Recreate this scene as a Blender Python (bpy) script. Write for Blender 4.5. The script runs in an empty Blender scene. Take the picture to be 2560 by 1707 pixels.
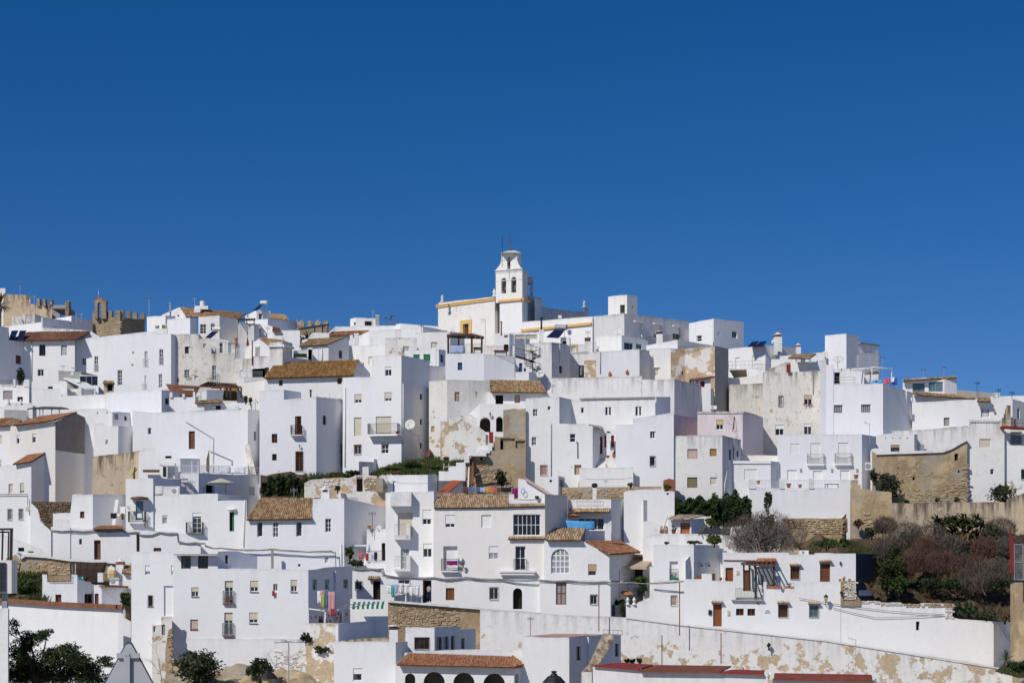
import bpy,math,random
from mathutils import Vector,Matrix
random.seed(7)
R=random.Random(11)
F,HY,K=4400.0,1480.0,4.704  # focal length in photo pixels, horizon row, zoom of the survey sheets
rad=math.radians
scn=bpy.context.scene
COL=scn.collection

# ---------------------------------------------------------------- camera, sky, sun, exposure
cam=bpy.data.objects.new('camera',bpy.data.cameras.new('camera'));COL.objects.link(cam)
cam.location=(0,0,0);cam.rotation_euler=(rad(90),0,0)
cam.data.sensor_width=36;cam.data.lens=F/2560*36
cam.data.shift_y=(HY-853.5)/2560
cam.data.clip_start=0.5;cam.data.clip_end=9000
scn.camera=cam
SUN_EL,SUN_AZ=rad(39),rad(37)  # azimuth: to the left, behind the camera
to_sun=Vector((-math.sin(SUN_AZ)*math.cos(SUN_EL),-math.cos(SUN_AZ)*math.cos(SUN_EL),math.sin(SUN_EL)))
w=bpy.data.worlds.new('World');scn.world=w;w.use_nodes=True
nt=w.node_tree;nt.nodes.clear()
out=nt.nodes.new('ShaderNodeOutputWorld');bg=nt.nodes.new('ShaderNodeBackground')
sky=nt.nodes.new('ShaderNodeTexSky');sky.sky_type='NISHITA';sky.sun_disc=False
sky.sun_elevation=SUN_EL;sky.sun_rotation=math.atan2(to_sun.x,to_sun.y)%(2*math.pi)
sky.altitude=300;sky.air_density=1.0;sky.dust_density=0.0;sky.ozone_density=3.0
tc=nt.nodes.new('ShaderNodeTexCoord');mp=nt.nodes.new('ShaderNodeMapping')
mp.inputs['Scale'].default_value=(1,1,1.3);mp.inputs['Location'].default_value=(0,0,0.06)
nrm=nt.nodes.new('ShaderNodeVectorMath');nrm.operation='NORMALIZE'
tint=nt.nodes.new('ShaderNodeMix');tint.data_type='RGBA';tint.blend_type='MULTIPLY'
tint.inputs[0].default_value=1.0;tint.inputs[7].default_value=(0.90,0.73,0.86,1)
L=nt.links.new
L(tc.outputs['Generated'],mp.inputs['Vector']);L(mp.outputs[0],nrm.inputs[0]);L(nrm.outputs[0],sky.inputs['Vector'])
hs=nt.nodes.new('ShaderNodeHueSaturation');hs.inputs['Saturation'].default_value=1.4;L(sky.outputs[0],hs.inputs['Color']);L(hs.outputs[0],tint.inputs[6]);L(tint.outputs[2],bg.inputs['Color']);L(bg.outputs[0],out.inputs['Surface'])
bg.inputs['Strength'].default_value=0.092
sun=bpy.data.objects.new('sun',bpy.data.lights.new('sun','SUN'));COL.objects.link(sun)
sun.data.energy=3.55;sun.data.angle=rad(0.5);sun.data.color=(1.0,0.945,0.86)
sun.rotation_euler=(-to_sun).to_track_quat('-Z','Y').to_euler();sun.location=to_sun*300
vs=scn.view_settings
scn.display_settings.display_device='sRGB'
vs.view_transform='Standard';vs.look='None';vs.gamma=1;vs.exposure=0;vs.use_curve_mapping=False
scn.cycles.max_bounces=7;scn.cycles.diffuse_bounces=5;scn.cycles.glossy_bounces=2
scn.cycles.transparent_max_bounces=4;scn.cycles.caustics_reflective=False;scn.cycles.caustics_refractive=False

# ---------------------------------------------------------------- materials
class NB:
 def __init__(s,name):
  s.m=bpy.data.materials.new(name);s.m.use_nodes=True;s.t=s.m.node_tree
  s.b=s.t.nodes['Principled BSDF']
  s.geo=s.n('ShaderNodeNewGeometry')
 def n(s,t,**kw):
  x=s.t.nodes.new(t)
  for k,v in kw.items():setattr(x,k,v)
  return x
 def l(s,a,b):s.t.links.new(a,b)
 def noise(s,scale,detail=4,rough=.55,stretch=None,off=0):
  n=s.n('ShaderNodeTexNoise');n.inputs['Scale'].default_value=scale
  n.inputs['Detail'].default_value=detail;n.inputs['Roughness'].default_value=rough
  m=s.n('ShaderNodeMapping');m.inputs['Scale'].default_value=stretch or(1,1,1)
  m.inputs['Location'].default_value=(off,off*1.7,off*.6)
  s.l(s.geo.outputs['Position'],m.inputs['Vector']);s.l(m.outputs[0],n.inputs['Vector'])
  return n.outputs[0]
 def ramp(s,v,a,b,lo=0.,hi=1.):
  r=s.n('ShaderNodeMapRange');r.inputs[1].default_value=a;r.inputs[2].default_value=b
  r.inputs[3].default_value=lo;r.inputs[4].default_value=hi;s.l(v,r.inputs[0]);return r.outputs[0]
 def mul(s,a,b):
  x=s.n('ShaderNodeMath',operation='MULTIPLY')
  for i,v in enumerate((a,b)):
   if isinstance(v,(int,float)):x.inputs[i].default_value=v
   else:s.l(v,x.inputs[i])
  return x.outputs[0]
 def mix(s,f,a,b):
  x=s.n('ShaderNodeMix',data_type='RGBA')
  if isinstance(f,(int,float)):x.inputs[0].default_value=f
  else:s.l(f,x.inputs[0])
  for i,v in((6,a),(7,b)):
   if isinstance(v,tuple):x.inputs[i].default_value=(*v,1)
   else:s.l(v,x.inputs[i])
  return x.outputs[2]
 def done(s,col,rough=.9,bump=None,bs=.4,bd=.03,spec=.2):
  if isinstance(col,tuple):s.b.inputs['Base Color'].default_value=(*col,1)
  else:s.l(col,s.b.inputs['Base Color'])
  s.b.inputs['Roughness'].default_value=rough
  s.b.inputs['Specular IOR Level'].default_value=spec
  if bump is not None:
   b=s.n('ShaderNodeBump');b.inputs['Strength'].default_value=bs;b.inputs['Distance'].default_value=bd
   s.l(bump,b.inputs['Height']);s.l(b.outputs[0],s.b.inputs['Normal'])
  return s.m

def stucco(name,base,mott=.05,streak=.25,spot=.1,peel=0.,peelh=0.,tan=(.36,.27,.17),wob=.5,off=0.,dirtc=(.30,.29,.27)):
 """limewashed render: mottling, runs of dirt under the top edge, specks, patches where the coat has come off"""
 k=NB(name)
 uv=k.n('ShaderNodeUVMap');uv.uv_map='edge'
 sp=k.n('ShaderNodeSeparateXYZ');k.l(uv.outputs[0],sp.inputs[0])
 c=k.mix(k.ramp(k.noise(.22,5,.6,off=off),.35,.7),base,tuple(x*(1-mott*1.6)for x in base))
 c=k.mix(k.ramp(k.noise(1.7,4,.6,off=off+3),.45,.75,0,mott*5),c,tuple(x*.86*y for x,y in zip(base,(1,.985,.95))))
 top=k.ramp(sp.outputs[0],0,2.6,1,0)
 st=k.mul(k.ramp(k.noise(1.6,6,.65,(1,1,.11),off+9),.46,.66),top)
 c=k.mix(k.mul(st,streak),c,dirtc)
 edge=k.mul(k.ramp(sp.outputs[0],0,.35,1,0),k.ramp(k.noise(1.1,6,.7,off=off+4),.4,.7))
 c=k.mix(k.mul(edge,min(1,streak*1.6+.12)),c,dirtc)
 c=k.mix(k.mul(k.ramp(k.noise(2.1,10,.8,(1,1,.6),off+5),.545,.64),spot),c,dirtc)
 bump=k.noise(4.5,5,.6)
 if peel>0:
  n=k.noise(.55,9,.68,off=off+2)
  if peelh:
   low=k.ramp(sp.outputs[1],0,peelh,.11,-.10)
   a=k.n('ShaderNodeMath',operation='ADD');k.l(n,a.inputs[0]);k.l(low,a.inputs[1]);n=a.outputs[0]
  t0=.655-peel*.36
  msk=k.ramp(n,t0,t0+.02)
  tc=k.mix(k.ramp(k.noise(1.3,6,.7,off=1),.35,.7),tan,tuple(x*1.35 for x in tan))
  tc=k.mix(k.ramp(k.noise(5,6,.7,off=6),.5,.7,0,.6),tc,tuple(x*.55 for x in tan))
  c=k.mix(msk,c,tc)
  d=k.n('ShaderNodeMath',operation='SUBTRACT');k.l(bump,d.inputs[0]);k.l(msk,d.inputs[1]);bump=d.outputs[0]
 big=k.noise(.9,3,.5)
 a=k.n('ShaderNodeMath',operation='MULTIPLY_ADD');k.l(big,a.inputs[0]);a.inputs[1].default_value=2.2*wob;k.l(bump,a.inputs[2])
 return k.done(c,.93,a.outputs[0],.4,.05,.1)

def earth(name,base,var=.5,scale=1.2,bump=1.,courses=False,grey=None):
 k=NB(name)
 c=k.mix(k.ramp(k.noise(scale*.3,5,.6),.35,.68),tuple(x*(1-var*.5)for x in base),tuple(min(1,x*(1+var*.4))for x in base))
 c=k.mix(k.ramp(k.noise(scale*4,8,.75,(1,1,2.2)),.48,.7,0,.75),c,tuple(x*.45 for x in base))
 c=k.mix(k.ramp(k.noise(scale*2.2,6,.7,off=8),.6,.72,0,.6),c,tuple(min(1,x*1.7)for x in base))
 c=k.mix(k.ramp(k.noise(.5,7,.75,(1,1,.3),11),.46,.62,0,.55),c,tuple(x*.55 for x in base));c=k.mix(k.ramp(k.noise(.45,6,.7,off=21),.5,.6,0,.6),c,tuple(min(1,x*1.45)for x in base))
 if grey:c=k.mix(k.ramp(k.noise(.35,5,.6,off=5),.48,.62,0,.8),c,grey)
 h=k.noise(scale*3,9,.75,(1,1,2.4))
 return k.done(c,.95,h,.8*bump,.12,.1)

def plain(name,col,rough=.7,var=.12,scale=3.,metal=0.,spec=.3,rnd=0.,stretch=None):
 k=NB(name)
 c=k.mix(k.ramp(k.noise(scale,5,.6,stretch),.3,.7),tuple(x*(1-var)for x in col),tuple(min(1,x*(1+var))for x in col))
 if rnd:
  oi=k.n('ShaderNodeObjectInfo')
  c=k.mix(k.mul(oi.outputs['Random'],rnd),c,tuple(x*.3 for x in col))
 k.b.inputs['Metallic'].default_value=metal
 return k.done(c,rough,None,spec=spec)

def tilemat(name,cols,lichen=.4,lich=(.30,.20,.06)):
 """fired clay: every tile its own tone, lichen and soot in patches"""
 k=NB(name)
 oi=k.n('ShaderNodeObjectInfo');g=k.geo
 a=k.n('ShaderNodeMath',operation='ADD');k.l(oi.outputs['Random'],a.inputs[0]);k.l(g.outputs['Random Per Island'],a.inputs[1])
 fr=k.n('ShaderNodeMath',operation='FRACT');k.l(a.outputs[0],fr.inputs[0])
 r=k.n('ShaderNodeValToRGB');e=r.color_ramp.elements;r.color_ramp.interpolation='CONSTANT'
 while len(e)<len(cols):e.new(.5)
 for i,c in enumerate(cols):e[i].position=i/len(cols);e[i].color=(*c,1)
 k.l(fr.outputs[0],r.inputs[0])
 c=k.mix(k.ramp(k.noise(1.2,6,.7),.45,.65,0,lichen),r.outputs[0],lich)
 c=k.mix(k.ramp(k.noise(7,6,.7,off=2),.52,.72,0,.65),c,(.05,.04,.03))
 return k.done(c,.9,k.noise(14,4,.6),.3,.02,.15)

M={}
M['white']=stucco('limewash',(.80,.797,.79),.03,.16,.08,off=1)
M['white2']=stucco('limewash_cool',(.785,.787,.80),.03,.18,.08,off=17)
M['soft']=stucco('limewash_soft',(.80,.793,.775),.03,.25,.12,off=31)
M['cream']=stucco('limewash_cream',(.80,.775,.735),.025,.2,.08,off=47)
M['dirty']=stucco('limewash_dirty',(.785,.775,.75),.05,.8,.38,off=59,wob=.8)
M['vdirty']=stucco('limewash_weathered',(.73,.705,.65),.12,1.2,.8,.10,tan=(.42,.33,.22),off=71,wob=1,dirtc=(.27,.25,.22))
M['peel']=stucco('limewash_peeling',(.78,.76,.71),.08,.4,.35,.29,tan=(.40,.31,.21),off=83,wob=1)
M['peelbase']=stucco('limewash_peeling_base',(.79,.79,.78),.04,.25,.2,.12,3.2,tan=(.40,.32,.22),off=97,wob=.8)
M['peelbig']=stucco('limewash_bare_base',(.76,.745,.70),.1,.25,.3,.24,7.5,tan=(.44,.33,.20),off=12,wob=1.2)
M['tanpeel']=stucco('limewash_flaked',(.76,.73,.68),.1,.3,.2,.46,tan=(.42,.31,.20),off=23,wob=.8)
M['retain']=stucco('limewash_retaining',(.81,.795,.765),.05,.5,.35,.13,6.0,tan=(.47,.37,.25),off=5,wob=1.3)
M['church']=stucco('limewash_church',(.80,.775,.73),.06,.35,.3,.16,tan=(.55,.50,.43),off=44,wob=.5)
M['churchw']=stucco('limewash_belfry',(.80,.785,.75),.05,.30,.2,off=45,wob=.6)
M['pink']=stucco('limewash_pink',(.74,.655,.66),.05,.5,.2,off=51)
M['mauve']=stucco('limewash_mauve',(.62,.50,.55),.05,.2,.1,off=52)
M['grey']=stucco('render_grey',(.73,.725,.715),.06,.5,.3,off=61,wob=.8)
M['concrete']=stucco('render_bare',(.42,.41,.39),.15,.6,.4,off=66,wob=.6)
M['gable']=stucco('render_damp',(.30,.27,.245),.22,.4,.4,off=69,wob=.5,dirtc=(.14,.12,.10))
M['ochre']=stucco('ochre_paint',(.78,.50,.17),.04,.1,.05,off=3)
M['tan']=earth('earth_render',(.43,.325,.20),.5,.8,.8,grey=(.36,.33,.27))
M['sand']=stucco('stained_render',(.60,.48,.345),.14,1.7,.8,.12,tan=(.5,.38,.24),off=28,dirtc=(.15,.12,.09))
M['rubble']=earth('rubble_stone',(.40,.30,.19),.6,1.4,1.3)
M['castle']=earth('castle_stone',(.34,.27,.18),.5,1.2,1.3)
M['darkrub']=earth('rubble_dark',(.16,.115,.075),.6,1.6,1.2)
M['soil']=earth('dry_soil',(.105,.078,.048),.8,.8,1.)
M['ground']=earth('pale_ground',(.44,.39,.31),.5,.3,.6)
def stonemat(name,cols):
 k=NB(name);oi=k.n('ShaderNodeObjectInfo')
 a=k.n('ShaderNodeMath',operation='ADD');k.l(oi.outputs['Random'],a.inputs[0]);k.l(k.geo.outputs['Random Per Island'],a.inputs[1])
 fr=k.n('ShaderNodeMath',operation='FRACT');k.l(a.outputs[0],fr.inputs[0])
 r=k.n('ShaderNodeValToRGB');e=r.color_ramp.elements
 while len(e)<len(cols):e.new(.5)
 for i,c in enumerate(cols):e[i].position=i/(len(cols)-1);e[i].color=(*c,1)
 k.l(fr.outputs[0],r.inputs[0])
 c=k.mix(k.ramp(k.noise(5,6,.7),.5,.7,0,.6),r.outputs[0],(.14,.10,.065))
 return k.done(c,.95,k.noise(9,5,.7),.5,.04,.1)
M['stone']=stonemat('field_stone',[(.34,.25,.15),(.50,.39,.25),(.41,.30,.17),(.56,.47,.34),(.28,.20,.12)])
M['dstone']=stonemat('dark_stone',[(.13,.09,.06),(.20,.145,.095),(.26,.20,.14),(.10,.07,.05)])
M['wstone']=stonemat('limewashed_stone',[(.66,.62,.56),(.74,.72,.68),(.55,.48,.38),(.72,.68,.6)])
M['cstone']=stonemat('castle_block',[(.30,.235,.155),(.40,.32,.215),(.35,.27,.17),(.44,.37,.27)])
M['tile_old']=tilemat('clay_tile_old',[(.33,.19,.10),(.42,.29,.17),(.26,.15,.08),(.46,.35,.22),(.36,.22,.11)],.35)
M['tile_ochre']=tilemat('clay_tile_ochre',[(.30,.15,.05),(.36,.21,.08),(.24,.12,.05),(.40,.26,.12)],.65,(.30,.17,.03))
M['tile_red']=tilemat('clay_tile_red',[(.40,.17,.085),(.46,.22,.12),(.34,.13,.07),(.44,.25,.15)],.1)
M['tile_brown']=tilemat('clay_tile_brown',[(.24,.11,.07),(.29,.14,.09),(.21,.10,.065)],.15,(.2,.12,.07))
M['tile_light']=tilemat('clay_tile_light',[(.43,.28,.16),(.50,.36,.23),(.36,.21,.12),(.52,.41,.29),(.33,.23,.13)],.3,(.34,.27,.14))
M['deck']=plain('tile_gap_shade',(.16,.10,.065),.95,.3)  # slab under the tiles, coloured dark so the gaps look shaded
M['frame']=plain('white_frame',(.78,.78,.77),.5,.04)
M['wood']=plain('brown_wood',(.135,.055,.028),.6,.35,2,stretch=(14,14,.6))
M['woodl']=plain('varnished_wood',(.21,.072,.022),.5,.3,2,stretch=(12,12,.6))
M['dwood']=plain('dark_timber',(.055,.032,.022),.7,.3)
M['be']=plain('shutter_beige',(.58,.53,.42),.6,.06,rnd=.06)
M['wh']=plain('shutter_white',(.76,.76,.74),.6,.03)
M['pk']=plain('shutter_pink',(.52,.38,.34),.6,.08)
M['gn']=plain('blind_green',(.012,.16,.07),.6,.2)
M['ob']=plain('blind_olive',(.19,.17,.085),.6,.3,stretch=(12,12,.4))
M['wd']=plain('shutter_wood',(.36,.19,.06),.6,.3,stretch=(12,12,.5))
M['tn']=plain('shutter_tan',(.44,.30,.19),.6,.15)
M['yl']=plain('shutter_straw',(.60,.42,.20),.6,.1)
M['bl']=plain('blue_paint',(.03,.07,.20),.5,.2)
M['lb']=plain('pale_blue_paint',(.28,.38,.50),.5,.15)
M['sg']=plain('shutter_grey',(.30,.26,.25),.6,.1)
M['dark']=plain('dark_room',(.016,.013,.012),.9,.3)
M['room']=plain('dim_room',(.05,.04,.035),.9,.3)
def glassmat(name,a,b,rough=.08):
 k=NB(name);oi=k.n('ShaderNodeObjectInfo')
 c=k.mix(k.ramp(oi.outputs['Random'],.45,1.,0,.8),a,b)
 c=k.mix(k.ramp(k.noise(1.3,3),.45,.6),c,a)
 return k.done(c,rough,spec=.5)
M['glass']=glassmat('window_glass',(.012,.012,.014),(.10,.10,.11))
M['glassb']=glassmat('balcony_glass',(.10,.16,.19),(.14,.22,.25))
M['curtain']=glassmat('curtained_glass',(.30,.31,.33),(.45,.45,.46),.25)
M['iron']=plain('black_iron',(.02,.02,.022),.5,.2)
M['giron']=plain('grey_iron',(.32,.33,.34),.5,.2)
M['wiron']=plain('white_iron',(.72,.72,.72),.5,.05)
M['alu']=plain('aluminium',(.55,.56,.57),.4,.08,metal=.7)
M['pipe']=plain('white_pipe',(.70,.70,.69),.5,.05)
M['cable']=plain('grey_cable',(.22,.22,.22),.8,.3)
M['bcable']=plain('black_cable',(.03,.03,.032),.7,.2)
M['dish']=plain('dish_paint',(.62,.61,.58),.5,.05)
M['rust']=plain('rusty_metal',(.16,.06,.03),.9,.4)
M['panel']=plain('solar_glass',(.012,.016,.045),.12,.1,spec=.6)
M['tank']=plain('tank_white',(.72,.70,.66),.4,.05)
M['brick']=plain('red_brick',(.28,.10,.055),.9,.3)
M['redroof']=plain('red_membrane',(.26,.035,.03),.75,.25,1.5)
M['redbr']=plain('brown_membrane',(.20,.06,.035),.8,.3,1.5)
M['redp']=plain('red_paint',(.22,.02,.02),.6,.15)
M['pinkfl']=plain('pink_screed',(.48,.30,.24),.9,.15)
M['coping']=plain('clay_coping',(.22,.10,.055),.9,.35)
M['terra']=plain('terracotta',(.42,.15,.06),.8,.15)
M['steel']=plain('sign_steel',(.40,.41,.43),.5,.06,metal=.1)
M['lampgl']=plain('lantern_glass',(.42,.33,.14),.3,.15)
M['canvas']=plain('awning_canvas',(.46,.36,.25),.85,.06)
M['sheet']=plain('reed_sheet',(.50,.46,.38),.85,.1)
M['slate']=plain('grey_reed_screen',(.20,.21,.22),.8,.35,4,stretch=(.6,.6,14))
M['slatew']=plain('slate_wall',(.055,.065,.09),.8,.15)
M['bell']=plain('bronze',(.10,.08,.05),.5,.2)
M['skin']=plain('skin',(.45,.26,.18),.6,.05)
M['jeans']=plain('denim',(.02,.03,.07),.9,.2)
M['hoodie']=plain('grey_hoodie',(.32,.32,.33),.9,.15)
M['hair']=plain('dark_hair',(.02,.014,.01),.7,.2)
M['letter']=plain('black_lettering',(.02,.02,.02),.6,.1)
def cloth(name,col):M[name]=plain(name,col,.9,.12,2)
for nme,col in dict(cloth_white=(.74,.74,.76),cloth_teal=(.06,.42,.40),cloth_lilac=(.42,.40,.70),cloth_blue=(.10,.36,.68),cloth_black=(.015,.015,.02),
      cloth_red=(.36,.03,.03),cloth_purple=(.20,.012,.12),cloth_orange=(.65,.26,.02),cloth_denim=(.09,.14,.27),cloth_pink=(.55,.12,.13),
      cloth_paleblue=(.35,.42,.62),cloth_lime=(.35,.38,.10),cloth_slate=(.09,.15,.19),cloth_rose=(.50,.27,.30),cloth_royal=(.06,.14,.55),cloth_brown=(.14,.05,.03)).items():cloth(nme,col)
def leafmat(name,a,b,rnd=.5):
 k=NB(name)
 c=k.mix(k.geo.outputs['Random Per Island'],a,b)
 c=k.mix(k.ramp(k.noise(.9,4),.4,.65),c,tuple(x*.6 for x in a))
 m=k.done(c,.75,spec=.25);return m
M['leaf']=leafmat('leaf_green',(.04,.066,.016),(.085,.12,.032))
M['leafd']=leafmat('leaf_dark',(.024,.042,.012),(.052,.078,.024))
M['ruin']=earth('ruined_render',(.40,.32,.215),.7,1.1,1.2,grey=(.42,.40,.36))
M['leaff']=leafmat('leaf_fresh',(.06,.10,.015),(.11,.15,.03))
M['ivy']=leafmat('leaf_ivy',(.022,.045,.012),(.05,.085,.022))
M['olive']=leafmat('leaf_olive',(.05,.065,.03),(.085,.10,.05))
M['grass']=leafmat('grass_blade',(.05,.085,.015),(.10,.12,.035))
M['dry']=leafmat('dry_scrub',(.10,.065,.035),(.16,.11,.065))
M['palm']=leafmat('palm_frond',(.05,.07,.02),(.10,.12,.035))
M['bark']=plain('grey_bark',(.17,.145,.125),.95,.3)
M['twig']=plain('pale_twig',(.21,.175,.15),.95,.3)
M['rtwig']=plain('red_brown_twig',(.125,.066,.05),.95,.3)
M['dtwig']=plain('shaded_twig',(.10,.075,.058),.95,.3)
M['dbark']=plain('dark_bark',(.06,.045,.035),.95,.3)

# ---------------------------------------------------------------- survey geometry
OX=OY=0.
def o(x,y):
 global OX,OY
 OX,OY=x,y
def px(X):return OX+X/K
def py(Y):return OY+Y/K
def P(X,Y,D):return Vector(((px(X)-1280)/F*D,D,(HY-py(Y))/F*D))
def cvx(sx,X):return X+(sx-OX)*K
def cvy(sy,Y):return Y+(sy-OY)*K
def pts_(sx,sy,*ps):return[(cvx(sx,p[0]),cvy(sy,p[1]),*p[2:])for p in ps]  # corners read on another sheet
def wins_(sx,sy,*ws):return[(q[0],cvx(sx,q[1]),cvy(sy,q[2]),cvx(sx,q[3]),cvy(sy,q[4]),*q[5:])for q in ws]
def mpx(D):return D/F/K  # metres per survey-sheet pixel at depth D

# ---------------------------------------------------------------- mesh helpers
WL={}  # world location of every object made here
def obj(name,verts,faces,mat,parent=None,smooth=False,uv=None,org=None,kind=None):
 me=bpy.data.meshes.new(name)
 off=WL[parent.name]if parent else(org if org is not None else Vector((0,0,0)))
 me.from_pydata([(v[0]-off[0],v[1]-off[1],v[2]-off[2])for v in verts],[],faces)
 me.materials.append(M[mat]if isinstance(mat,str)else mat)
 if smooth:me.polygons.foreach_set('use_smooth',[True]*len(me.polygons))
 if uv:
  ul=me.uv_layers.new(name='edge');li=[0]*len(me.loops);me.loops.foreach_get('vertex_index',li)
  fl=[]
  for i in li:fl+=uv[i]
  ul.data.foreach_set('uv',fl)
 b=bpy.data.objects.new(name,me);COL.objects.link(b)
 if parent:b.parent=parent;WL[b.name]=Vector(off)
 else:b.location=off;WL[b.name]=Vector(off)
 if kind:b['kind']=kind
 return b
def root(name,loc,label,cat,group=None):
 b=bpy.data.objects.new(name,None);COL.objects.link(b);b.location=loc;b.empty_display_size=.2
 WL[b.name]=Vector(loc);b['label']=label;b['category']=cat
 if group:b['group']=group
 return b
def tag(b,label,cat,group=None):
 b['label']=label;b['category']=cat
 if group:b['group']=group
 return b
class MB:
 def __init__(s):s.v=[];s.f=[]
 def add(s,v,f):
  n=len(s.v);s.v+=[tuple(x)for x in v];s.f+=[[i+n for i in q]for q in f];return s
 def box(s,c,sx,sy,sz,rz=0.,ax=None):
  if ax is None:ax=(Vector((math.cos(rz),math.sin(rz),0)),Vector((-math.sin(rz),math.cos(rz),0)),Vector((0,0,1)))
  c=Vector(c);v=[]
  for k in(-1,1):
   for a,b in((-1,-1),(1,-1),(1,1),(-1,1)):v.append(c+ax[0]*(a*sx/2)+ax[1]*(b*sy/2)+ax[2]*(k*sz/2))
  return s.add(v,[(3,2,1,0),(4,5,6,7),(0,1,5,4),(1,2,6,5),(2,3,7,6),(3,0,4,7)])
 def bar(s,p,q,w,h=None):
  p,q=Vector(p),Vector(q);d=q-p;ln=d.length or 1e-6;d=d/ln
  up=Vector((0,0,1))if abs(d.z)<.95 else Vector((0,1,0))
  a=d.cross(up).normalized();b=a.cross(d)
  return s.box((p+q)/2,ln,w,h or w,ax=(d,a,b))
 def tube(s,pts,r,n=5,r2=None,cap=True):
  pts=[Vector(p)for p in pts];N=len(pts);v=[];f=[]
  ref=None
  for i,p in enumerate(pts):
   d=(pts[min(i+1,N-1)]-pts[max(i-1,0)]).normalized()
   if ref is None:ref=Vector((0,0,1))if abs(d.z)<.9 else Vector((1,0,0))
   a=d.cross(ref).normalized();b=a.cross(d)
   rr=r if r2 is None else r+(r2-r)*i/max(1,N-1)
   for k in range(n):
    t=2*math.pi*k/n;v.append(p+(a*math.cos(t)+b*math.sin(t))*rr)
  for i in range(N-1):
   for k in range(n):
    k2=(k+1)%n;f.append((i*n+k,i*n+k2,(i+1)*n+k2,(i+1)*n+k))
  if cap:f.append(tuple(range(n))[::-1]);f.append(tuple(range((N-1)*n,N*n)))
  return s.add(v,f)
 def lathe(s,c,prof,n=10,ax=None):
  c=Vector(c);ax=ax or(Vector((1,0,0)),Vector((0,1,0)),Vector((0,0,1)));v=[];f=[]
  for r,z in prof:
   for k in range(n):
    t=2*math.pi*k/n;v.append(c+ax[0]*(r*math.cos(t))+ax[1]*(r*math.sin(t))+ax[2]*z)
  for i in range(len(prof)-1):
   for k in range(n):
    k2=(k+1)%n;f.append((i*n+k,i*n+k2,(i+1)*n+k2,(i+1)*n+k))
  f.append(tuple(range(n))[::-1]);f.append(tuple(range((len(prof)-1)*n,len(prof)*n)))
  return s.add(v,f)
 def plate(s,org,u,v,n,us,vs,solid,th):
  """flat lattice with one connected skin: cells where solid(i, j) holds, th thick towards n"""
  org=Vector(org);idx={}
  def vid(i,j,k):
   key=(i,j,k)
   if key not in idx:idx[key]=len(s.v);s.v.append(tuple(org+u*us[i]+v*vs[j]+n*(k*th)))
   return idx[key]
  nu,nv=len(us)-1,len(vs)-1
  S=[[bool(solid(i,j))for j in range(nv)]for i in range(nu)]
  for i in range(nu):
   for j in range(nv):
    if not S[i][j]:continue
    s.f.append([vid(i,j,1),vid(i+1,j,1),vid(i+1,j+1,1),vid(i,j+1,1)])
    s.f.append([vid(i,j+1,0),vid(i+1,j+1,0),vid(i+1,j,0),vid(i,j,0)])
    for di,dj,a,b in((-1,0,(i,j),(i,j+1)),(1,0,(i+1,j+1),(i+1,j)),(0,-1,(i+1,j),(i,j)),(0,1,(i,j+1),(i+1,j+1))):
     ii,jj=i+di,j+dj
     if not(0<=ii<nu and 0<=jj<nv)or not S[ii][jj]:
      s.f.append([vid(*a,0),vid(*a,1),vid(*b,1),vid(*b,0)])
  return s
 def done(s,name,mat,parent=None,**k):return obj(name,s.v,s.f,mat,parent,**k)

Z=Vector((0,0,1))
class Seg:
 def __init__(s,a,b,za,zb):
  s.a,s.b,s.za,s.zb=Vector(a),Vector(b),za,zb
  d=s.b-s.a;s.ln=d.length;s.u=d/s.ln;s.n=Vector((s.u.y,-s.u.x,0))
 def uv(s,X,Y):
  d=Vector(((px(X)-1280)/F,1,(HY-py(Y))/F));t=s.n.dot(s.a)/s.n.dot(d)
  p=d*t;return(p-s.a).dot(s.u),p.z
 def at(s,u,z,out=0.):return s.a+s.u*u+s.n*out+Z*z
 def rect(s,x0,y0,x1,y1):
  xm,ym=(x0+x1)/2,(y0+y1)/2
  return s.uv(x0,ym)[0],s.uv(x1,ym)[0],s.uv(xm,y1)[1],s.uv(xm,y0)[1]
 def ztop(s,u):return s.za+(s.zb-s.za)*u/s.ln

class House:pass
def depths(D,pts):
 """depth of every surveyed corner: a number is metres behind D, 'S' a side wall turned away from the sun, 'L' level with its neighbour"""
 out=[]
 for p in pts:
  m=p[2]if len(p)>2 else 0.
  out.append(float(D+m)if isinstance(m,(int,float))else m)
 for i,m in enumerate(out):
  if isinstance(m,float):continue
  if m=='L':continue
  tn=.48 if m=='S' else m[1]
  k1,k0=(px(pts[i][0])-1280)/F,(px(pts[i-1][0])-1280)/F;d0=out[i-1]
  tt=tn+max(0,k1)*.75
  out[i]=d0+max(.3,(k1-k0)*d0/max(.1,tt-k1))
 for i in range(len(out)-1,-1,-1):
  if out[i]=='L':
   j=i+1;h0,h1=HY-py(pts[i][1]),HY-py(pts[j][1]);out[i]=out[j]*min(1.04,max(.97,h1/h0))
 return out

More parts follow.
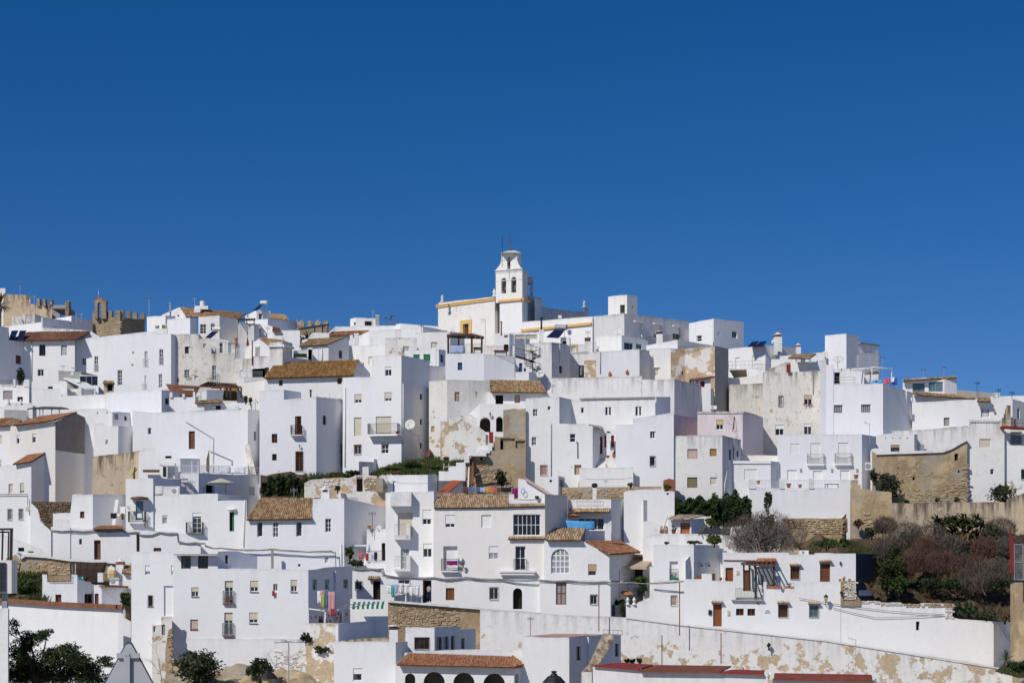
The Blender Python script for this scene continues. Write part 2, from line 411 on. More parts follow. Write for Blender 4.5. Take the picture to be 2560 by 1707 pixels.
def H(name,label,D,pts,Yb,mat,wins=(),back=8.,cat='house',ext=2.5,group=None,par=.35,thing=None,hole=None):
 h=House();ds=depths(D,pts)
 C=[P(p[0],p[1],d)for p,d in zip(pts,ds)]
 h.C=C;h.D=D
 zb=(HY-py(Yb))/F*D-ext
 zvis=zb+ext
 if ext>1:zb=min(zb,min(ground_z(c.x,c.y)for c in C)-.4)
 cx=sum(c.x for c in C)/len(C);cy=sum(c.y for c in C)/len(C)
 h.root=thing or root(name,(cx,cy+back*.3,zb),label,cat,group)
 h.segs=[Seg((a.x,a.y,0),(b.x,b.y,0),a.z,b.z)for a,b in zip(C,C[1:])]
 V=[];Fc=[];UV=[];ix={}
 def vid(p,zt):
  key=(round(p[0],3),round(p[1],3),round(p[2],3))
  if key not in ix:ix[key]=len(V);V.append(tuple(p));UV.append([zt-p[2],p[2]-zvis])
  return ix[key]
 def quad(*ps,zt=None):
  zt=zt if zt is not None else max(p[2]for p in ps)
  q=[vid(p,zt)for p in ps]
  if len(set(q))>2:Fc.append(q)
 todo=[]
 per={i:[]for i in range(len(h.segs))}
 for wv in wins:
  kind,x0,y0,x1,y1=wv[:5];op=dict(wv[5])if len(wv)>5 else{}
  si=op.get('seg')
  if si is None:
   xm=(x0+x1)/2;best=[(pts[i+1][0]-pts[i][0],i)for i in range(len(pts)-1)if pts[i][0]<=xm<=pts[i+1][0]]
   si=max(best)[1]if best else max((pts[i+1][0]-pts[i][0],i)for i in range(len(pts)-1))[1]
  sg=h.segs[si];u0,u1,v0,v1=sg.rect(x0,y0,x1,y1)
  u0=max(.03,u0);u1=min(sg.ln-.03,u1);v1=min(v1,min(sg.ztop(u0),sg.ztop(u1))-.04)
  if u1-u0<.06 or v1-v0<.06:continue
  r=op.get('r',{'dk':.7,'bd':.24,'ni':.18,'arch':.8,'archw':.22}.get(kind,.17))
  rec=(u0,u1,v0,v1,r,kind,op,si);per[si].append(rec);todo.append(rec)
 tops=[]
 for si,sg in enumerate(h.segs):
  us={0.,sg.ln}
  for r in per[si]:us|={r[0],r[1]}
  n=int(sg.ln/1.6)
  for k in range(1,n):
   x=sg.ln*k/n
   if all(abs(x-y)>.15 for y in us):us.add(x)
  us=sorted(us);jit={u:(R.uniform(-.05,.05)if 0<u<sg.ln else 0)for u in us}
  zt={u:sg.ztop(u)+jit[u]for u in us}
  tops.append([(sg.at(u,zt[u]),sg)for u in us])
  for a,b in zip(us,us[1:]):
   m=(a+b)/2;cov=sorted([r for r in per[si]if r[0]-1e-4<=m<=r[1]+1e-4],key=lambda r:r[2])
   lo=zb
   for r in cov:
    if r[2]>lo:quad(sg.at(a,lo),sg.at(b,lo),sg.at(b,r[2]),sg.at(a,r[2]),zt=(zt[a]+zt[b])/2)
    lo=max(lo,r[3])
   q=[sg.at(a,lo),sg.at(b,lo),sg.at(b,zt[b]),sg.at(a,zt[a])]
   quad(*q,zt=(zt[a]+zt[b])/2)
  for(u0,u1,v0,v1,r,kind,op,_)in per[si]:
   A=lambda u,v,d:sg.at(u,v,-d)
   if kind.startswith('arch'):
    hw=(u1-u0)/2;um=(u0+u1)/2;ra=min(hw,v1-v0);n=10
    pts2=[(um-hw*math.cos(math.pi*k/n),v1-ra+ra*math.sin(math.pi*k/n))for k in range(n+1)]
    for k in range(n):
     (ua,va),(ub,vb)=pts2[k],pts2[k+1]
     quad(A(ua,va,0),A(ub,vb,0),A(ub,v1,0),A(ua,v1,0),zt=sg.za)
     quad(A(ua,va,0),A(ua,va,r),A(ub,vb,r),A(ub,vb,0),zt=sg.za)
    side=v1-ra
   else:
    side=v1
    quad(A(u0,v1,0),A(u0,v1,r),A(u1,v1,r),A(u1,v1,0),zt=sg.za)
   quad(A(u0,v0,0),A(u0,v0,r),A(u0,side,r),A(u0,side,0),zt=sg.za)
   quad(A(u1,side,0),A(u1,side,r),A(u1,v0,r),A(u1,v0,0),zt=sg.za)
   quad(A(u0,v0,0),A(u1,v0,0),A(u1,v0,r),A(u0,v0,r),zt=sg.za)
   if kind=='ni':quad(A(u0,v0,r),A(u1,v0,r),A(u1,v1,r),A(u0,v1,r),zt=sg.za)
 # roof and back, swept away from the street
 allp=[]
 for tp in tops:
  for p,sg in tp:
   if not allp or(allp[-1]-p).length>1e-4:allp.append(p)
 def bk(i,d,dz):
  p=allp[i];dr=Vector((p.x,p.y,0)).normalized()
  side=Vector((dr.y,-dr.x,0));f=(i/(len(allp)-1)-.5)*2 if len(allp)>1 else 0
  q=p+dr*d-side*(f*.04*d);return Vector((q.x,q.y,p.z+dz))
 prof=[(0,0),(.22,0),(.22,-par),(back,-par)]if par else[(0,0),(back,0)]
 for i in range(len(allp)-1):
  for(d0,z0),(d1,z1)in zip(prof,prof[1:]):
   quad(bk(i,d0,z0),bk(i+1,d0,z0),bk(i+1,d1,z1),bk(i,d1,z1),zt=allp[i].z)
  a,b=bk(i,back,-par),bk(i+1,back,-par)
  quad(b,a,Vector((a.x,a.y,zb)),Vector((b.x,b.y,zb)),zt=allp[i].z)
 for i,e in((0,0),(len(allp)-1,1)):
  st=[bk(i,d,z)for d,z in prof]
  p0=Vector((allp[i].x,allp[i].y,zb));p1=Vector((st[-1].x,st[-1].y,zb))
  if par:
   quad(p0,st[0],st[1],Vector((st[1].x,st[1].y,zb)),zt=allp[i].z)
   quad(Vector((st[1].x,st[1].y,zb)),st[2],st[-1],p1,zt=allp[i].z)
  else:quad(p0,st[0],st[-1],p1,zt=allp[i].z)
 h.wall=obj('wall',V,Fc,mat,h.root,uv=UV)
 for t in todo:window(h,*t)
 return h

def frame_plate(sg,u0,u1,v0,v1,out,cols,rows,fw,bar,th=.05):
 def cuts(a,b,n):
  r=[a,a+fw];st=(b-a-2*fw)/n
  for k in range(1,n):c=a+fw+st*k;r+=[c-bar/2,c+bar/2]
  return r+[b-fw,b]
 us,vz=cuts(u0,u1,cols),cuts(v0,v1,rows)
 m=MB();m.plate(sg.at(0,0,out),sg.u,Z,sg.n,us,vz,lambda i,j:i%2==0 or j%2==0,th);return m
def bars_plate(sg,u0,u1,v0,v1,out,sp=.12,rails=(0.,.5,1.),bw=.022,rw=.03):
 n=max(1,int((u1-u0)/sp));us=[]
 for k in range(n+1):c=u0+(u1-u0)*k/n;us+=[c-bw/2,c+bw/2]
 vz=[]
 for t in rails:c=v0+(v1-v0)*t;vz+=[c-rw/2,c+rw/2]
 m=MB();m.plate(sg.at(0,0,out),sg.u,Z,sg.n,us,vz,lambda i,j:i%2==0 or j%2==0,.022);return m
def q4(sg,u0,u1,v0,v1,out):return[sg.at(u0,v0,out),sg.at(u1,v0,out),sg.at(u1,v1,out),sg.at(u0,v1,out)],[(0,1,2,3)]
def slab(sg,u0,u1,v0,v1,o0,o1):
 m=MB();m.box(sg.at((u0+u1)/2,(v0+v1)/2,(o0+o1)/2),u1-u0,o1-o0,v1-v0,ax=(sg.u,sg.n,Z));return m

def window(h,u0,u1,v0,v1,r,kind,op,si):
 sg=h.segs[si];W,T=u1-u0,v1-v0;d=-r
 if kind=='ni':return
 col=op.get('col')
 if kind in('dk','arch'):
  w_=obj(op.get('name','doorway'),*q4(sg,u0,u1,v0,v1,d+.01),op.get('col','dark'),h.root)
 elif kind=='rs':
  w_=frame_plate(sg,u0,u1,v0,v1,d,1,1,.05,.04).done('window',op.get('fr','frame'),h.root)
  slab(sg,u0+.04,u1-.04,v0+.04,v1-.03,d-.03,d+.03).done('shutter',col or 'be',w_)
 elif kind=='rh':
  f=op.get('f',.5);vm=v1-T*f
  w_=frame_plate(sg,u0+.01,u1-.01,v0,vm+.05,d,op.get('c',2),op.get('rw',1),.07,.06).done('window',op.get('fr','frame'),h.root)
  obj('pane',*q4(sg,u0,u1,v0,vm+.05,d+.012),op.get('gl','glass'),w_)
  slab(sg,u0+.01,u1-.01,vm,v1-.02,d+.055,d+.10).done('shutter',col or 'be',w_)
 elif kind in('gl','archw'):
  rows=op.get('rw',max(1,round(T/W*1.0*2/2)));rows=op.get('rw',rows)
  w_=frame_plate(sg,u0,u1,v0,v1,d,op.get('c',2),rows,op.get('fw',.07),op.get('bar',.05)).done('window',op.get('fr','frame'),h.root)
  obj('pane',*q4(sg,u0,u1,v0,v1,d+.012),op.get('gl','glass'),w_)
 elif kind=='bd':
  w_=frame_plate(sg,u0,u1,v0,v1,d,op.get('c',1),op.get('rw',2),.09,.09,.06).done('door',col or 'wood',h.root)
  obj('panel',*q4(sg,u0,u1,v0,v1,d+.02),op.get('pn',col or 'wood'),w_)
 else:raise ValueError(kind)
 if op.get('bars'):
  e=op.get('e',.06)
  bars_plate(sg,u0-e*.3,u1+e*.3,v0-e,v1+e*.5,.07,.13,(0.,.5,1.)).done('grille',op['bars']if isinstance(op['bars'],str)else 'iron',w_)
 if op.get('sill'):slab(sg,u0-.07,u1+.07,v0-.09,v0-.005,-.02,.09).done('sill',op['sill']if isinstance(op['sill'],str)else 'frame',w_)
 if op.get('hood'):tile_hood(h,sg,u0,u1,v1)

TILE={}
def tile_mesh(mat):
 if mat in TILE:return TILE[mat]
 v=[];f=[];n=6
 for j,(y,s,z)in enumerate(((-.08,1.06,.10),(1.02,.86,0.))):
  for k in range(n+1):
   t=math.pi*k/n;v.append((-.5*s*math.cos(t),y,.46*s*math.sin(t)+z))
 for k in range(n):f.append((k,k+1,n+2+k,n+1+k))
 f.append(tuple(range(n+1))[::-1])
 me=bpy.data.meshes.new('tile');me.from_pydata(v,[],[q[::-1]for q in f]);me.materials.append(M[mat]);TILE[mat]=me
 me.polygons.foreach_set('use_smooth',[True]*n+[False]);return me
def roof(parent,EL,ER,RL,RR,cols,rows,mat,single=False,name='roof',th=.12,rise=.5,label=None,lastfill=None):
 """tiled slope between two eave corners and two ridge corners, given as (X, Y, D) on the survey sheet or as points"""
 EL,ER,RL,RR=[p if isinstance(p,Vector)else P(*p)for p in(EL,ER,RL,RR)]
 nn=(ER-EL).cross(RL-EL).normalized()
 if nn.z<0:nn=-nn
 low=[p-nn*.02 for p in(EL,ER,RR,RL)];bot=[p-nn*th for p in(EL,ER,RR,RL)]
 rf=obj(name,low+bot,[(0,1,2,3),(7,6,5,4),(0,4,5,1),(1,5,6,2),(2,6,7,3),(3,7,4,0)],'deck',parent)
 if label:rf['label']=label
 off=WL[rf.name]
 def at(s,t):return(EL*(1-s)+ER*s)*(1-t)+(RL*(1-s)+RR*s)*t
 V=[];Fq=[];me=tile_mesh(mat);cnt=0
 mv=[tuple(x.co)for x in me.vertices];mf=[tuple(p.vertices)for p in me.polygons]
 for i in range(cols):
  for j in range(rows):
   s=(i+.5)/cols;t0,t1=j/rows,(j+1)/rows
   a,b=at(s,t0),at(s,t1);w_=(at((i+1)/cols,t0)-at(i/cols,t0));yv=b-a
   wl=w_.length;xv=w_/wl
   jx=R.uniform(-.03,.03)*wl
   zl=nn*wl*rise*2
   Mx=Matrix(((xv.x*wl,yv.x,zl.x,a.x-off.x+jx*xv.x),(xv.y*wl,yv.y,zl.y,a.y-off.y),(xv.z*wl,yv.z,zl.z,a.z-off.z+R.uniform(-.01,.01)),(0,0,0,1)))
   if single and cnt<300:
    tb=bpy.data.objects.new('tile',me);COL.objects.link(tb);tb.parent=rf;tb.matrix_local=Mx;cnt+=1
   else:
    n=len(V);V+=[tuple(Mx@Vector(c)+off)for c in mv];Fq+=[[k+n for k in q]for q in mf]
 if V:obj('tile_rows',V,Fq,mat,rf,kind='stuff',smooth=False)
 return rf
def tile_hood(h,sg,u0,u1,v1,dep=.42,n=None,mat='tile_light',up=.12,hz=.16):
 a,b=u0-.15,u1+.15;n=n or max(3,int((b-a)/.24))
 slab(sg,a+.03,b-.03,v1+up-.10,v1+up-.03,.003,dep-.08).done('hood_shelf','frame',h.root)
 roof(h.root,sg.at(a,v1+up,dep),sg.at(b,v1+up,dep),sg.at(a,v1+up+hz,.0),sg.at(b,v1+up+hz,.0),n,1,mat,True,'window_hood',.05)

def rail(parent,A,B,hgt,sp=.12,mat='iron',name='railing',rails=(.04,1.),off=0.,bw=.022,rw=.035):
 A,B=Vector(A),Vector(B);d=B-A;fl=Vector((d.x,d.y,0));ln=fl.length;u=d/ln;n=Vector((u.y,-u.x,0)).normalized()
 k=max(1,int(ln/sp));us=[]
 for i in range(k+1):c=ln*i/k;us+=[c-bw/2,c+bw/2]
 vz=[]
 for t in rails:vz+=[hgt*t-rw/2,hgt*t+rw/2]
 m=MB();m.plate(A+n*off,u,Z,n,us,vz,lambda i,j:i%2==0 or j%2==0,.025)
 return m.done(name,mat,parent)
def balcony(h,x0,yt,x1,yb,si=None,dep=.8,th=.16,mat='iron',slabmat='frame',sp=.12):
 """balcony shelf with iron railing on three sides; yt rail top, yb underside on the survey sheet"""
 if si is None:
  xm=(x0+x1)/2;si=0
  for i,s in enumerate(h.segs):
   if s.uv(xm,yb)[0]>0 and s.uv(xm,yb)[0]<s.ln:si=i
 sg=h.segs[si];u0,u1,v0,v1=sg.rect(x0,yt,x1,yb)
 s_=slab(sg,u0,u1,v0,v0+th,.003,dep).done('balcony',slabmat,h.root)
 z=v0+th+.02;hh=max(.4,v1-z)
 a,b,c,d=sg.at(u0+.04,z,.03),sg.at(u0+.04,z,dep-.05),sg.at(u1-.04,z,dep-.05),sg.at(u1-.04,z,.03)
 for p,q in((a,b),(b,c),(c,d)):rail(s_,p,q,hh,sp,mat)
 return s_

def boxthing(name,label,cat,X0,Y0,X1,Y1,D,dep,mat,parent=None,rz=0.):
 a,b=P(X0,Y1,D),P(X1,Y0,D);c=(a+b)/2;c.y+=dep/2
 m=MB().box(c,b.x-a.x,dep,b.z-a.z,rz)
 if parent:return m.done(name,mat,parent)
 return tag(m.done(name,mat,org=Vector((c.x,c.y,a.z))),label,cat)

def chimney(label,X0,Y0,X1,Y1,D,kind='flat',mat='white',dep=None,ext=1.2):
 a,b=P(X0,Y1,D),P(X1,Y0,D);wd=b.x-a.x;dep=dep or wd;cx,cy=(a.x+b.x)/2,D+dep/2;zt=b.z;z0=a.z-ext
 r=root('chimney',(cx,cy,z0),label,'chimney');hh=zt-a.z
 def stack(z1):MB().box((cx,cy,(z0+z1)/2),wd,dep,z1-z0).done('stack',mat,r)
 if kind=='flat':
  stack(zt-.12*hh);MB().box((cx,cy,zt-.06*hh),wd*1.15,dep*1.15,.11*hh).done('cap','frame',r)
 elif kind=='brick':
  stack(zt-.35*hh)
  MB().box((cx,cy,zt-.27*hh),wd*1.02,dep*1.02,.15*hh).done('vent_band','brick',r)
  MB().lathe((cx,cy,zt-.19*hh),[(wd*.72,0),(wd*.62,.03*hh),(wd*.25,.11*hh),(wd*.08,.19*hh)],8).done('cap',mat,r)
 elif kind=='dark':
  stack(zt-.28*hh);MB().box((cx,cy,zt-.17*hh),wd*1.04,dep*1.04,.2*hh).done('vent_band','dwood',r)
  MB().lathe((cx,cy,zt-.07*hh),[(wd*.75,0),(wd*.7,.03*hh),(wd*.1,.09*hh)],4).done('cap',mat,r)
 elif kind=='gablet':
  stack(zt-.5*hh)
  m=MB()
  for sx in(-1,1):
   for sy in(-1,1):m.box((cx+sx*wd*.4,cy+sy*dep*.4,zt-.42*hh),wd*.2,dep*.2,.18*hh)
  m.done('vent_posts',mat,r,kind='stuff');MB().box((cx,cy,zt-.42*hh),wd*.5,dep*.5,.17*hh).done('flue','brick',r)
  MB().lathe((cx,cy,zt-.33*hh),[(wd*.78,0),(wd*.74,.05*hh),(wd*.05,.33*hh)],4).done('cap',mat,r)
 elif kind=='pot':
  stack(zt-.4*hh);MB().lathe((cx,cy,zt-.4*hh),[(wd*.42,0),(wd*.36,.3*hh),(wd*.5,.33*hh),(wd*.45,.4*hh)],10).done('chimney_pot','rust',r)
 return r
def flue(label,X,Y0,Y1,D,r=.10,mat='iron',cap=True):
 a,b=P(X,Y1,D),P(X,Y0,D);rt=root('flue_pipe',a,label,'flue pipe')
 MB().tube([a-Z*.3,b],r,8).done('pipe',mat,rt,smooth=True)
 if cap:MB().lathe(b-Z*.02,[(r*1.7,0),(r*1.8,r*.8),(r*.4,r*1.6)],8).done('cowl',mat,rt)
 return rt
def antenna(label,X,Y0,Y1,D,w=60,style=0,mat='alu'):
 a,b=P(X,Y1,D),P(X,Y0,D);rt=root('antenna',a,label,'antenna','rooftop television antennas')
 MB().tube([a-Z*.8,b],.03,5).done('mast',mat,rt)
 W_=w*mpx(D);u=Vector((math.cos(.35),math.sin(.35),0))*(-1 if style==2 else 1);n=Vector((u.y,-u.x,0));hh=W_*.32
 if style==0:  # yagi seen edge-on, elements upright
  k=7;us=[]
  for i in range(k+1):c=-W_/2+W_*i/k;us+=[c-.012,c+.012]
  m=MB().plate(b-Z*hh*.6,u,Z,n,us,[-hh*.8,-.015,.015,hh*.8],lambda i,j:j==1 or(i%2==0 and(i not in(2,6)or j==1)),.03)
  m.done('aerial',mat,rt)
 elif style==1:  # panel grid aerial
  us=[-W_/2,-W_/2+.03,-W_*.2,-W_*.2+.03,-.02,.02,W_*.2,W_*.2+.03,W_/2-.03,W_/2]
  m=MB().plate(b-Z*hh,u,Z,n,us,[-hh,-hh*.5,-.02,.02,hh*.5,hh],lambda i,j:j==2 or i%2==0 and(i in(0,8)or j in(1,3)),.03)
  m.done('aerial','rust' if D>225 else mat,rt)
 else:
  us=[-W_*.1,-.015,.015,W_*.45,W_*.47,W_*.7,W_*.72,W_*.9,W_*.92]
  m=MB().plate(b-Z*.1,(u+Z*.25).normalized(),Z,n,us,[-hh*.5,-.015,.015,hh*.5],lambda i,j:j==1 or i in(3,5,7),.03)
  m.done('aerial',mat,rt)
 return rt
def dish(label,X,Y,rp,D,face=(-.45,-.8,.25),mat='dish',text=None,pole=None):
 c=P(X,Y,D);r=rp*mpx(D);f=Vector(face).normalized();rt=root('satellite_dish',c-Z*r,label,'satellite dish')
 a=f.cross(Z).normalized();b=a.cross(f)
 MB().lathe(c,[(.02,-r*.2),(r*.4,-r*.16),(r*.75,-r*.08),(r,.0),(r*1.0,.02),(r*.72,-r*.05),(r*.38,-r*.13),(.02,-r*.16)],20,(a,b,f)).done('reflector',mat,rt,smooth=True)
 t=c+f*r*.9-b*r*.35
 MB().tube([c-b*r*.98,t],.02,5).done('feed_arm','giron',rt);MB().tube([t,t+(c-t).normalized()*.16],.05,6).done('feed_head','giron',rt)
 MB().bar(c-f*r*.15-b*r*.1,c-f*r*.2-Z*(pole if pole else r*1.35),.06).done('bracket','giron',rt)
 if text:
  cu=bpy.data.curves.new('lettering','FONT');cu.body=text;cu.size=r*.42;cu.align_x='CENTER'
  tmp=bpy.data.objects.new('lettering',cu);me=bpy.data.meshes.new_from_object(tmp);bpy.data.objects.remove(tmp)
  me.materials.append(M['letter']);tb=bpy.data.objects.new('lettering',me);COL.objects.link(tb);tb.parent=rt
  p=c+b*r*.25+f*r*.03-WL[rt.name];tb.matrix_local=Matrix(((-a.x,b.x,f.x,p.x),(-a.y,b.y,f.y,p.y),(-a.z,b.z,f.z,p.z),(0,0,0,1)))if a.x<0 else Matrix(((a.x,b.x,f.x,p.x),(a.y,b.y,f.y,p.y),(a.z,b.z,f.z,p.z),(0,0,0,1)))
 return rt
def solar(label,D,tank,panel,mat='tank'):
 """thermosiphon heater: tank (X0, X1, Y, radius) and panel corners low-left .. high-left as sheet points"""
 X0,X1,Y,rp=tank;a,b=P(X0,Y,D+.6),P(X1,Y,D);r=rp*mpx(D)
 rt=root('solar_water_heater',P(*panel[0],D),label,'solar heater')
 MB().tube([a,a+(b-a)*.06,b-(b-a)*.06,b],r,12).done('tank',mat,rt,smooth=False)
 q=[P(panel[0][0],panel[0][1],D-1.2),P(panel[1][0],panel[1][1],D-1.5),P(panel[2][0],panel[2][1],D),P(panel[3][0],panel[3][1],D+.3)]
 n=(q[1]-q[0]).cross(q[3]-q[0]).normalized()*.08
 obj('collector',q+[p-n for p in q],[(0,1,2,3),(7,6,5,4),(0,4,5,1),(1,5,6,2),(2,6,7,3),(3,7,4,0)],'panel',rt)
 m=(a+b)/2;lo=P(X0,panel[0][1],D+.5).z-.2
 for p in(a*.8+b*.2,a*.2+b*.8):MB().bar(p,(p.x,p.y+.3,lo),.05).done('leg','alu',rt)
 return rt
def cable(label,pts,r=.045,mat='cable',sag=0.,strands=1,cat='cable'):
 base=[P(*p)for p in pts];rt=root('power_cable',base[0],label,cat)
 for s in range(strands):
  q=[]
  for a,b in zip(base,base[1:]):
   n=max(2,int((b-a).length/1.1))
   for k in range(n):
    t=k/n;p=a*(1-t)+b*t;p=p-Z*(sag*4*t*(1-t))
    q.append(p+Vector((0,-.02*s,R.uniform(-.05,.05)if strands>1 else R.uniform(-.015,.015)))-Z*(.05*s))
  q.append(base[-1]);MB().tube(q,r*(1 if s==0 else.7),5).done('strand',mat,rt)
 return rt
def pipe(h,pts,r=.05,mat='pipe',out=.08,D=None,name='downpipe'):
 q=[P(x,y,(D or h.D)-out)for x,y in pts];return MB().tube(q,r,6).done(name,mat,h.root,smooth=True)
def wallpipe(h,si,pts,r=.05,mat='pipe',out=.07,name='downpipe'):
 sg=h.segs[si];q=[sg.at(*sg.uv(x,y),out)for x,y in pts];return MB().tube(q,r,6).done(name,mat,h.root,smooth=True)
def lantern(label,X,Y,D,hp=70,wall=True,arm=.55):
 """street lantern on a wall bracket: (X, Y) is the middle of its glass"""
 c=P(X,Y,D-arm);h=hp*mpx(D);rt=root('wall_lantern',c-Z*h,label,'lantern')
 MB().lathe(c-Z*h*.28,[(h*.16,0),(h*.27,h*.5)],6).done('glass','lampgl',rt)
 MB().lathe(c+Z*h*.22,[(h*.33,0),(h*.22,h*.14),(h*.07,h*.25),(h*.03,h*.36)],6).done('hood','iron',rt)
 MB().lathe(c-Z*h*.38,[(h*.05,0),(h*.18,h*.1)],6).done('base','iron',rt)
 MB().tube([c-Z*h*.36,c-Z*h*.55+Vector((0,.05,0)),c-Z*h*.62+Vector((0,arm*.5,0)),c-Z*h*.75+Vector((0,arm,0))],.035,5).done('bracket','iron',rt)
 return rt
def acunit(label,X0,Y0,X1,Y1,D,dep=.35):
 a,b=P(X0,Y1,D),P(X1,Y0,D);wd,hh=b.x-a.x,b.z-a.z;c=(a+b)/2;rt=root('air_conditioner',(c.x,D+dep/2,a.z),label,'air conditioner')
 MB().box((c.x,D+dep/2,c.z),wd,dep,hh).done('case','frame',rt)
 MB().lathe((c.x-wd*.12,D-.004,c.z),[(hh*.36,0),(hh*.36,.02),(hh*.1,.03)],14,(Vector((1,0,0)),Z,Vector((0,-1,0)))).done('fan_grille','giron',rt)
 return rt
def pot(label,X,Y,D,wp=30,plant=None,mat='terra',name='flower_pot',group=None):
 b=P(X,Y,D);w_=wp*mpx(D);rt=root(name,b,label,'flower pot',group)
 MB().lathe(b,[(w_*.32,0),(w_*.5,w_*.75),(w_*.56,w_*.76),(w_*.56,w_*.9),(w_*.44,w_*.9)],10).done('pot',mat,rt)
 if plant:leaves(rt,[(b+Z*w_*1.25,(w_*.6,w_*.5,w_*.55))],40,w_*.28,plant)
 return rt
def laundry(label,X0,Y0,X1,Y1,D,mat,name='garment',cat='laundry',taper=.0,slope=0.,wav=.05):
 a,b=P(X0,Y0,D),P(X1,Y0+slope,D);ht=(Y1-Y0)*mpx(D);nx,ny=7,6;V=[];ph=R.uniform(0,6)
 for s in(0,1):
  for j in range(ny):
   for i in range(nx):
    u,v=i/(nx-1),j/(ny-1);p=a*(1-u)+b*u
    uu=(u-.5)*(1-taper*v)+.5;p=a*(1-uu)+b*uu
    V.append((p.x,p.y+wav*math.sin(u*9+ph)*(.3+v)+s*.012,p.z-ht*v*(1-.12*math.sin(u*5+ph)**2)-.03*math.sin(u*math.pi)))
 Fq=[];n=nx*ny
 for j in range(ny-1):
  for i in range(nx-1):
   q=(j*nx+i,j*nx+i+1,(j+1)*nx+i+1,(j+1)*nx+i);Fq+=[q[::-1],tuple(n+k for k in q)]
 edge=[i for i in range(nx)]+[j*nx+nx-1 for j in range(1,ny)]+[(ny-1)*nx+i for i in range(nx-2,-1,-1)]+[j*nx for j in range(ny-2,0,-1)]
 for p,q in zip(edge,edge[1:]+edge[:1]):Fq.append((p,q,q+n,p+n))
 return tag(obj(name,V,Fq,mat,org=(a+b)/2,smooth=True),label,cat)
def beam(parent,A,B,w=.12,h=None,mat='dwood',name='beam'):return MB().bar(A,B,w,h).done(name,mat,parent)

# ---------------------------------------------------------------- plants
def rdir():
 while True:
  v=Vector((R.uniform(-1,1),R.uniform(-1,1),R.uniform(-1,1)))
  if.05<v.length<1:return v
def leaves(parent,blobs,n,size,mat,name='foliage',shell=.55,up=.5,clump=0):
 """leaf-sized faces scattered through ellipsoids, thicker towards the skin, gathered in sprays"""
 V=[];Fq=[];tot=sum(b[1][0]*b[1][2]for b in blobs)
 for c,(rx,ry,rz)in blobs:
  k=max(4,int(n*rx*rz/tot));cen=[]
  nc=clump or max(9,k//9)
  for _ in range(nc):
   d=rdir();d=d.normalized()*(shell+(1-shell)*R.random()**.6)*R.uniform(.75,1.08);cen.append(Vector((c[0]+d.x*rx,c[1]+d.y*ry,c[2]+d.z*rz)))
  for _ in range(k):
   p=R.choice(cen)+Vector((R.gauss(0,1)*rx,R.gauss(0,1)*ry,R.gauss(0,1)*rz))*.13
   nn=(rdir()+Z*up).normalized();a=nn.cross(rdir()).normalized();b=nn.cross(a);s=size*R.uniform(.6,1.3)
   i=len(V);V+=[p-a*s,p-b*s*.42+nn*s*.1,p+a*s,p+b*s*.42+nn*s*.1];Fq.append((i,i+1,i+2,i+3))
 return obj(name,V,Fq,mat,parent)
def twigs(parent,base,hgt,spread,levels,kids,r0,mat,name='branches',lean=(0,0,1),seed=0,curl=.25,ratio=.68):
 rr=random.Random(seed);m=MB()
 def grow(p,d,ln,r,lv):
  pts=[p];q=p
  for k in range(3):
   d=(d+Vector((rr.gauss(0,curl),rr.gauss(0,curl),rr.gauss(0,curl)+.03))).normalized();q=q+d*ln/3;pts.append(q)
  m.tube(pts,r,4 if lv==levels else 3,r*.6,cap=False)
  if lv>0:
   for k in range(kids):
    t=rr.uniform(.35,1.);i=min(2,int(t*3));st=pts[i]+(pts[i+1]-pts[i])*(t*3-i)
    dd=(d+Vector((rr.gauss(0,spread),rr.gauss(0,spread),rr.gauss(0,spread)*.8+.1))).normalized()
    grow(st,dd,ln*ratio*rr.uniform(.7,1.15),r*.55,lv-1)
 grow(Vector(base),Vector(lean).normalized(),hgt,r0,levels)
 return m.done(name,mat,parent)
def bush(label,X,Y,D,wp,hp,n=500,size=.14,mat='leaf',name='shrub',cat='shrub',dep=None,group=None,twig='dbark'):
 """(X, Y) foot, wp half-width, hp height, on the survey sheet"""
 b=P(X,Y,D);w_,h_=wp*mpx(D),hp*mpx(D);d_=dep or min(w_,1.6)
 rt=root(name,b,label,cat,group)
 bl=[(b+Z*h_*.5,(w_*.8,d_,h_*.48))]
 for k in range(4):bl.append((b+Vector((R.uniform(-.6,.6)*w_,R.uniform(-.5,.3)*d_,h_*R.uniform(.3,.75))),(w_*R.uniform(.3,.5),d_*.5,h_*R.uniform(.2,.32))))
 leaves(rt,bl,int(n*1.7),size*1.2,mat)
 m=MB()
 for k in range(5):m.tube([b+Vector((R.uniform(-.05,.05),0,-.3)),b+Vector((R.uniform(-.3,.3)*w_,R.uniform(-.3,.3)*d_,h_*.4)),b+Vector((R.uniform(-.7,.7)*w_,R.uniform(-.4,.4)*d_,h_*R.uniform(.6,.95)))],.05,4,.015)
 m.done('stems',twig,rt,kind='stuff')
 return rt
def fronds(parent,c,n,ln,w_,mat,droop=.6,up=.5,seed=1,name='frond',fan=False):
 rr=random.Random(seed)
 for k in range(n):
  az=2*math.pi*k/n+rr.uniform(-.3,.3);el=rr.uniform(-.15,1.0)*up+.25
  d=Vector((math.cos(az)*math.cos(el),math.sin(az)*math.cos(el),math.sin(el)));V=[];Fq=[];p=Vector(c);sd=d.cross(Z).normalized()
  for j in range(6):
   t=j/5;ww=w_*math.sin(math.pi*min(.97,.12+t*.86));V+=[p-sd*ww-Z*ww*.35,p+Z*.0,p+sd*ww-Z*ww*.35]
   d=(d-Z*droop*.22*(1+t)).normalized();p=p+d*ln/5
  for j in range(5):
   a=j*3;Fq+=[(a,a+1,a+4,a+3),(a+1,a+2,a+5,a+4)]
  obj(name,V,Fq,mat,parent)
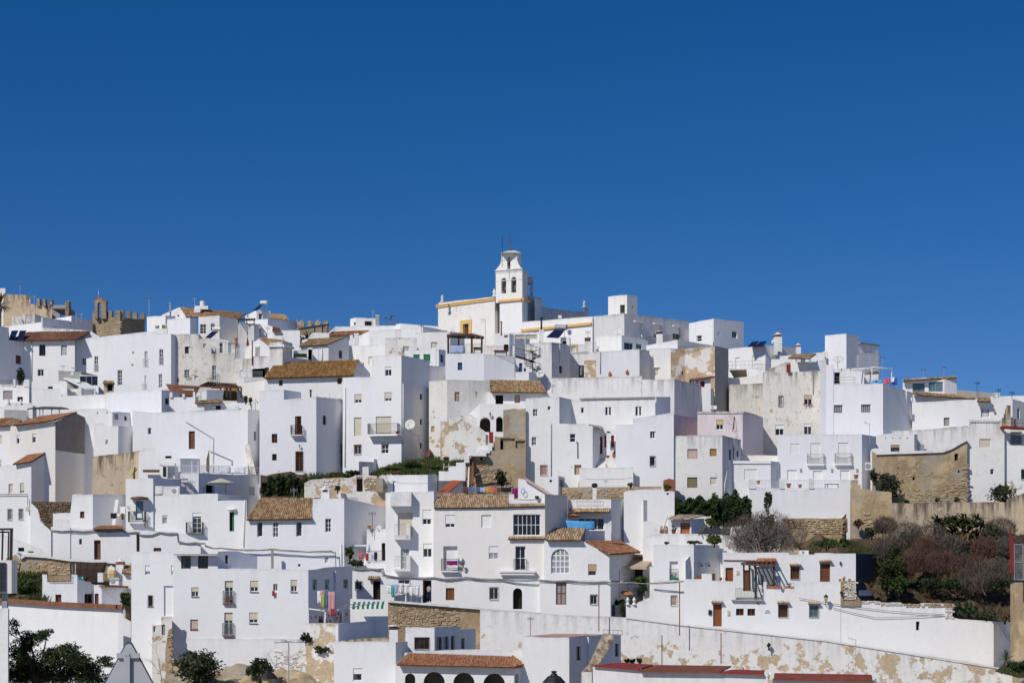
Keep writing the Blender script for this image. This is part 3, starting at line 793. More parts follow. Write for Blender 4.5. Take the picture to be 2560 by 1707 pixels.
def rosette(label,X,Y,D,lp,n=16,mat='palm',name='agave',cat='plant',droop=.3,up=1.,w_=.06,trunk=0.):
 b=P(X,Y,D);rt=root(name,b,label,cat);ln=lp*mpx(D);c=b+Z*trunk
 if trunk:MB().tube([b-Z*.2,c],.14,7,.11).done('trunk','bark',rt)
 fronds(rt,c,n,ln,w_,mat,droop,up,seed=int(X),name='leaf');return rt

# ---------------------------------------------------------------- stones
STM=[]
def stone_meshes(mat):
 out_=[]
 for k in range(8):
  v=[];s=[]
  for z,sc in((-.5,1.),(.30,.97),(.5,.78)):
   for a,b in((-.5,-.5),(0,-.5),(.5,-.5),(.5,.5),(0,.5),(-.5,.5)):v.append((a*sc*R.uniform(.86,1.04),b*sc*R.uniform(.82,1.04),z*R.uniform(.85,1.1)))
  f=[tuple(range(12,18))]
  for l in(0,1):
   for i in range(6):j=(i+1)%6;f.append((l*6+i,l*6+j,l*6+6+j,l*6+6+i))
  me=bpy.data.meshes.new('stone');me.from_pydata(v,[],f);me.materials.append(M[mat]);out_.append(me)
 return out_
SM={}
def stones(h,si,poly,sw,sh,mat='stone',dens=1.,maxn=300,proud=.07,name='stone',jag=.0):
 """field stones laid in rough courses over the sheet rectangle poly = (x0, y0, x1, y1[, y0b, y1b])"""
 if mat not in SM:SM[mat]=stone_meshes(mat)
 sg=h.segs[si];x0,y0,x1,y1=poly[:4];y0b,y1b=(poly[4],poly[5])if len(poly)>4 else(y0,y1)
 u0,z1=sg.uv(x0,y0);_,z0=sg.uv(x0,y1);u1,z1b=sg.uv(x1,y0b);_,z0b=sg.uv(x1,y1b);off=WL[h.root.name]
 off=WL[h.wall.name]
 todo=[];v=0.;rows=max(1,int((z1-z0)/sh))
 for j in range(rows):
  u=u0+R.uniform(0,sw)
  while u<u1:
   w_=sw*R.uniform(.5,1.6);s=(u-u0)/(u1-u0);zl=z0+(z0b-z0)*s;zh=z1+(z1b-z1)*s;t=(j+.5)/rows
   if R.random()<dens and not(jag and t>1-jag*R.random()):todo.append((u+w_/2,zl+(zh-zl)*t+R.uniform(-.25,.25)*sh,w_*.96,(zh-zl)/rows*R.uniform(.75,1.05)))
   u+=w_
 R.shuffle(todo);V=[];Fq=[]
 for k,(u,z,w_,t)in enumerate(todo):
  me=R.choice(SM[mat]);p=sg.at(u,z,proud*R.uniform(-.1,.5));dep=proud*2.2
  Mx=Matrix(((sg.u.x*w_,0,sg.n.x*dep,p.x-off.x),(sg.u.y*w_,0,sg.n.y*dep,p.y-off.y),(0,t,0,p.z-off.z),(0,0,0,1)))@Matrix.Rotation(R.gauss(0,.06),4,'Z')
  if k<maxn:
   b=bpy.data.objects.new(name,me);COL.objects.link(b);b.parent=h.wall;b.matrix_local=Mx
  else:
   n=len(V);V+=[tuple(Mx@x.co+off)for x in me.vertices];Fq+=[[i+n for i in q.vertices]for q in me.polygons]
 if V:obj('small_stones',V,Fq,mat,h.wall,kind='stuff')
def patch(name,quad,nx,ny,amp,mat,label=None,kind='structure'):
 """sloping ground between four sheet corners (bottom-left, bottom-right, top-right, top-left)"""
 q=[p if isinstance(p,Vector)else P(*p)for p in quad];V=[];Fq=[]
 for j in range(ny+1):
  for i in range(nx+1):
   s,t=i/nx,j/ny;p=(q[0]*(1-s)+q[1]*s)*(1-t)+(q[3]*(1-s)+q[2]*s)*t
   V.append(p+Z*amp*(math.sin(p.x*1.3+p.y*.7)+math.sin(p.x*.6-p.y*1.9)+R.uniform(-.7,.7))*.5)
 for j in range(ny):
  for i in range(nx):a=j*(nx+1)+i;Fq.append((a,a+1,a+nx+2,a+nx+1))
 b=obj(name,V,Fq,mat,org=(q[0]+q[2])/2);b['kind']=kind
 def at(s,t):
  return(q[0]*(1-s)+q[1]*s)*(1-t)+(q[3]*(1-s)+q[2]*s)*t
 b_at=at
 return b,b_at
def grass(name,at,n,ln,mat,smin=0,smax=1,tmin=0,tmax=1,label=None):
 V=[];Fq=[]
 for _ in range(n):
  p=at(R.uniform(smin,smax),R.uniform(tmin,tmax));d=(rdir()+Z*1.3).normalized();l_=ln*R.uniform(.5,1.4);sd=d.cross(rdir()).normalized()*ln*.16
  i=len(V);V+=[p-sd-Z*.05,p+sd-Z*.05,p+d*l_];Fq.append((i,i+1,i+2))
 return obj(name,V,Fq,mat,kind='stuff')

def hedge(label,X0,Y0,X1,Y1,D,dep,n,size,mat,name='ivy_hedge',cat='hedge'):
 """clipped or wall-hung greenery: leaves filling a box with a lumpy outline"""
 a,b=P(X0,Y1,D),P(X1,Y0,D);rt=root(name,((a.x+b.x)/2,D,a.z),label,cat);V=[];Fq=[]
 for _ in range(n):
  u,v=R.random(),R.random()**.8;lump=.82+.18*math.sin(u*17+1)*math.sin(u*7.3)
  p=Vector((a.x+(b.x-a.x)*u,D+dep*(R.random()**1.6)+.25*math.sin(u*23)*math.sin(v*9),a.z+(b.z-a.z)*v*lump))
  nn=(rdir()+Vector((0,-.5,.5))).normalized();c=nn.cross(rdir()).normalized();e=nn.cross(c);s=size*R.uniform(.6,1.3)
  i=len(V);V+=[p-c*s,p-e*s*.5+nn*s*.1,p+c*s,p+e*s*.5+nn*s*.1];Fq.append((i,i+1,i+2,i+3))
 obj('foliage',V,Fq,mat,rt);MB().box(((a.x+b.x)/2,D+dep*.6,(a.z*.6+b.z*.4)),(b.x-a.x)*.92,dep*.5,(b.z-a.z)*.7).done('stems','dbark',rt)  # solid core box coloured dark for the shade inside the leaves
 return rt
def tangle(parent,c,r3,n,ln,mat,name='twigs',th=.014):
 """a thicket of fine bare twigs"""
 V=[];Fq=[];c=Vector(c)
 for _ in range(n):
  d=rdir();d=d.normalized()*d.length**.4;p=c+Vector((d.x*r3[0],d.y*r3[1],d.z*r3[2]));t=(rdir()+Vector((0,0,.9))).normalized();l_=ln*R.uniform(.4,1.4);s=t.cross(rdir()).normalized()*th;e=(t+rdir()*.5).normalized()
  i=len(V);V+=[p-s,p+s,p+t*l_*.5+s,p+t*l_*.5-s,p+t*l_*.5+e*l_*.5];Fq+=[(i,i+1,i+2,i+3),(i+3,i+2,i+4)]
 return obj(name,V,Fq,mat,parent)

# ================================================================ SETTING: terrain
PROF=[(-400,-7),(60,-4.6),(110,-9.5),(150,-13),(165,-12.5),(176,-10),(183,-5),(187,-1.5),(196,4),(207,10),(218,15.5),(228,20.5),(245,26.5),(262,31),(285,33),(330,27),(450,-8),(900,-45),(8000,-60)]
def ground_z(x,y):
 for(a,za),(b,zb)in zip(PROF,PROF[1:]):
  if a<=y<=b:z=za+(zb-za)*(y-a)/(b-a);break
 if 140<y<600:
  t=min(1,max(0,(x-24)/18));z-=4.0*t*t*(3-2*t)
  e=max(0,abs(x)-110)/90;z-=min(1,e)**2*30
 return z+.35*math.sin(x*.31+y*.17)+.25*math.sin(x*.73-y*.41)
xs=[-4000,-1500,-600,-300]+[-200+8*i for i in range(51)]+[300,600,1500,4000]
ys=[-400,-60,0,30,60,90,110,130,140]+[145+4*i for i in range(48)]+[340,380,450,600,900,2000,5000,8000]
GV=[(x,y,ground_z(x,y))for y in ys for x in xs];nx=len(xs)
GF=[(j*nx+i,j*nx+i+1,(j+1)*nx+i+1,(j+1)*nx+i)for j in range(len(ys)-1)for i in range(nx-1)]
gr=obj('hillside_ground',GV,GF,'ground');gr['kind']='structure'

# ================================================================ SKYLINE, LEFT (sheet A)
o(0,680)
H('house','pale weathered house end at the far left behind the palm',286,[(-80,185),(62,192)],520,'dirty')
H('house','stained flat-topped block on the skyline right of the palm',283,[(40,258),(357,273)],530,'sand')
h=H('unfinished_house','unfinished roof terrace with bare concrete pillars on the left skyline',280,[(355,376),(612,392)],560,'sand',[])
for x0,x1,y0 in((430,466,312),(502,532,320),(578,612,326)):boxthing('pillar',0,0,x0,y0,x1,400,279.6,1.2,'sand',h.root)
boxthing('pillar',0,0,766,340,810,560,279,1.2,'sand',h.root)
m=MB();a,b=P(606,440,280),P(770,385,280);m.box(((a.x+b.x)/2,283,(a.z+b.z)/2),b.x-a.x,6.5,.55);m.done('roof_slab','concrete',h.root)
boxthing('back_wall',0,0,612,430,704,560,285,.4,'concrete',h.root)
H('house','low dirty white house under the unfinished terrace',274,[(140,522),(408,492),(500,522,'S')],640,'vdirty')
H('house','white rooftop box between unfinished terrace and stone tower',268,[(640,550,'L'),(838,515),(1090,572,('S',.6))],720,'white2')
H('house','long low white terrace wall behind the brown hipped roof',263,[(-60,655,5),(484,590),(486,532),(500,530),(830,576,('S',.6))],720,'white2')
H('house','dirty strip of parapet just above the brown hipped roof',258,[(500,652),(1085,692)],730,'dirty')
# castle tower
t=root('castle_tower',P(1300,780,272),'square brown stone castle tower with battlements and bell gable','tower')
hc=H('','',271,[(1088,536,1.5),(1412,536,0),(1702,562,('S',.38))],800,'castle',back=11,thing=t,par=1.2)
def merlon(X0,X1,Y0,Y1,D,parent,cap=False,mat='castle',dep=.7):
 a,b=P(X0,Y1,D),P(X1,Y0,D);c=(a+b)/2
 m=MB().box((c.x,D+dep/2,c.z),b.x-a.x,dep,b.z-a.z);m.done('merlon',mat,parent)
 if cap:MB().lathe((c.x,D+dep/2,b.z),[((b.x-a.x)*.72,0),(.04,(b.x-a.x)*.55)],4).done('merlon_cap',mat,parent)
for x0,x1,y0,dd in((1088,1134,468,1.4),(1214,1262,466,.9),(1278,1318,456,.5),(1357,1414,452,.1)):merlon(x0,x1,y0,545,271+dd,t)
for x0,x1,y0,dd in((1416,1452,450,.3),(1487,1533,460,3.2),(1562,1612,474,6.8),(1650,1700,486,11)):merlon(x0,x1,y0,560,271.2+dd,t)
# the bell gable is pierced: two piers, an arched head and a coping
for x0,x1 in((1112,1146),(1186,1248)):boxthing('bell_gable_pier',0,0,x0,372,x1,548,271.3,1.0,'castle',t)
m=MB();n=8;D=271.3;xc,rr_=1166,20
arc=[(xc-rr_*math.cos(math.pi*k/n),375-22*math.sin(math.pi*k/n))for k in range(n+1)]
outl=[(1112,374),(1112,350),(1178,303),(1248,350),(1248,374)]
poly=outl+[(1186,374)]+arc[::-1][1:-1]+[(1146,374)]
v=[P(x,y,D)for x,y in poly];v2=[p+Vector((0,1,0))for p in v];N=len(v)
m.add(v+v2,[tuple(range(N)),tuple(range(2*N-1,N-1,-1))]+[(i,i+N,(i+1)%N+N,(i+1)%N)for i in range(N)]);m.done('bell_gable_head','castle',t)
for a,b in(((1106,352),(1178,299)),((1178,299),(1254,352))):beam(t,P(*a,271.6)+Vector((0,.4,0)),P(*b,271.6)+Vector((0,.4,0)),1.3,.22,'tile_brown','coping')
stones(hc,0,(1090,545,1410,760),.4,.21,'cstone',.7,180,.03);stones(hc,1,(1416,550,1690,700),.4,.21,'cstone',.45,100,.03)
flue('thin lightning rod beside the castle bell gable',1158,210,300,272,.04,'alu',False)
h=H('house','white upper house with small dark opening right of the castle tower',241,[(1728,527,1.5),(1945,510,0),(2062,520,'S')],760,'white',[('dk',1826,630,1872,662)])
chimney('round-topped tan chimney beside the white terrace box',1905,615,1962,680,239,'flat','sand')
h=H('house','white rooftop box with shaded end on the long facade terrace',237.5,[(1966,556,1),(2236,540),(2310,548,'S')],760,'white2')
# long white facade
h=H('long_white_house','long clean white facade with tall narrow windows below the castle tower',227.6,[(866,798,2.2),(1698,704,.6),(1826,700,.4),(1828,748,.4),(2012,724,0),(2062,742,'S')],1400,'white2',
  [('gl',962,1006,1010,1095,{'rw':2}),('gl',1110,990,1155,1170,{'rw':4}),('gl',1687,932,1736,1115,{'rw':4,'gl':'curtain'}),('gl',1872,908,1920,1090,{'rw':4}),
   ('gl',1382,1152,1436,1332,{'rw':4}),('gl',1677,1218,1722,1378,{'rw':3,'gl':'curtain'}),('gl',1866,1198,1906,1360,{'rw':3})],back=8)
for x0,y0,x1,y1 in((1680,1015,1740,1118),(1866,1000,1922,1092),(1100,1085,1158,1172),(1672,1310,1724,1380)):
 sg=h.segs[0]if x0<1690 else h.segs[3];u0,u1,v0,v1=sg.rect(x0,y0,x1,y1);rail(h.root,sg.at(u0,v0),sg.at(u1,v0),v1-v0,.11,'wiron',off=.05)
for x,y in((1565,945),(1556,1090)):sg=h.segs[0];p=sg.at(*sg.uv(x,y),.02);MB().lathe(p,[(.14,-.02),(.14,.03)],10,(sg.u,Z,sg.n)).done('vent','sg',h.root)
boxthing('parapet',0,0,1826,665,1968,745,236,.3,'white',h.root)
# house with brown hipped roof
h=H('hipped_roof_house','white house with brown hipped tile roof and solar panels',228,[(268,806),(372,808),(374,806),(880,798)],1400,'white',
  [('dk',459,852,535,985,{'r':.3,'col':'glass'}),('gl',716,848,789,982,{'gl':'curtain','rw':3}),('gl',442,1142,515,1224,{'c':2,'rw':1})],par=0)
roof(h.root,(105,804,227.4),(650,798,227.4),(325,706,232),(588,700,232),42,5,'tile_brown')
roof(h.root,(650,798,227.4),(905,786,227.4),(590,702,232),(1072,696,232),26,5,'tile_brown')
H('gable_wall','small white gable right of the brown hipped roof',231.5,[(900,800),(1074,698),(1166,758)],800,'white',back=3,par=0,cat='house',ext=.5)
wallpipe(h,2,[(374,815),(372,1280)],.06)
for k,x in enumerate((104,200)):
 q=[P(x,795,226.6),P(x+66,790,226.6),P(x+108,686,229),P(x+32,688,229)];n=(q[1]-q[0]).cross(q[3]-q[0]).normalized()*.09
 b=obj('solar_collector',q+[p-n for p in q],[(0,1,2,3),(7,6,5,4),(0,4,5,1),(1,5,6,2),(2,6,7,3),(3,7,4,0)],'panel',org=q[0])
 tag(b,['blue-black solar panel at the left end of the brown roof','blue-black solar panel nearest the brown roof tiles'][k],'solar panel','solar panels on the hipped roof')
h=H('house','shaded bluish white house wall at the left edge with brown shutter',224,[(-90,628),(-8,636),(103,654,('S',.55)),(104,800,('S',.55)),(271,816,('S',.55))],1290,'white2',
  [('bd',184,978,252,1082,{'seg':3,'rw':1,'c':2})],back=6)
# terrace house lower left
h=H('terrace_house','white terrace house with dark shuttered window at the left edge',217.5,[(-80,1310),(275,1330),(277,1290),(342,1290)],1560,'soft',[('rs',36,1392,150,1500,{'col':'sg'}),('dk',203,1466,268,1520,{'r':.3})])
for x0,x1,y0 in((150,180,1262),(284,342,1262)):boxthing('pillar',0,0,x0,y0,x1,1345,217.4,.6,'white',h.root)
rail(h.root,P(0,1318,217.3),P(150,1320,217.3),46*mpx(217),.13)
bush('leafy green climber on the terrace beside the shaded wall',240,1318,218.4,58,190,500,.13,'leafd')
o(0,960)
h=H('house','low white wall with four short posts under the left terrace house',214,[(-60,265),(60,262),(92,222),(380,222)],420,'soft',back=4)
for x in(97,240):boxthing('post',0,0,x-9,178,x+9,226,213.8,.3,'white',h.root)
h=H('house','white house front with grey roof terrace left of centre top',214.5,[(384,55),(722,55),(723,140),(955,132),(1238,118)],420,'white',[])
boxthing('terrace_wall',0,0,723,55,957,140,219,.3,'soft',h.root)
boxthing('pier',0,0,918,36,958,140,214.7,.5,'white',h.root)
o(0,680)
h=H('grey_block','bare grey concrete block with antennas behind the left terraces',221,[(688,1158),(957,1172),(1150,1215,('S',.6))],1420,'concrete',[('dk',558,1248,622,1330)]if False else[])
h=H('house','white lean-to with dark porch below the grey concrete block',217.6,[(560,1340),(680,1285),(762,1278),(790,1300)],1420,'white',[('dk',563,1345,622,1400,{'r':.2})],back=4)
r_=root('sloping_canopy',P(940,1330,217),'white sloping canopy over a dark terrace on the left','canopy')
q=[P(1005,1365,216.5),P(1130,1365,217),P(960,1262,221),P(745,1240,221)];n=Vector((0,0,.14))
obj('roof_panel',q+[p-n for p in q],[(0,1,2,3),(7,6,5,4),(0,4,5,1),(1,5,6,2),(2,6,7,3),(3,7,4,0)],'wh',r_)
for x in(940,1115):boxthing('post',0,0,x-6,1330,x+6,1440,217,.1,'wiron',r_)
obj('back_wall',[P(760,1445,221.5),P(1140,1445,221.5),P(1140,1290,221.5),P(760,1290,221.5)],[(0,1,2,3)],'room',r_)
h=H('porch','dark glazed porch with flat roof under the long white facade',219.5,[(935,1212),(1158,1216)],1345,'white',[('gl',938,1222,1150,1335,{'c':3,'rw':1,'fr':'giron'})],back=4,cat='porch')
h=H('brick_hut','small tan brick hut with tile roof below the long facade',219,[(1222,1300),(1340,1302)],1420,'sand',[('dk',1262,1318,1322,1398,{'r':.3})],back=2.5,par=0,cat='hut')
roof(h.root,(1208,1308,218.6),(1350,1310,218.6),(1218,1276,220.5),(1335,1282,220.5),10,3,'tile_old')

# ================================================================ sheet B
o(400,680)
h=H('gabled_house','skyline house with long weathered tile roof and white gable',250,[(20,506,6),(210,418,6),(228,416,6),(232,416,3),(305,525,0)],640,'white',[('dk',202,506,236,524,{'r':.2,'seg':0})],par=0,back=9)
H('house','white gable face of the long tiled house on the skyline',252,[(152,522),(228,416),(306,524)],620,'white',[('dk',204,505,236,524,{'r':.2})],par=0,back=6,ext=1)
roof(h.root,(308,524,249.5),(930,548,249.5),(230,415,255.5),(1012,482,256),52,8,'tile_old')
boxthing('hatch',0,0,400,428,472,476,252,1.4,'white',h.root)
r_=root('water_tank',P(500,415,254),'white cylindrical water tank on the skyline tile roof','water tank')
c=P(500,410,254);mm=mpx(254);MB().lathe(c,[(30*mm,0),(31*mm,2*mm),(31*mm,62*mm),(29*mm,66*mm)],16).done('drum','tank',r_);MB().box(c-Z*.25,1.9,1.9,.5).done('plinth','white',r_)
roof(root('tiled_roof',P(1400,562,256),'short bright tile roof right of the rooftop solar heater','roof'),(1298,550,255),(1518,564,255),(1296,490,259),(1472,500,259),18,5,'tile_light')
h=H('house','cream rooftop house with white double doors and grey side',246,[(452,527),(700,512),(920,556,('S',.6))],790,'cream',[('gl',472,614,544,726,{'rw':3}),('gl',596,606,646,690,{'rw':2})])
h=H('roof_hut','white rooftop hut carrying a solar water heater',250.5,[(1002,514,1),(1135,447,0),(1296,457,1)],640,'white',[('gl',1162,488,1207,556,{'c':1,'rw':2}),('dk',1022,508,1040,530,{'r':.15})],back=3.5)
solar('solar water heater with white tank on the skyline rooftop hut',250.5,(1188,1262,358,20),[(1092,452),(1140,447),(1215,372),(1180,378)])
h=H('house','broad white wall between solar hut and crenellated wall',249,[(1130,560,1),(1268,550),(1612,574,('S',.6))],720,'white2')
h=H('house','white terrace house with dark red lean-to and dish',245,[(1165,600,1),(1322,640),(1324,690),(1645,684)],790,'white',[('rs',1168,660,1208,694,{'col':'sg'})])
q=[P(1318,690,244.5),P(1422,692,244.5),P(1410,660,247),P(1330,642,247)];obj('lean_to_roof',q+[p-Z*.1 for p in q],[(0,1,2,3),(7,6,5,4),(0,4,5,1),(1,5,6,2),(2,6,7,3),(3,7,4,0)],'wood',h.root)
t=root('crenellated_wall',P(1780,720,262),'brown stone town wall with pyramid-capped merlons on the skyline','town wall')
H('','',262,[(1585,640),(1992,648)],760,'castle',back=1.4,thing=t,par=0)
for x in(1605,1665,1765,1855,1945):merlon(x-30,x+30,592,645,262,t,True,'sand',.9)
c_=root('black_canopy',P(1800,740,254),'black sloping canopy in front of the crenellated wall','canopy')
q=[P(1622,676,252),P(1985,618,252),P(1990,606,256),P(1640,658,256)];obj('roof_panel',q+[p-Z*.14 for p in q],[(0,1,2,3),(7,6,5,4),(0,4,5,1),(1,5,6,2),(2,6,7,3),(3,7,4,0)],'iron',c_)
for x,y0 in((1640,670),(1820,655),(1912,640),(1975,625)):beam(c_,P(x,y0,252.3),P(x,748,252.3),.16,None,'iron','post')
beam(c_,P(1810,742,252.2),P(1985,745,252.2),.2,None,'iron')
H('house','low white terrace wall below the black canopy',250,[(1648,755),(1812,712),(1990,715)],800,'white',back=3)
rosette('spiky green palm bush in front of the black canopy',1725,785,248,110,22,'palm','palm_bush','plant',.5,1.1,.12)
rosette('second spiky bush at the left of the canopy palm',1670,790,247.6,60,14,'palm','palm_bush','plant',.6,1.,.1)
solar('solar water heater with white tank above the weathered house',240,(622,718,666,19),[(532,770),(600,772),(690,690),(620,690)])
h=H('house','grey rendered block with white chimney pier behind the weathered terraces',244.5,[(918,592),(1036,602,.5),(1038,606,-.5),(1106,606,-.5),(1166,616,('S',.6))],800,'grey')
pg=root('roof_pergola',P(1000,600,244),'small dark pergola on the grey skyline block','pergola')
q=[P(918,560,243.5),P(1118,556,243.5),P(1112,546,247),P(925,548,247)]
for k in range(7):a,b=q[0]*(1-k/6)+q[1]*(k/6),q[3]*(1-k/6)+q[2]*(k/6);beam(pg,a,b,.18,.08,'dwood','slat')
beam(pg,q[0]-Z*.1,q[1]-Z*.1,.14);beam(pg,q[3]-Z*.1,q[2]-Z*.1,.14)
for x in(925,1020,1108):beam(pg,P(x,556,243.6),P(x,612,243.6),.12,None,'dwood','post')
# the big weathered house
h=H('weathered_house','big weathered house with stained walls and iron-railed roof terraces',228.6,[(176,730),(456,726),(458,784),(600,779),(602,958),(866,954),(868,1022),(1094,1018)],1400,'vdirty',
  [('br',0,0,0,0)][:0]+[('gl',292,876,338,958,{'fr':'wood','rw':2}),('ni',508,842,540,890),('gl',287,1148,347,1242,{'rw':3}),('gl',612,1096,660,1272,{'rw':3}),('dk',202,1240,220,1300,{'r':.2}),('ni',405,1220,450,1255)])
sg=h.segs[0];slab(sg,*sg.rect(286,866,344,876),.003,.14).done('window_hood','frame',h.root)
for x0,y0,x1,y1 in((582,1175,680,1272),(282,1215,352,1243)):
 sg=h.segs[4]if x0>500 else h.segs[0];u0,u1,v0,v1=sg.rect(x0,y0,x1,y1);rail(h.root,sg.at(u0,v0),sg.at(u1,v0),v1-v0,.11,'giron',off=.3)
rail(h.root,P(604,957,229.9),P(838,955,229.9),80*mpx(230),.16,'wiron');rail(h.root,P(868,1018,229.9),P(1092,1016,229.9),110*mpx(230),.16,'wiron')
boxthing('terrace_pier',0,0,838,850,882,1020,229.8,.5,'dirty',h.root)
b=H('house','recessed white house wall behind the weathered terrace railing',234,[(600,790),(800,830),(935,845,('S',.5))],1040,'dirty',[('dk',700,828,735,950,{'r':.3})],back=5)
for a,c in(((604,776),(812,812)),((604,786),(812,822))):beam(b.root,P(*a,231),P(*c,231),.09,None,'wiron')
for x,y in((655,800),(795,815)):beam(b.root,P(x,y,230.6),P(x,955,230.6),.09,None,'wiron','post')
um=root('folded_parasol',P(1030,870,232),'folded red parasol on the weathered house terrace','parasol')
c=P(1030,865,232);mm=mpx(232);MB().lathe(c,[(17*mm,0),(15*mm,30*mm),(7*mm,80*mm),(3*mm,102*mm)],8).done('canopy','redp',um);MB().tube([c-Z*1.2,c+Z*105*mm],.03,5).done('pole','wiron',um)
for x,y0,y1 in((960,790,870),(980,800,870)):MB().lathe(P(x,y1,233),[(.22,0),(.24,.1),(.24,(y1-y0)*mpx(233)),(.1,(y1-y0)*mpx(233)+.2)],10).done('gas_tank','tank',um)if False else None
h=H('house','white gable house with small tile roof behind the weathered tower',234.5,[(1000,905,2),(1165,782),(1290,880)],1040,'white',[('dk',1150,908,1171,988,{'r':.2})],par=0,back=5)
roof(h.root,(1290,874,234),(1560,855,236),(1168,772,236),(1440,800,238),18,6,'tile_old')
chimney('small brick-topped pier on the weathered house terrace',1118,870,1166,990,230.5,'flat','dirty')
h=H('tower_house','dirty cream house with thick cornice and grey shaded side',228,[(1086,992),(1284,988),(1286,832),(1440,818),(1555,834,'S'),(1556,1010,'S'),(1768,1030,'S')],1260,'dirty',[('bd',1236,1120,1292,1214,{'rw':1,'c':1})])
sg=h.segs[2];slab(sg,*sg.rect(1276,866,1440,882),.003,.25).done('cornice','frame',h.root);sg=h.segs[3];slab(sg,*sg.rect(1440,868,1560,896),.003,.25).done('cornice','frame',h.root)
wallpipe(h,0,[(1088,800),(1086,1095)],.08,'rust')
h=H('house','white terrace with rail and dark green cover behind tile roofs',236,[(1560,1000),(1744,1004),(1746,900),(1786,895)],1080,'soft')
rail(h.root,P(1570,998,235.9),P(1745,1002,235.9),72*mpx(236),.14);MB().box(P(1650,985,236.8),1.7,.9,.5).done('covered_table','leafd',h.root)
chimney('white pier with pyramid top beside the covered table',1742,890,1788,1050,236,'flat','white')
h=H('house','white house with shaded gable and weathered tile roof above the ochre roof',238,[(1640,870),(1982,862),(2180,772,('S',.5)),(2224,792,('S',.5))],1060,'white2',[('bd',2102,922,2144,1016,{'seg':1,'rw':1})],par=0,back=4)
p0,p1=h.C[1],h.C[2];roof(h.root,P(1636,872,237.6),p0+Vector((-.1,-.3,.08)),P(1755,788,237.6+(p1.y-p0.y)),p1+Vector((0,0,.1)),30,7,'tile_old')
wallpipe(h,0,[(1908,880),(1906,1040)],.05)
# house under the ochre roof
h=H('ochre_roof_house','long low white house under a mossy ochre tile roof',223,[(1226,1245),(2268,1214),(2300,1130,('S',.5)),(2342,1034,('S',.5)),(2470,1190,('S',.5))],1460,'white',[('bd',1398,1268,1442,1336,{'rw':1}),('bd',2086,1246,2136,1316,{'rw':1}),('dk',1210,1282,1222,1302)][:2],par=0,back=3)
roof(h.root,(1228,1246,222.4),(2272,1217,222.4),(1350,1072,229.5),(2340,1032,229.5),50,9,'tile_ochre')
h=H('house','plain cream house front with small railed terrace left of the ochre roof',225,[(905,1240,.5),(1240,1240),(1260,1180)],1460,'cream',[])
rail(h.root,P(945,1242,224.8),P(1204,1240,224.8),72*mpx(225),.13,'giron');b=boxthing('back_window',0,0,948,1172,1016,1246,227,.2,'frame',h.root)
H('house','dirty terrace back wall with barred window left of the ochre roof',228,[(900,1150),(1236,1130)],1300,'dirty',[('gl',950,1182,1014,1246,{'rw':1})],back=3)
# brown pergola terrace and stone-tiled roofs
r_=root('tiled_shed',P(260,1450,224),'brown stone-tiled shed roof below the weathered house','shed')
roof(r_,(150,1450,221),(400,1455,221),(72,1316,226),(470,1346,227),26,9,'tile_brown');boxthing('wall',0,0,60,1375,400,1560,224,3,'soft',r_)
r_=root('tiled_shed',P(830,1470,223.5),'tan tiled shed behind the brown pergola','shed')
roof(r_,(740,1500,221.5),(906,1505,221.5),(750,1306,226),(908,1310,226),12,10,'tile_ochre')
pg=root('timber_pergola',P(700,1500,221),'brown timber pergola with tiled roof on the central left terrace','pergola')
q=[P(470,1345,219.5),P(945,1358,219.5),P(800,1318,223),P(575,1296,223)]
obj('roof_boards',q+[p-Z*.1 for p in q],[(0,1,2,3),(7,6,5,4),(0,4,5,1),(1,5,6,2),(2,6,7,3),(3,7,4,0)],'wood',pg)
for k in range(10):t_=k/9;beam(pg,q[0]*(1-t_)+q[1]*t_+Z*.08,q[3]*(1-t_)+q[2]*t_+Z*.08,.14,.1,'dwood','rafter')
for x in(715,785,828,955):beam(pg,P(x,1352,219.8),P(x,1480,219.8),.17,None,'dwood','post')
beam(pg,P(600,1358,219.7),P(720,1362,219.7),.15);beam(pg,P(905,1350,219.7),P(960,1460,219.7),.12,None,'dwood','brace')

# ================================================================ sheet C: centre left
o(800,680)
h=H('house','low white skyline house with parapet left of the church',258,[(112,702),(182,640),(892,630)],780,'soft')
h=H('roof_hut','small white rooftop box with barred window on the skyline',260,[(355,550,1),(424,538),(696,546,.4)],650,'white',[('dk',528,580,606,628,{'r':.2,'bars':'iron'}),('dk',398,590,420,628,{'r':.2})],back=4)
chimney('short dark-topped chimney on the skyline rooftop box',652,505,696,548,260,'flat','concrete')
for k,(x,y0)in enumerate(((770,540),(825,545),(845,520),(870,515))):
 r_=root('slim_palm',P(x,640,259),['slim dead-topped palm left of its group','second slim palm beside the leftmost','tall slim palm in the middle of the group','tall slim palm right of its group'][k],'palm','slim palms on the skyline')
 a,b=P(x,640,259),P(x+R.uniform(-4,4),y0,259);MB().tube([a,(a+b)/2+Vector((.1,0,0)),b],.07,6,.05).done('trunk','bark',r_);fronds(r_,b,9,.38,.05,'dry',1.0,.8,k,'frond')
h=H('house','white house under a red tile strip left of the church',252.5,[(85,760),(140,738),(585,735)],830,'white',par=0)
roof(h.root,(90,752,251.8),(578,722,251.8),(140,704,254),(576,686,254),30,3,'tile_red')
h=H('house','wide white stepped house left below the church',250,[(342,800,2),(580,692),(892,672),(1210,640),(1500,690,('S',.6))],1040,'white')
H('house','upper white terrace wall touching the church on the left',256.5,[(890,614,1),(945,605),(1400,640,1)],740,'white')
for k,(x0,y0,x1,y1)in enumerate(((402,722,452,872),(583,752,611,862),(882,668,940,768),(352,738,386,795))):
 chimney(['tall white stepped chimney left of the peeling house','slim white pointed chimney above the cream wall','white chimney with pyramid top near the church terrace','short white chimney beside the tile gable'][k],x0,y0,x1,y1,247,'flat','white')
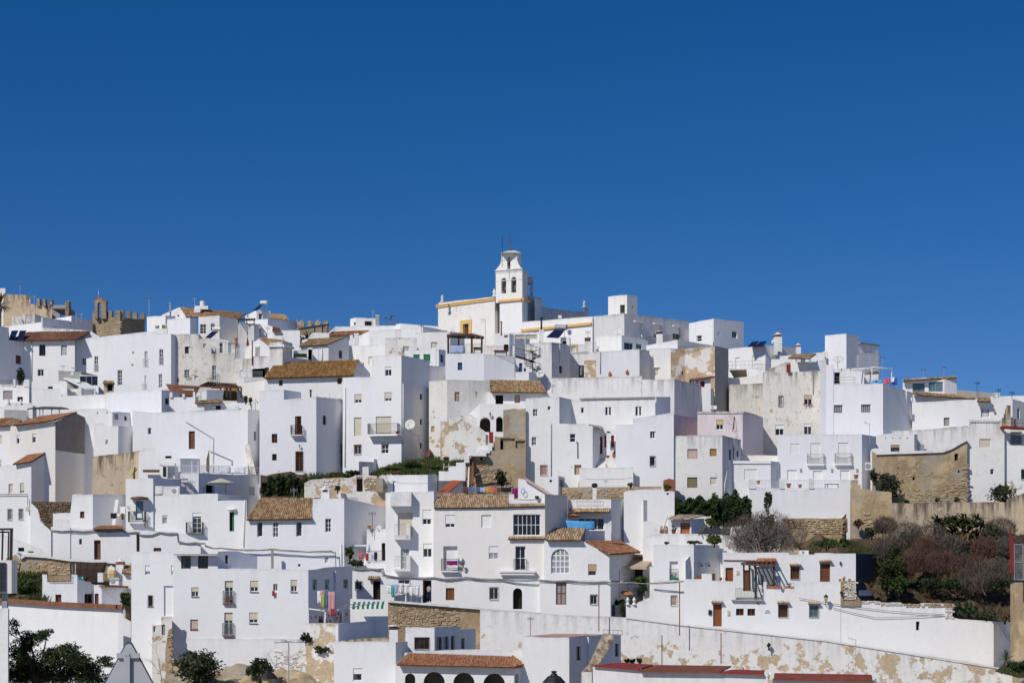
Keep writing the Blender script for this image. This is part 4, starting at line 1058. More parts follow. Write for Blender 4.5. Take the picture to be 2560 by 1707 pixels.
h=H('house','plain cream white house with small framed window left of the peeling house',241,[(335,866,2),(765,850)],1260,'soft',[('ni',570,995,628,1090),('dk',500,1066,515,1130,{'r':.15})])
h=H('peeling_house','grey peeling house wall with green curtained window',237,[(765,776),(1140,770)],1060,'peel',[('gl',972,872,1050,956,{'c':2,'rw':1,'gl':'curtain'})])
h=H('house','white house with closed blind behind the dark pergola',242,[(1130,712),(1195,712),(1530,700),(1700,720,('S',.5))],980,'soft',[('rs',1306,822,1372,896)])
h=H('house','white house with two bright green window blinds',228,[(996,922),(1396,906),(1478,922,'S')],1140,'white',[('rs',1096,966,1176,1056,{'col':'gn'}),('rs',1216,964,1302,1051,{'col':'gn'}),('bd',1416,970,1456,1062,{'col':'bl','rw':1})])
for x0,x1,y in((1096,1176,1046),(1216,1302,1050)):sg=h.segs[0];slab(sg,*sg.rect(x0,y,x1,y+8),.003,.1).done('sill','frame',h.root)
H('house','grey white shaded wall between the tall house and the pergola house',220,[(1270,1098,-2),(1288,1098),(1480,1108,'S')],1300,'white2')
# tall white house
o(850,920)
h=H('tall_white_house','tall white house with balcony, large dish and broad grey shaded side',204.6,[(32,112,1.4),(375,104,.8),(377,-152,.8),(722,-150,0),(1054,-82,('S',.52))],1190,'white2',
  [('rh',528,-14,608,92,{'seg':2,'f':.3,'col':'wh'}),('rh',170,306,257,410,{'f':.62}),('rh',524,284,610,388,{'seg':2,'f':.68}),('rs',165,580,255,802),('rs',421,568,606,784,{'seg':2}),
   ('gl',166,905,250,1012,{'rw':1,'fr':'frame','bars':'wood'}),('gl',486,896,572,1003,{'seg':2,'rw':2}),('dk',940,304,970,372,{'seg':3,'r':.15,'col':'glass'}),('dk',940,598,968,664,{'seg':3,'r':.15,'col':'glass'}),('dk',940,878,965,946,{'seg':3,'r':.15,'col':'glass'})],back=4)
for x0,y0,x1,y1,s in((166,898,252,908,0),(484,886,574,896,2)):sg=h.segs[s];slab(sg,*sg.rect(x0,y0,x1,y1),.003,.08).done('lintel','coping',h.root)
balcony(h,352,660,704,805,2,1.0,.22)
wallpipe(h,3,[(736,185),(736,1020)],.07);wallpipe(h,0,[(62,230),(60,1165)],.06)
pot('red gas bottle on the tall house balcony',672,775,203.4,36,None,'cloth_red','gas_bottle')
dish('very large white dish on the grey side of the tall white house',824,664,64,204,(-.25,-.9,.2))
o(800,680)
h=H('pergola_house','white house under the dark roof pergola with one blue window',218,[(1474,962),(1925,956),(1927,972),(2288,988,1.5),(2312,1104,2)],1300,'white2',[('bd',1620,1063,1673,1152,{'col':'bl','rw':1,'c':1})],back=9)
pg=root('roof_pergola',P(1700,960,219),'dark timber roof pergola on the white house in front of the church','pergola')
q=[P(1496,752,218.6),P(1925,768,219.5),P(1800,734,223.5),P(1500,742,223)]
for k in range(9):t_=k/8;beam(pg,q[0]*(1-t_)+q[1]*t_,q[3]*(1-t_)+q[2]*t_,.16,.12,'dwood','rafter')
beam(pg,q[0]-Z*.12,q[1]-Z*.12,.2);beam(pg,q[3]-Z*.12,q[2]-Z*.12,.2);beam(pg,P(1500,748,218.7),P(1790,742,218.4),.2)
obj('roof_cover',[p+Z*.08 for p in q]+[p+Z*.13 for p in q],[(3,2,1,0),(4,5,6,7),(0,1,5,4),(1,2,6,5),(2,3,7,6),(3,0,4,7)],'wood',pg)
for x,d in((1508,218.8),(1785,218.8),(1903,219.4),(1632,222.5)):beam(pg,P(x,755,d),P(x,962,d),.24 if d<220 else.18,None,'dwood','post')
for x0,x1,y0,y1,d,hh in((1520,1695,958,956,218.15,105),(1725,1900,956,953,218.15,108),(1940,2262,978,988,218.6,108)):rail(h.root,P(x0,y0,d),P(x1,y1,d),hh*mpx(218),.15)
for x0,x1,y0,y1 in((1700,1722,838,960),(1912,1938,852,975),(2264,2290,868,1000)):boxthing('terrace_post',0,0,x0,y0,x1,y1,218.2,.3,'white',h.root)
laundry('grey blue cloth hung on the pergola terrace rail',1535,862,1690,956,218.0,'cloth_paleblue','table_cloth','cloth')
o(1000,580)
for k,(x0,x1,y,d)in enumerate(((1105,1265,1455,220),(862,965,1420,220.5))):
 r_=root('terrace_table',P((x0+x1)/2,y,d),['dark wooden table on the terrace right of the pergola','dark table and chairs under the roof pergola'][k],'table')
 a,b=P(x0,y-62,d),P(x1,y-62,d);MB().box(((a.x+b.x)/2,d+.5,a.z),b.x-a.x,1.1,.1).done('table_top','wood',r_)
 for s in(.08,.92):MB().box((a.x+(b.x-a.x)*s,d+.5,a.z-.4),.12,.9,.75).done('leg','wood',r_)
 MB().box(((a.x+b.x)/2,d-.2,a.z-.3),(b.x-a.x)*.9,.3,.08).done('bench','dwood',r_)

# ================================================================ the church (sheet D)
ch=root('church',P(1100,1180,262),'white church with bell gable, ochre cornices and ochre window surround','church')
hn=H('','',262,[(448,870,6.85),(1114,782),(1172,800,('S',.3))],1260,'church',[('dk',746,1080,812,1202,{'r':.45,'col':'wood','name':'window'})],back=16,thing=ch,par=0)
sg=hn.segs[0]
u0,u1,v0,v1=sg.rect(710,1034,846,1204);a0,a1,b0,b1=sg.rect(746,1080,812,1202)
m=MB();m.plate(sg.at(0,0,.004),sg.u,Z,sg.n,[u0,a0,a1,u1],[v0,b0+.001,b1,v1],lambda i,j:not(i==1 and j<=1),.12);m.done('window_surround','ochre',ch)
frame_plate(sg,a0,a1,b0,b1,-.42,3,4,.1,.07).done('window_bars','woodl',ch)
za=sg.za
u_=sg.ln;m=MB();m.plate(sg.at(0,0,.003),sg.u,Z,sg.n,[-.2,u_+.1],[za-.26,za-.13,za],lambda i,j:True,.2);m.done('cornice','ochre',ch)
m=MB();m.plate(sg.at(0,0,.003),sg.u,Z,sg.n,[-.3,u_+.15],[za+.004,za+.13],lambda i,j:True,.3);m.done('cornice','ochre',ch)
hp=H('','',262.45,[(452,832,6.8),(1110,762)],868,'churchw',back=1.2,ext=.2,thing=ch,par=0)
def urn(X,Y,D,hp_,par):
 b=P(X,Y,D);hh=hp_*mpx(D);MB().lathe(b,[(hh*.28,0),(hh*.24,hh*.2),(hh*.09,hh*.34),(hh*.20,hh*.52),(hh*.22,hh*.66),(hh*.09,hh*.74),(hh*.13,hh*.84),(hh*.04,hh)],10).done('urn','churchw',par,smooth=True)
urn(498,828,266,92,ch);urn(1108,765,262,98,ch);urn(2167,890,273,85,ch)
# tower shaft and belfry
ht=H('','',258,[(1172,812,1.7),(1436,786),(1500,800,('S',.42))],1260,'white',back=6,thing=ch,par=0)
sg,sd=ht.segs[0],ht.segs[1]
for s_,l0,l1 in((sg,-.1,.0),(sd,.0,.5)):
 m=MB();m.plate(s_.at(0,0,.003),s_.u,Z,s_.n,[l0,s_.ln+l1],[min(s_.za,s_.zb)-.2,min(s_.za,s_.zb)+.12],lambda i,j:True,.3);m.done('cornice','ochre',ch)
hb=H('','',258,[(1126,478,2.0),(1438,468),(1500,480,('S',.42))],800,'churchw',[('arch',1192,540,1248,722,{'name':'bell_recess','col':'room','r':1.3}),('arch',1308,527,1366,712,{'name':'bell_recess','col':'room','r':1.3})],back=3.4,ext=.1,thing=ch,par=0)
for(x,y0,y1)in((1222,600,690),(1340,575,690)):
 s_=hb.segs[0];p=s_.at(*s_.uv(x,y1),-.6);hh=(y1-y0)*mpx(258)
 MB().lathe(p,[(hh*.30,0),(hh*.24,hh*.2),(hh*.17,hh*.55),(hh*.1,hh*.66),(hh*.03,hh*.7)],12).done('bell','bell',ch,smooth=True);beam(ch,p+Z*hh*.8-s_.u*.6,p+Z*hh*.8+s_.u*.6,.22,None,'dwood','bell_yoke')
for y,e in((488,.06),(462,.12),(586,.03)):
 for s_ in hb.segs[:2]:u0,z_=s_.uv(1126 if s_ is hb.segs[0]else 1440,y);m=MB();m.plate(s_.at(0,0,.003),s_.u,Z,s_.n,[-e*(s_ is hb.segs[0]),s_.ln+e],[z_,z_+.1],lambda i,j:True,e);m.done('string_course','churchw',ch)
# curved shoulders and upper pier, one pierced slab
hs=H('','',258.1,[(1126,452,2.),(1136,430,1.9),(1160,408,1.75),(1180,372,1.6),(1190,330,1.55),(1196,248,1.5),(1300,240,.85),(1376,238,.4),(1378,330,.39),(1392,372,.3),(1412,408,.17),(1436,430,.0),(1440,455,0),(1498,462,('S',.42))],474,'churchw',[('arch',1260,290,1302,436,{'name':'bell_recess','col':'room','r':.9,'seg':5})],back=2.6,ext=0,thing=ch,par=0)
H('','',258.55,[(1376,240),(1424,246,('S',.42))],440,'churchw',back=1.5,ext=0,thing=ch,par=0)
for y,e in((252,.07),(330,.05)):
 for s_ in hs.segs[5:7]:z_=s_.uv(1250,y)[1];m=MB();m.plate(s_.at(0,0,.003),s_.u,Z,s_.n,[-e,s_.ln+e],[z_,z_+.07],lambda i,j:True,e);m.done('string_course','churchw',ch)
a,b=P(1192,240,258),P(1428,240,258);c=(a+b)/2;MB().add([(a.x,257.7,a.z),(b.x,258.2,a.z),(b.x,260.5,a.z),(a.x,260.2,a.z),(c.x-.3,258.9,a.z+.45),(c.x+.5,258.9,a.z+.45),(c.x+.5,259.8,a.z+.45),(c.x-.3,259.8,a.z+.45)],[(0,1,5,4),(1,2,6,5),(2,3,7,6),(3,0,4,7),(4,5,6,7),(3,2,1,0)]).done('roof_cap','churchw',ch)
p=P(1282,385,259.6);MB().lathe(p-Z*.2,[(.2,0),(.16,.12),(.1,.38),(.03,.46)],10).done('bell','bell',ch)
for x,y0,y1,cr in((1203,55,410,0),(1287,45,232,1),(1310,92,220,1)):
 a,b=P(x,y1,258.6 if cr else 257.6),P(x,y0,258.6 if cr else 257.6);MB().tube([a,b],.035,5).done('lightning_rod' if not cr else 'weather_cross','rust' if cr else 'iron',ch)
 if cr:MB().bar(b-Z*.1-Vector((.2,0,0)),b-Z*.1+Vector((.2,0,0)),.05).done('cross_arm','iron',ch)
# rear wing: pierced pier, grey block and nave side
def slabs(X0,Y0,X1,Y1,D,dep,mat='grey',nm='rear_wall'):return boxthing(nm,0,0,X0,Y0,X1,Y1,D,dep,mat,ch)
for a in((1496,530,1568,605),(1496,605,1502,752),(1530,605,1568,752),(1496,752,1568,800)):slabs(*a,263,1.2,'grey')
H('','',262,[(1490,752),(1592,770,3)],1060,'grey',[('dk',1498,990,1522,1046)],back=3,thing=ch)
H('','',261,[(1584,768),(1672,776,1)],1060,'grey',back=3,thing=ch)
H('','',263,[(1672,880,0),(1760,900,3),(2060,935,11),(2162,930,14),(2164,890,14),(2218,894,15)],1060,'grey',back=3,thing=ch)
o(1250,680)
h=H('','',248.5,[(252,588,5),(1088,524,0),(1090,528,.5),(1104,527,.5),(1106,522,0)],960,'white',back=6,thing=ch)
sg=h.segs[0];(u0,z0),(u1,z1)=sg.uv(255,690),sg.uv(1080,606);m=MB();A,B=sg.at(u0,z0,.15),sg.at(u1,z1,.15);m.bar(A,B,.34,.34);m.done('cornice','ochre',ch)
lt=boxthing('floodlight','white floodlight on the wall below the church','floodlight',685,508,725,540,248,.4,'frame')

# ================================================================ sheet E: right of the church
o(1250,680)
h=H('house','grey white skyline house with three roller blinds right of the church',248,[(1106,520,.5),(1275,504,.2),(1462,487,0),(2218,580,('S',.80))],940,'grey',[('rs',1576,592,1670,756,{'col':'wh','r':.3}),('rh',1806,618,1898,776,{'col':'wh','f':.75,'r':.3}),('rh',2030,646,2122,796,{'col':'wh','f':.5,'r':.3})])
sg=h.segs[2]
for x,y in((1624,592),(1852,618),(2078,646)):slab(sg,*sg.rect(x-52,y-8,x+54,y+4),.003,.3).done('blind_box','frame',h.root)
h=H('stair_tower','cream rooftop stair tower with dark green door on the skyline',252,[(1272,290,1),(1494,268,0),(1614,283,('S',.75))],560,'cream',[('bd',1412,386,1468,486,{'col':'gn','pn':'iron','rw':1}),('dk',1550,400,1566,426,{'r':.2})],back=4)
h=H('house','cream block with blue-grey strip windows below the skyline house',236,[(1132,765,2),(1430,742,0),(1740,806,('S',.85))],960,'soft',[('gl',1460,830,1566,916,{'c':3,'rw':1,'fr':'lb','seg':1}),('gl',1600,846,1668,908,{'c':2,'rw':1,'fr':'lb','seg':1})])
dish('large pale dish on the roof of the cream block',1394,704,58,237.5,(-.3,-.75,.6))
h=H('house','clean white roof level with chimney beside the skyline house',239,[(1722,864,1),(2084,797,0),(2090,796,0),(2560,872,('S',.95))],940,'white')
chimney('white chimney with black band in front of the three blinds',1842,690,1912,828,240,'dark','white')
rail(h.root,P(1720,838,240.5),P(2150,800,243),70*mpx(240),.2)
h=H('house','broad white house front with two clay wall lamps',228,[(1132,938),(1640,906),(1758,922,('S',.6))],1280,'white2')
for k,(x,y)in enumerate(((1292,1205),(1495,1182))):
 sg=h.segs[0];p=sg.at(*sg.uv(x,y),.02);b=MB().lathe(p-Z*.25,[(.08,0),(.2,.1),(.22,.4),(.1,.55),(.08,.65)],8).done('wall_jar','terra',org=p);tag(b,['left clay jar hung on the broad white front','right clay jar hung on the broad white front'][k],'wall jar','clay wall jars')
wallpipe(h,0,[(1180,935),(1178,1195)],.05,'giron')
h=H('house','white house with small beige blind left of the flaked wall',231,[(1750,902),(2012,890)],1290,'white',[('rs',1816,1132,1866,1216)])
sg=h.segs[0];slab(sg,*sg.rect(1806,1112,1872,1124),.003,.15).done('window_hood','frame',h.root)
h=H('house','white grey block with stained top and grey side beside the spiral stair',226.5,[(298,842),(608,826),(770,842,('S',.6)),(822,870,('S',.6))],1270,'dirty',[('dk',696,1102,736,1192,{'r':.25,'seg':1})])
wallpipe(h,1,[(698,850),(698,1060)],.05)
h=H('house','small white rooftop hut with dark window under the solar tank',233,[(712,768),(820,764),(830,790,'S')],860,'white',[('dk',738,812,782,842,{'r':.2})],back=3)
h=H('house','grey white recessed house with dark doorway and laundry',233,[(820,948),(1140,936)],1280,'grey',[('dk',926,1096,987,1238)])
rail(h.root,P(832,940,232.8),P(1032,940,232.8),86*mpx(232),.14,'giron');rail(h.root,P(1060,915,232.8),P(1136,920,232.8),90*mpx(232),.12,'giron')
H('house','stained low block beside the dark doorway',229.5,[(988,1038),(1140,1034)],1280,'tanpeel',back=3)
h=H('house','white terrace back wall with ochre door frame',240,[(815,845),(1060,850)],960,'white',[('rs',838,870,892,930,{'col':'be'})],back=3);sg=h.segs[0]
m=MB();u0,u1,v0,v1=sg.rect(828,848,912,935);a0,a1,_,b1=sg.rect(838,868,893,932);m.plate(sg.at(0,0,.01),sg.u,Z,sg.n,[u0,a0,a1,u1],[v0,b1,v1],lambda i,j:i!=1 or j==1,.05);m.done('door_surround','ochre',h.root)
laundry('white cloth hanging in the dark doorway',938,1110,968,1220,232.6,'cloth_white','hanging_cloth','cloth')
chimney('white chimney stump with brick top near the solar heater',1000,760,1064,950,236,'dark','white')
antenna('white panel antenna on the brick-topped chimney stump',1034,690,770,236,60,1)
# thermosiphon with dark tank
solar('solar heater with black tank in front of the ochre church cornice',233,(650,785,650,34),[(545,764),(690,772),(770,670),(660,660)],'giron')
chimney('white pier carrying a rust-stained black flue pipe',462,680,512,830,232,'flat','white');flue('tall black flue pipe in front of the ochre cornice',487,545,690,232.3,.12,'iron')
pg=root('white_pergola',P(300,830,229),'white steel pergola with rolled reed blind below the church','pergola')
for x0,y0,d0,x1,y1,d1 in((165,735,227,440,730,227),(110,718,231,400,712,231),(165,735,227,110,718,231),(440,730,227,400,712,231),(260,733,227,220,715,231),(350,732,227,320,713,231)):beam(pg,P(x0,y0,d0),P(x1,y1,d1),.1,None,'wiron')
for x in(166,295,436):beam(pg,P(x,735,227),P(x,850,227),.09,None,'wiron','post')
boxthing('rolled_blind',0,0,175,738,440,785,227.1,.08,'sheet',pg)
h=H('house','small white terrace rooms with louvred shutter below the church',233,[(-60,720),(15,718),(110,724),(350,790,('S',.8))],960,'white',[('rs',48,742,96,772,{'col':'wood'}),('dk',45,850,100,935,{'r':.3})],back=4)
flue('rust-topped black pipe left of the white pergola',15,590,720,231,.09,'rust')
# spiral stair
h=H('stair_well','shaded well behind the black spiral stair with blue door',222.5,[(168,1005),(186,1008),(366,1020),(368,930),(400,930)],1200,'white2',[('bd',224,1070,262,1168,{'col':'bl','rw':1}),('dk',280,1128,305,1170,{'col':'bl','r':.2})],back=3)
st=root('spiral_stair',P(400,1180,220),'black iron spiral stair between pergola house and grey block','stair')
c=P(385,1190,220);MB().tube([c,c+Z*260*mpx(220)],.08,6).done('newel','iron',st)
for k in range(15):
 a=k*.62;z=k*.19+.2;d=Vector((math.cos(a),math.sin(a),0));MB().box(c+d*.55+Z*z,1.0,.32,.06,a).done('tread','iron',st);MB().tube([c+d*1.02+Z*z,c+d*1.02+Z*(z+.95)],.025,4).done('baluster','iron',st)
MB().tube([c+Vector((math.cos(k*.31),math.sin(k*.31),0))*1.02+Z*(k*.095+1.15)for k in range(30)],.03,5).done('handrail','iron',st)
b=P(180,990,219.5);m=MB().bar(b,P(410,1060,219.5),.25,.2);m.done('landing','iron',st);rail(st,P(180,985,219.4),P(330,1030,219.4),100*mpx(219),.18);rail(st,P(340,1040,219.4),P(405,1045,219.4),110*mpx(219),.16)
H('wall','short white parapet block below the spiral stair',217.5,[(180,1176),(340,1174),(440,1190,('S',.7))],1270,'white',back=2)
dish('white dish with black lettering beside the spiral stair',474,1198,48,213,(-.25,-.9,.25),text='Televes')
# flaked tower block
o(1650,780)
h=H('flaked_block','tall block with flaking tan render and shaded side coloured darker grey',224,[(126,426,.5),(294,434,1.2),(645,398,0),(804,435,('S',.5))],1150,'tanpeel',[('dk',256,690,276,740,{'r':.2,'seg':0})])
rail(h.root,P(215,425,224.6),P(455,412,224.3),22*mpx(224),.3)
H('','',223.98,[(646,398,.0),(805,435,('S',.5))],1150,'concrete',back=.3,thing=h.root,ext=.3)  # overlay that colours the shaded side a darker grey than the front
flue('thin dark pipe on top of the flaked block',630,350,400,224.5,.05,'iron',False)
o(1650,780)
h=H('house','white roof room with red door and washing below the flaked block',219.5,[(370,800),(596,760)],900,'white',[('bd',476,810,526,882,{'col':'redp','rw':1})],back=3)
roof(h.root,(345,800,219),(645,762,219),(350,786,221.5),(640,752,221.5),14,2,'tile_red')
for k,(x,w_,mt)in enumerate(((345,24,'cloth_black'),(385,14,'cloth_denim'),(425,22,'cloth_purple'))):
 laundry(['black garment leftmost on the line by the red door','dark blue garment in the middle of the line by the red door','purple garment nearest the red door'][k],x,800,x+w_,838,219,mt,group if False else 'garment')
# long white block with dark side
o(1250,680)
h=H('long_block','long streaked white block with a wide dark shaded side',214,[(555,1290,.3),(602,1246),(1668,1222),(1670,1263),(2050,1259),(2345,1330,('S',.62)),(2480,1372,('S',.62))],1520,'dirty',back=5)
o(1650,780)
h=H('house','dark shaded house side with small windows under the flaked block',214.6,[(160,790,0),(455,852,('S',.55)),(600,900,('S',.55)),(803,900,('S',.55))],1260,'white2',[('dk',258,1020,290,1132,{'r':.15,'col':'glass'}),('dk',362,1036,390,1226,{'r':.2,'col':'glass'}),('dk',507,1076,538,1140,{'r':.15,'col':'glass'}),('dk',725,1002,756,1132,{'r':.15,'col':'glass'})],back=3)
MB().tube([h.segs[0].at(*h.segs[0].uv(x,y),.06)for x,y in((430,925),(428,1010),(398,1090),(396,1180))],.04,5).done('conduit','pipe',h.root)if False else None
acunit('white air conditioner on the pink house roof',583,1100,668,1140,212)
# ================================================================ sheet F: right
h=H('house','pale skyline house with small windows right of the three-blind house',254,[(340,132,3),(614,82,0),(632,74,0),(984,114,('S',.9))],480,'white2',[('gl',846,226,908,306,{'c':2,'rw':1,'seg':2}),('gl',428,276,490,346,{'c':1,'rw':2,'seg':0}),('dk',680,230,704,266,{'r':.15,'col':'be'})],par=.3)
h=H('house','white house with solar panels and railed terrace on the right skyline',244,[(800,434,2),(1240,388,0),(1620,412,('S',.9))],740,'white',[('ni',886,534,942,662,{'r':.12}),('ni',1082,514,1140,676,{'r':.12})])
for k,x in enumerate((1026,1118)):
 q=[P(x,406,243),P(x+92,398,243),P(x+140,340,245),P(x+60,348,245)];n=(q[1]-q[0]).cross(q[3]-q[0]).normalized()*.09
 tag(obj('solar_collector',q+[p-n for p in q],[(0,1,2,3),(7,6,5,4),(0,4,5,1),(1,5,6,2),(2,6,7,3),(3,7,4,0)],'panel',org=q[0]),['left solar panel on the right skyline roof','right solar panel on the skyline roof next to the white dish'][k],'solar panel','solar panels on the right skyline roof')
chimney('tall white chimney with brick band and pointed cap on the skyline',1346,232,1436,402,244,'brick','white');antenna('antenna above the pointed white chimney',1408,178,250,244.5,60,1)
dish('small white dish left of the pointed chimney',1336,348,27,242.5,(-.4,-.85,.2))
rail(h.root,P(806,676,231),P(1190,664,231),92*mpx(231),.5,'giron',rails=(.05,.5,1.));rail(h.root,P(1110,672,231),P(1330,690,236),70*mpx(231),.4,'giron')
h=H('house','white terrace house with brown awning right of the flaked block',229.5,[(800,770),(904,776),(1030,768),(1032,695),(1046,694),(1048,762),(1150,752),(1152,672),(1186,670),(1210,745)],870,'soft')
aw=root('awning',P(920,770,229),'brown folded awning over the terrace right of the flaked block','awning')
q=[P(870,775,231),P(1025,760,231),P(1015,684,229.6),P(818,690,229.6)];obj('fabric',q+[p+Z*.06 for p in q],[(3,2,1,0),(4,5,6,7),(0,1,5,4),(1,2,6,5),(2,3,7,6),(3,0,4,7)],'canvas',aw);MB().bar(P(815,688,229.5),P(1018,682,229.5),.12).done('rail','wood',aw)
H('house','dirty cream wall with antenna between flaked block and weathered tower',226.5,[(812,852),(1214,834)],1160,'vdirty')
antenna('slim antenna in front of the dirty cream wall',1132,985,1140,224,70,0)
h=H('weathered_tower','tall weathered house with black mould and four windows on the right',218,[(1208,712),(1300,660),(1476,590),(1534,588),(1538,706),(1690,700),(1876,690),(1886,690)],1480,'vdirty',
  [('gl',1394,986,1446,1106,{'rw':1,'gl':'curtain','bars':'iron'}),('rh',1682,976,1790,1092,{'f':.4,'col':'canvas'}),('rh',1356,1326,1458,1450,{'col':'wh','f':.38}),('rh',1684,1312,1786,1440,{'col':'wh','f':.25})])
boxthing('roof_door',0,0,1490,612,1537,708,217.6,.15,'redp',h.root)
for x in(1705,1740,1770):leaves(h.root,[(h.segs[5].at(*h.segs[5].uv(x,1085),.2),(.25,.15,.2))],30,.1,'cloth_red' if x!=1740 else 'leaf','window_flowers')
wallpipe(h,5,[(1806,735),(1800,970)],.04,'cable')
h=H('house','white roof terrace with low parapet behind the weathered tower',224.5,[(1306,556),(1566,545),(1568,590),(1840,585),(1842,570),(1955,560)],740,'white',back=4)
h2=H('house','white roof wall with chimney behind the tile porch',232,[(1408,516),(1940,470)],640,'white',back=4)
r_=root('tile_porch',P(1700,560,222),'small tan tile porch on the white roof terrace','porch');roof(r_,(1505,540,221),(1760,546,221),(1580,498,224),(1838,490,225),16,3,'tile_light')
for x in(1600,1765):beam(r_,P(x,540,221.4),P(x,600,221.4),.12,None,'wiron','post')
chimney('white chimney with red brick band on the right skyline',1604,362,1656,500,231,'brick','white')
dish('round white dish standing above the roof terrace',1942,500,42,224,(-.45,-.85,.1));dish('large tilted pale dish beside the white stair tower',2090,560,66,224,(-.15,-.7,.75))
h=H('stair_tower','tall plain white cube on the right skyline',232,[(1940,275,1),(2192,253,0),(2342,276,('S',.7))],620,'white2',back=5)
o(2060,820)
h=H('house','narrow two-stage white house end beside the tall white cube',234,[(404,290,0),(640,296,('S',.9)),(656,304,('S',.9))],640,'white2',back=4)
h=H('house','small attic room with flat dark eave on the right skyline',234.5,[(414,180,0),(634,212,('S',.9))],300,'white2',[('rs',494,224,560,284,{'col':'wh'})],back=4,ext=.3)
MB().bar(P(414,172,234.2),P(642,206,238),.5,.12).done('eave','concrete',h.root)
h=H('balcony_house','large white house with barred windows, roof pergola and shaded side',214,[(-44,388,-.2),(25,365),(27,432),(112,430),(116,660,.1),(694,650,0),(1042,758,('S',.62))],1290,'white2',
  [('gl',108,886,214,996,{'fr':'wood','c':4,'rw':1,'gl':'curtain'}),('gl',436,880,544,990,{'fr':'wood','c':4,'rw':1,'gl':'curtain'})],back=7)
sg=h.segs[4]
for x0,x1,y in((104,216,880),(432,546,874)):slab(sg,*sg.rect(x0,y,x1,y+24),.003,.08).done('blind_box','frame',h.root)
wallpipe(h,5,[(962,735),(966,885)],.06);wallpipe(h,5,[(1022,815),(1045,1200)],.06)
b=H('house','recessed white terrace room behind the white steel pergola',219.5,[(110,470),(360,500),(470,500)],700,'white',[('dk',120,520,188,660,{'r':.4})],back=4)
rail(h.root,P(120,655,214.4),P(350,648,214.4),74*mpx(214),.9,'giron',rails=(.1,.55,1.))
boxthing('terrace_post',0,0,352,568,386,660,214.2,.35,'white',h.root)
pg=root('white_pergola',P(480,650,216),'white steel pergola on the roof of the large balcony house','pergola')
for x0,y0,d0,x1,y1,d1 in((165,488,215,560,466,215),(560,466,215,800,482,218),(165,488,215,560,455,221),(170,500,215,480,480,215),(300,480,215,640,492,218),(800,482,218,560,455,221)):beam(pg,P(x0,y0,d0),P(x1,y1,d1),.11,None,'wiron')
for x,y1,d in((205,600,215),(312,570,215),(562,620,215),(795,575,218)):beam(pg,P(x,470,d),P(x,y1,d),.11,None,'wiron','post')
roof(root('tiled_roof',P(560,540,222),'small tiled porch roof under the white pergola','roof'),(480,545,221),(640,520,221),(500,520,223),(630,506,223),10,2,'tile_old')
boxthing('terrace_wall',0,0,450,545,640,650,221,.4,'soft',h.root)
for k,(x0,y0,x1,y1,mt,sl)in enumerate(((555,612,700,650,'cloth_blue',-10),(700,600,775,668,'cloth_pink',-20),(775,580,860,678,'cloth_royal',-6),(785,580,830,640,'cloth_white',-4))):
 laundry(['pale blue sheet along the roof edge of the balcony house','pink towel beside the striped blue towels','royal blue towel hanging at the roof corner','white striped towel over the royal blue one'][k],x0,y0,x1,y1,[216,215.6,215.4,215.2][k],mt,'towel','towel',0,sl)
# sheet G right edge
h=H('glass_room','roof room with large blue-grey panes and tan tile roof',236,[(925,642),(1200,606),(1212,604),(1415,600),(1562,574,1)],800,'soft',[('gl',1042,648,1184,745,{'c':2,'rw':1,'fr':'iron','gl':'glassb','seg':0}),('gl',1230,630,1402,748,{'c':2,'rw':1,'fr':'giron','gl':'glassb','seg':2})],par=0,back=5)
roof(h.root,(1200,602,235.5),(1556,584,236.5),(1210,588,239),(1550,566,240),16,2,'tile_light');m=MB();m.bar(P(930,628,235.4),P(1200,598,235.4),.3,.35);m.done('eave','frame',h.root)
roof(h.root,(932,622,235.1),(1200,600,235.1),(935,602,236),(1195,590,236),12,1,'tile_old')
h=H('house','white house under a long thin tile eave on the right',230.5,[(1038,790),(1246,782),(1800,836)],890,'white2',par=0)
roof(h.root,(1040,768,229.2),(1246,798,229.2),(1050,742,231),(1250,760,231),14,2,'tile_old');roof(h.root,(1246,796,229.2),(1782,830,229.2),(1250,762,231.2),(1700,794,231.2),32,2,'tile_old')
H('wall','grey stained roof parapet on the right skyline',233.5,[(1562,726),(2005,762)],870,'concrete',back=2)
h=H('house','long white house with barred window and small tile hood on the right',219.5,[(1036,874),(1480,850),(1715,840),(1800,852),(1960,818),(2216,832),(2330,865,('S',.75)),(2440,900,('S',.75))],1220,'white',[('dk',1408,1050,1500,1148,{'r':.25,'col':'sg'}),('gl',1846,940,1948,1052,{'c':5,'rw':1,'fr':'frame','fw':.1,'bar':.12}),('dk',2274,942,2302,1066,{'seg':5,'r':.2})])
roof(h.root,P(1798,862,218.4),P(1958,862,218.4),P(1806,820,219.5),P(1950,820,219.5),9,2,'tile_old');sg=h.segs[3];slab(sg,*sg.rect(1802,866,1964,888),.003,.5).done('hood_shelf','frame',h.root)
chimney('stubby white chimney with round dark opening on the right edge',2002,765,2065,830,226,'flat','dirty');lantern('small black lantern right of the barred hooded window',2004,972,219.5,40,True,.3)
H('house','upper white block at the far right skyline edge',229,[(1960,800),(2480,790)],870,'white')
h=H('step_wall','stepped brick parapet climbing a terrace at the right edge',218,[(2090,1060),(2112,1055),(2114,1010),(2128,1008),(2130,950),(2142,948),(2144,905),(2196,908)],1170,'sand',back=.5,cat='parapet')
h=H('stained_house','weathered white house front with cream shutter at the right edge',203.6,[(1682,1162),(1708,1160),(1710,1078),(2086,1088),(2088,1166),(2122,1168)],1960,'dirty',[('rs',1828,1302,1966,1410,{'r':.15}),('gl',1955,1655,2002,1722,{'c':1,'rw':1}),],ext=1)
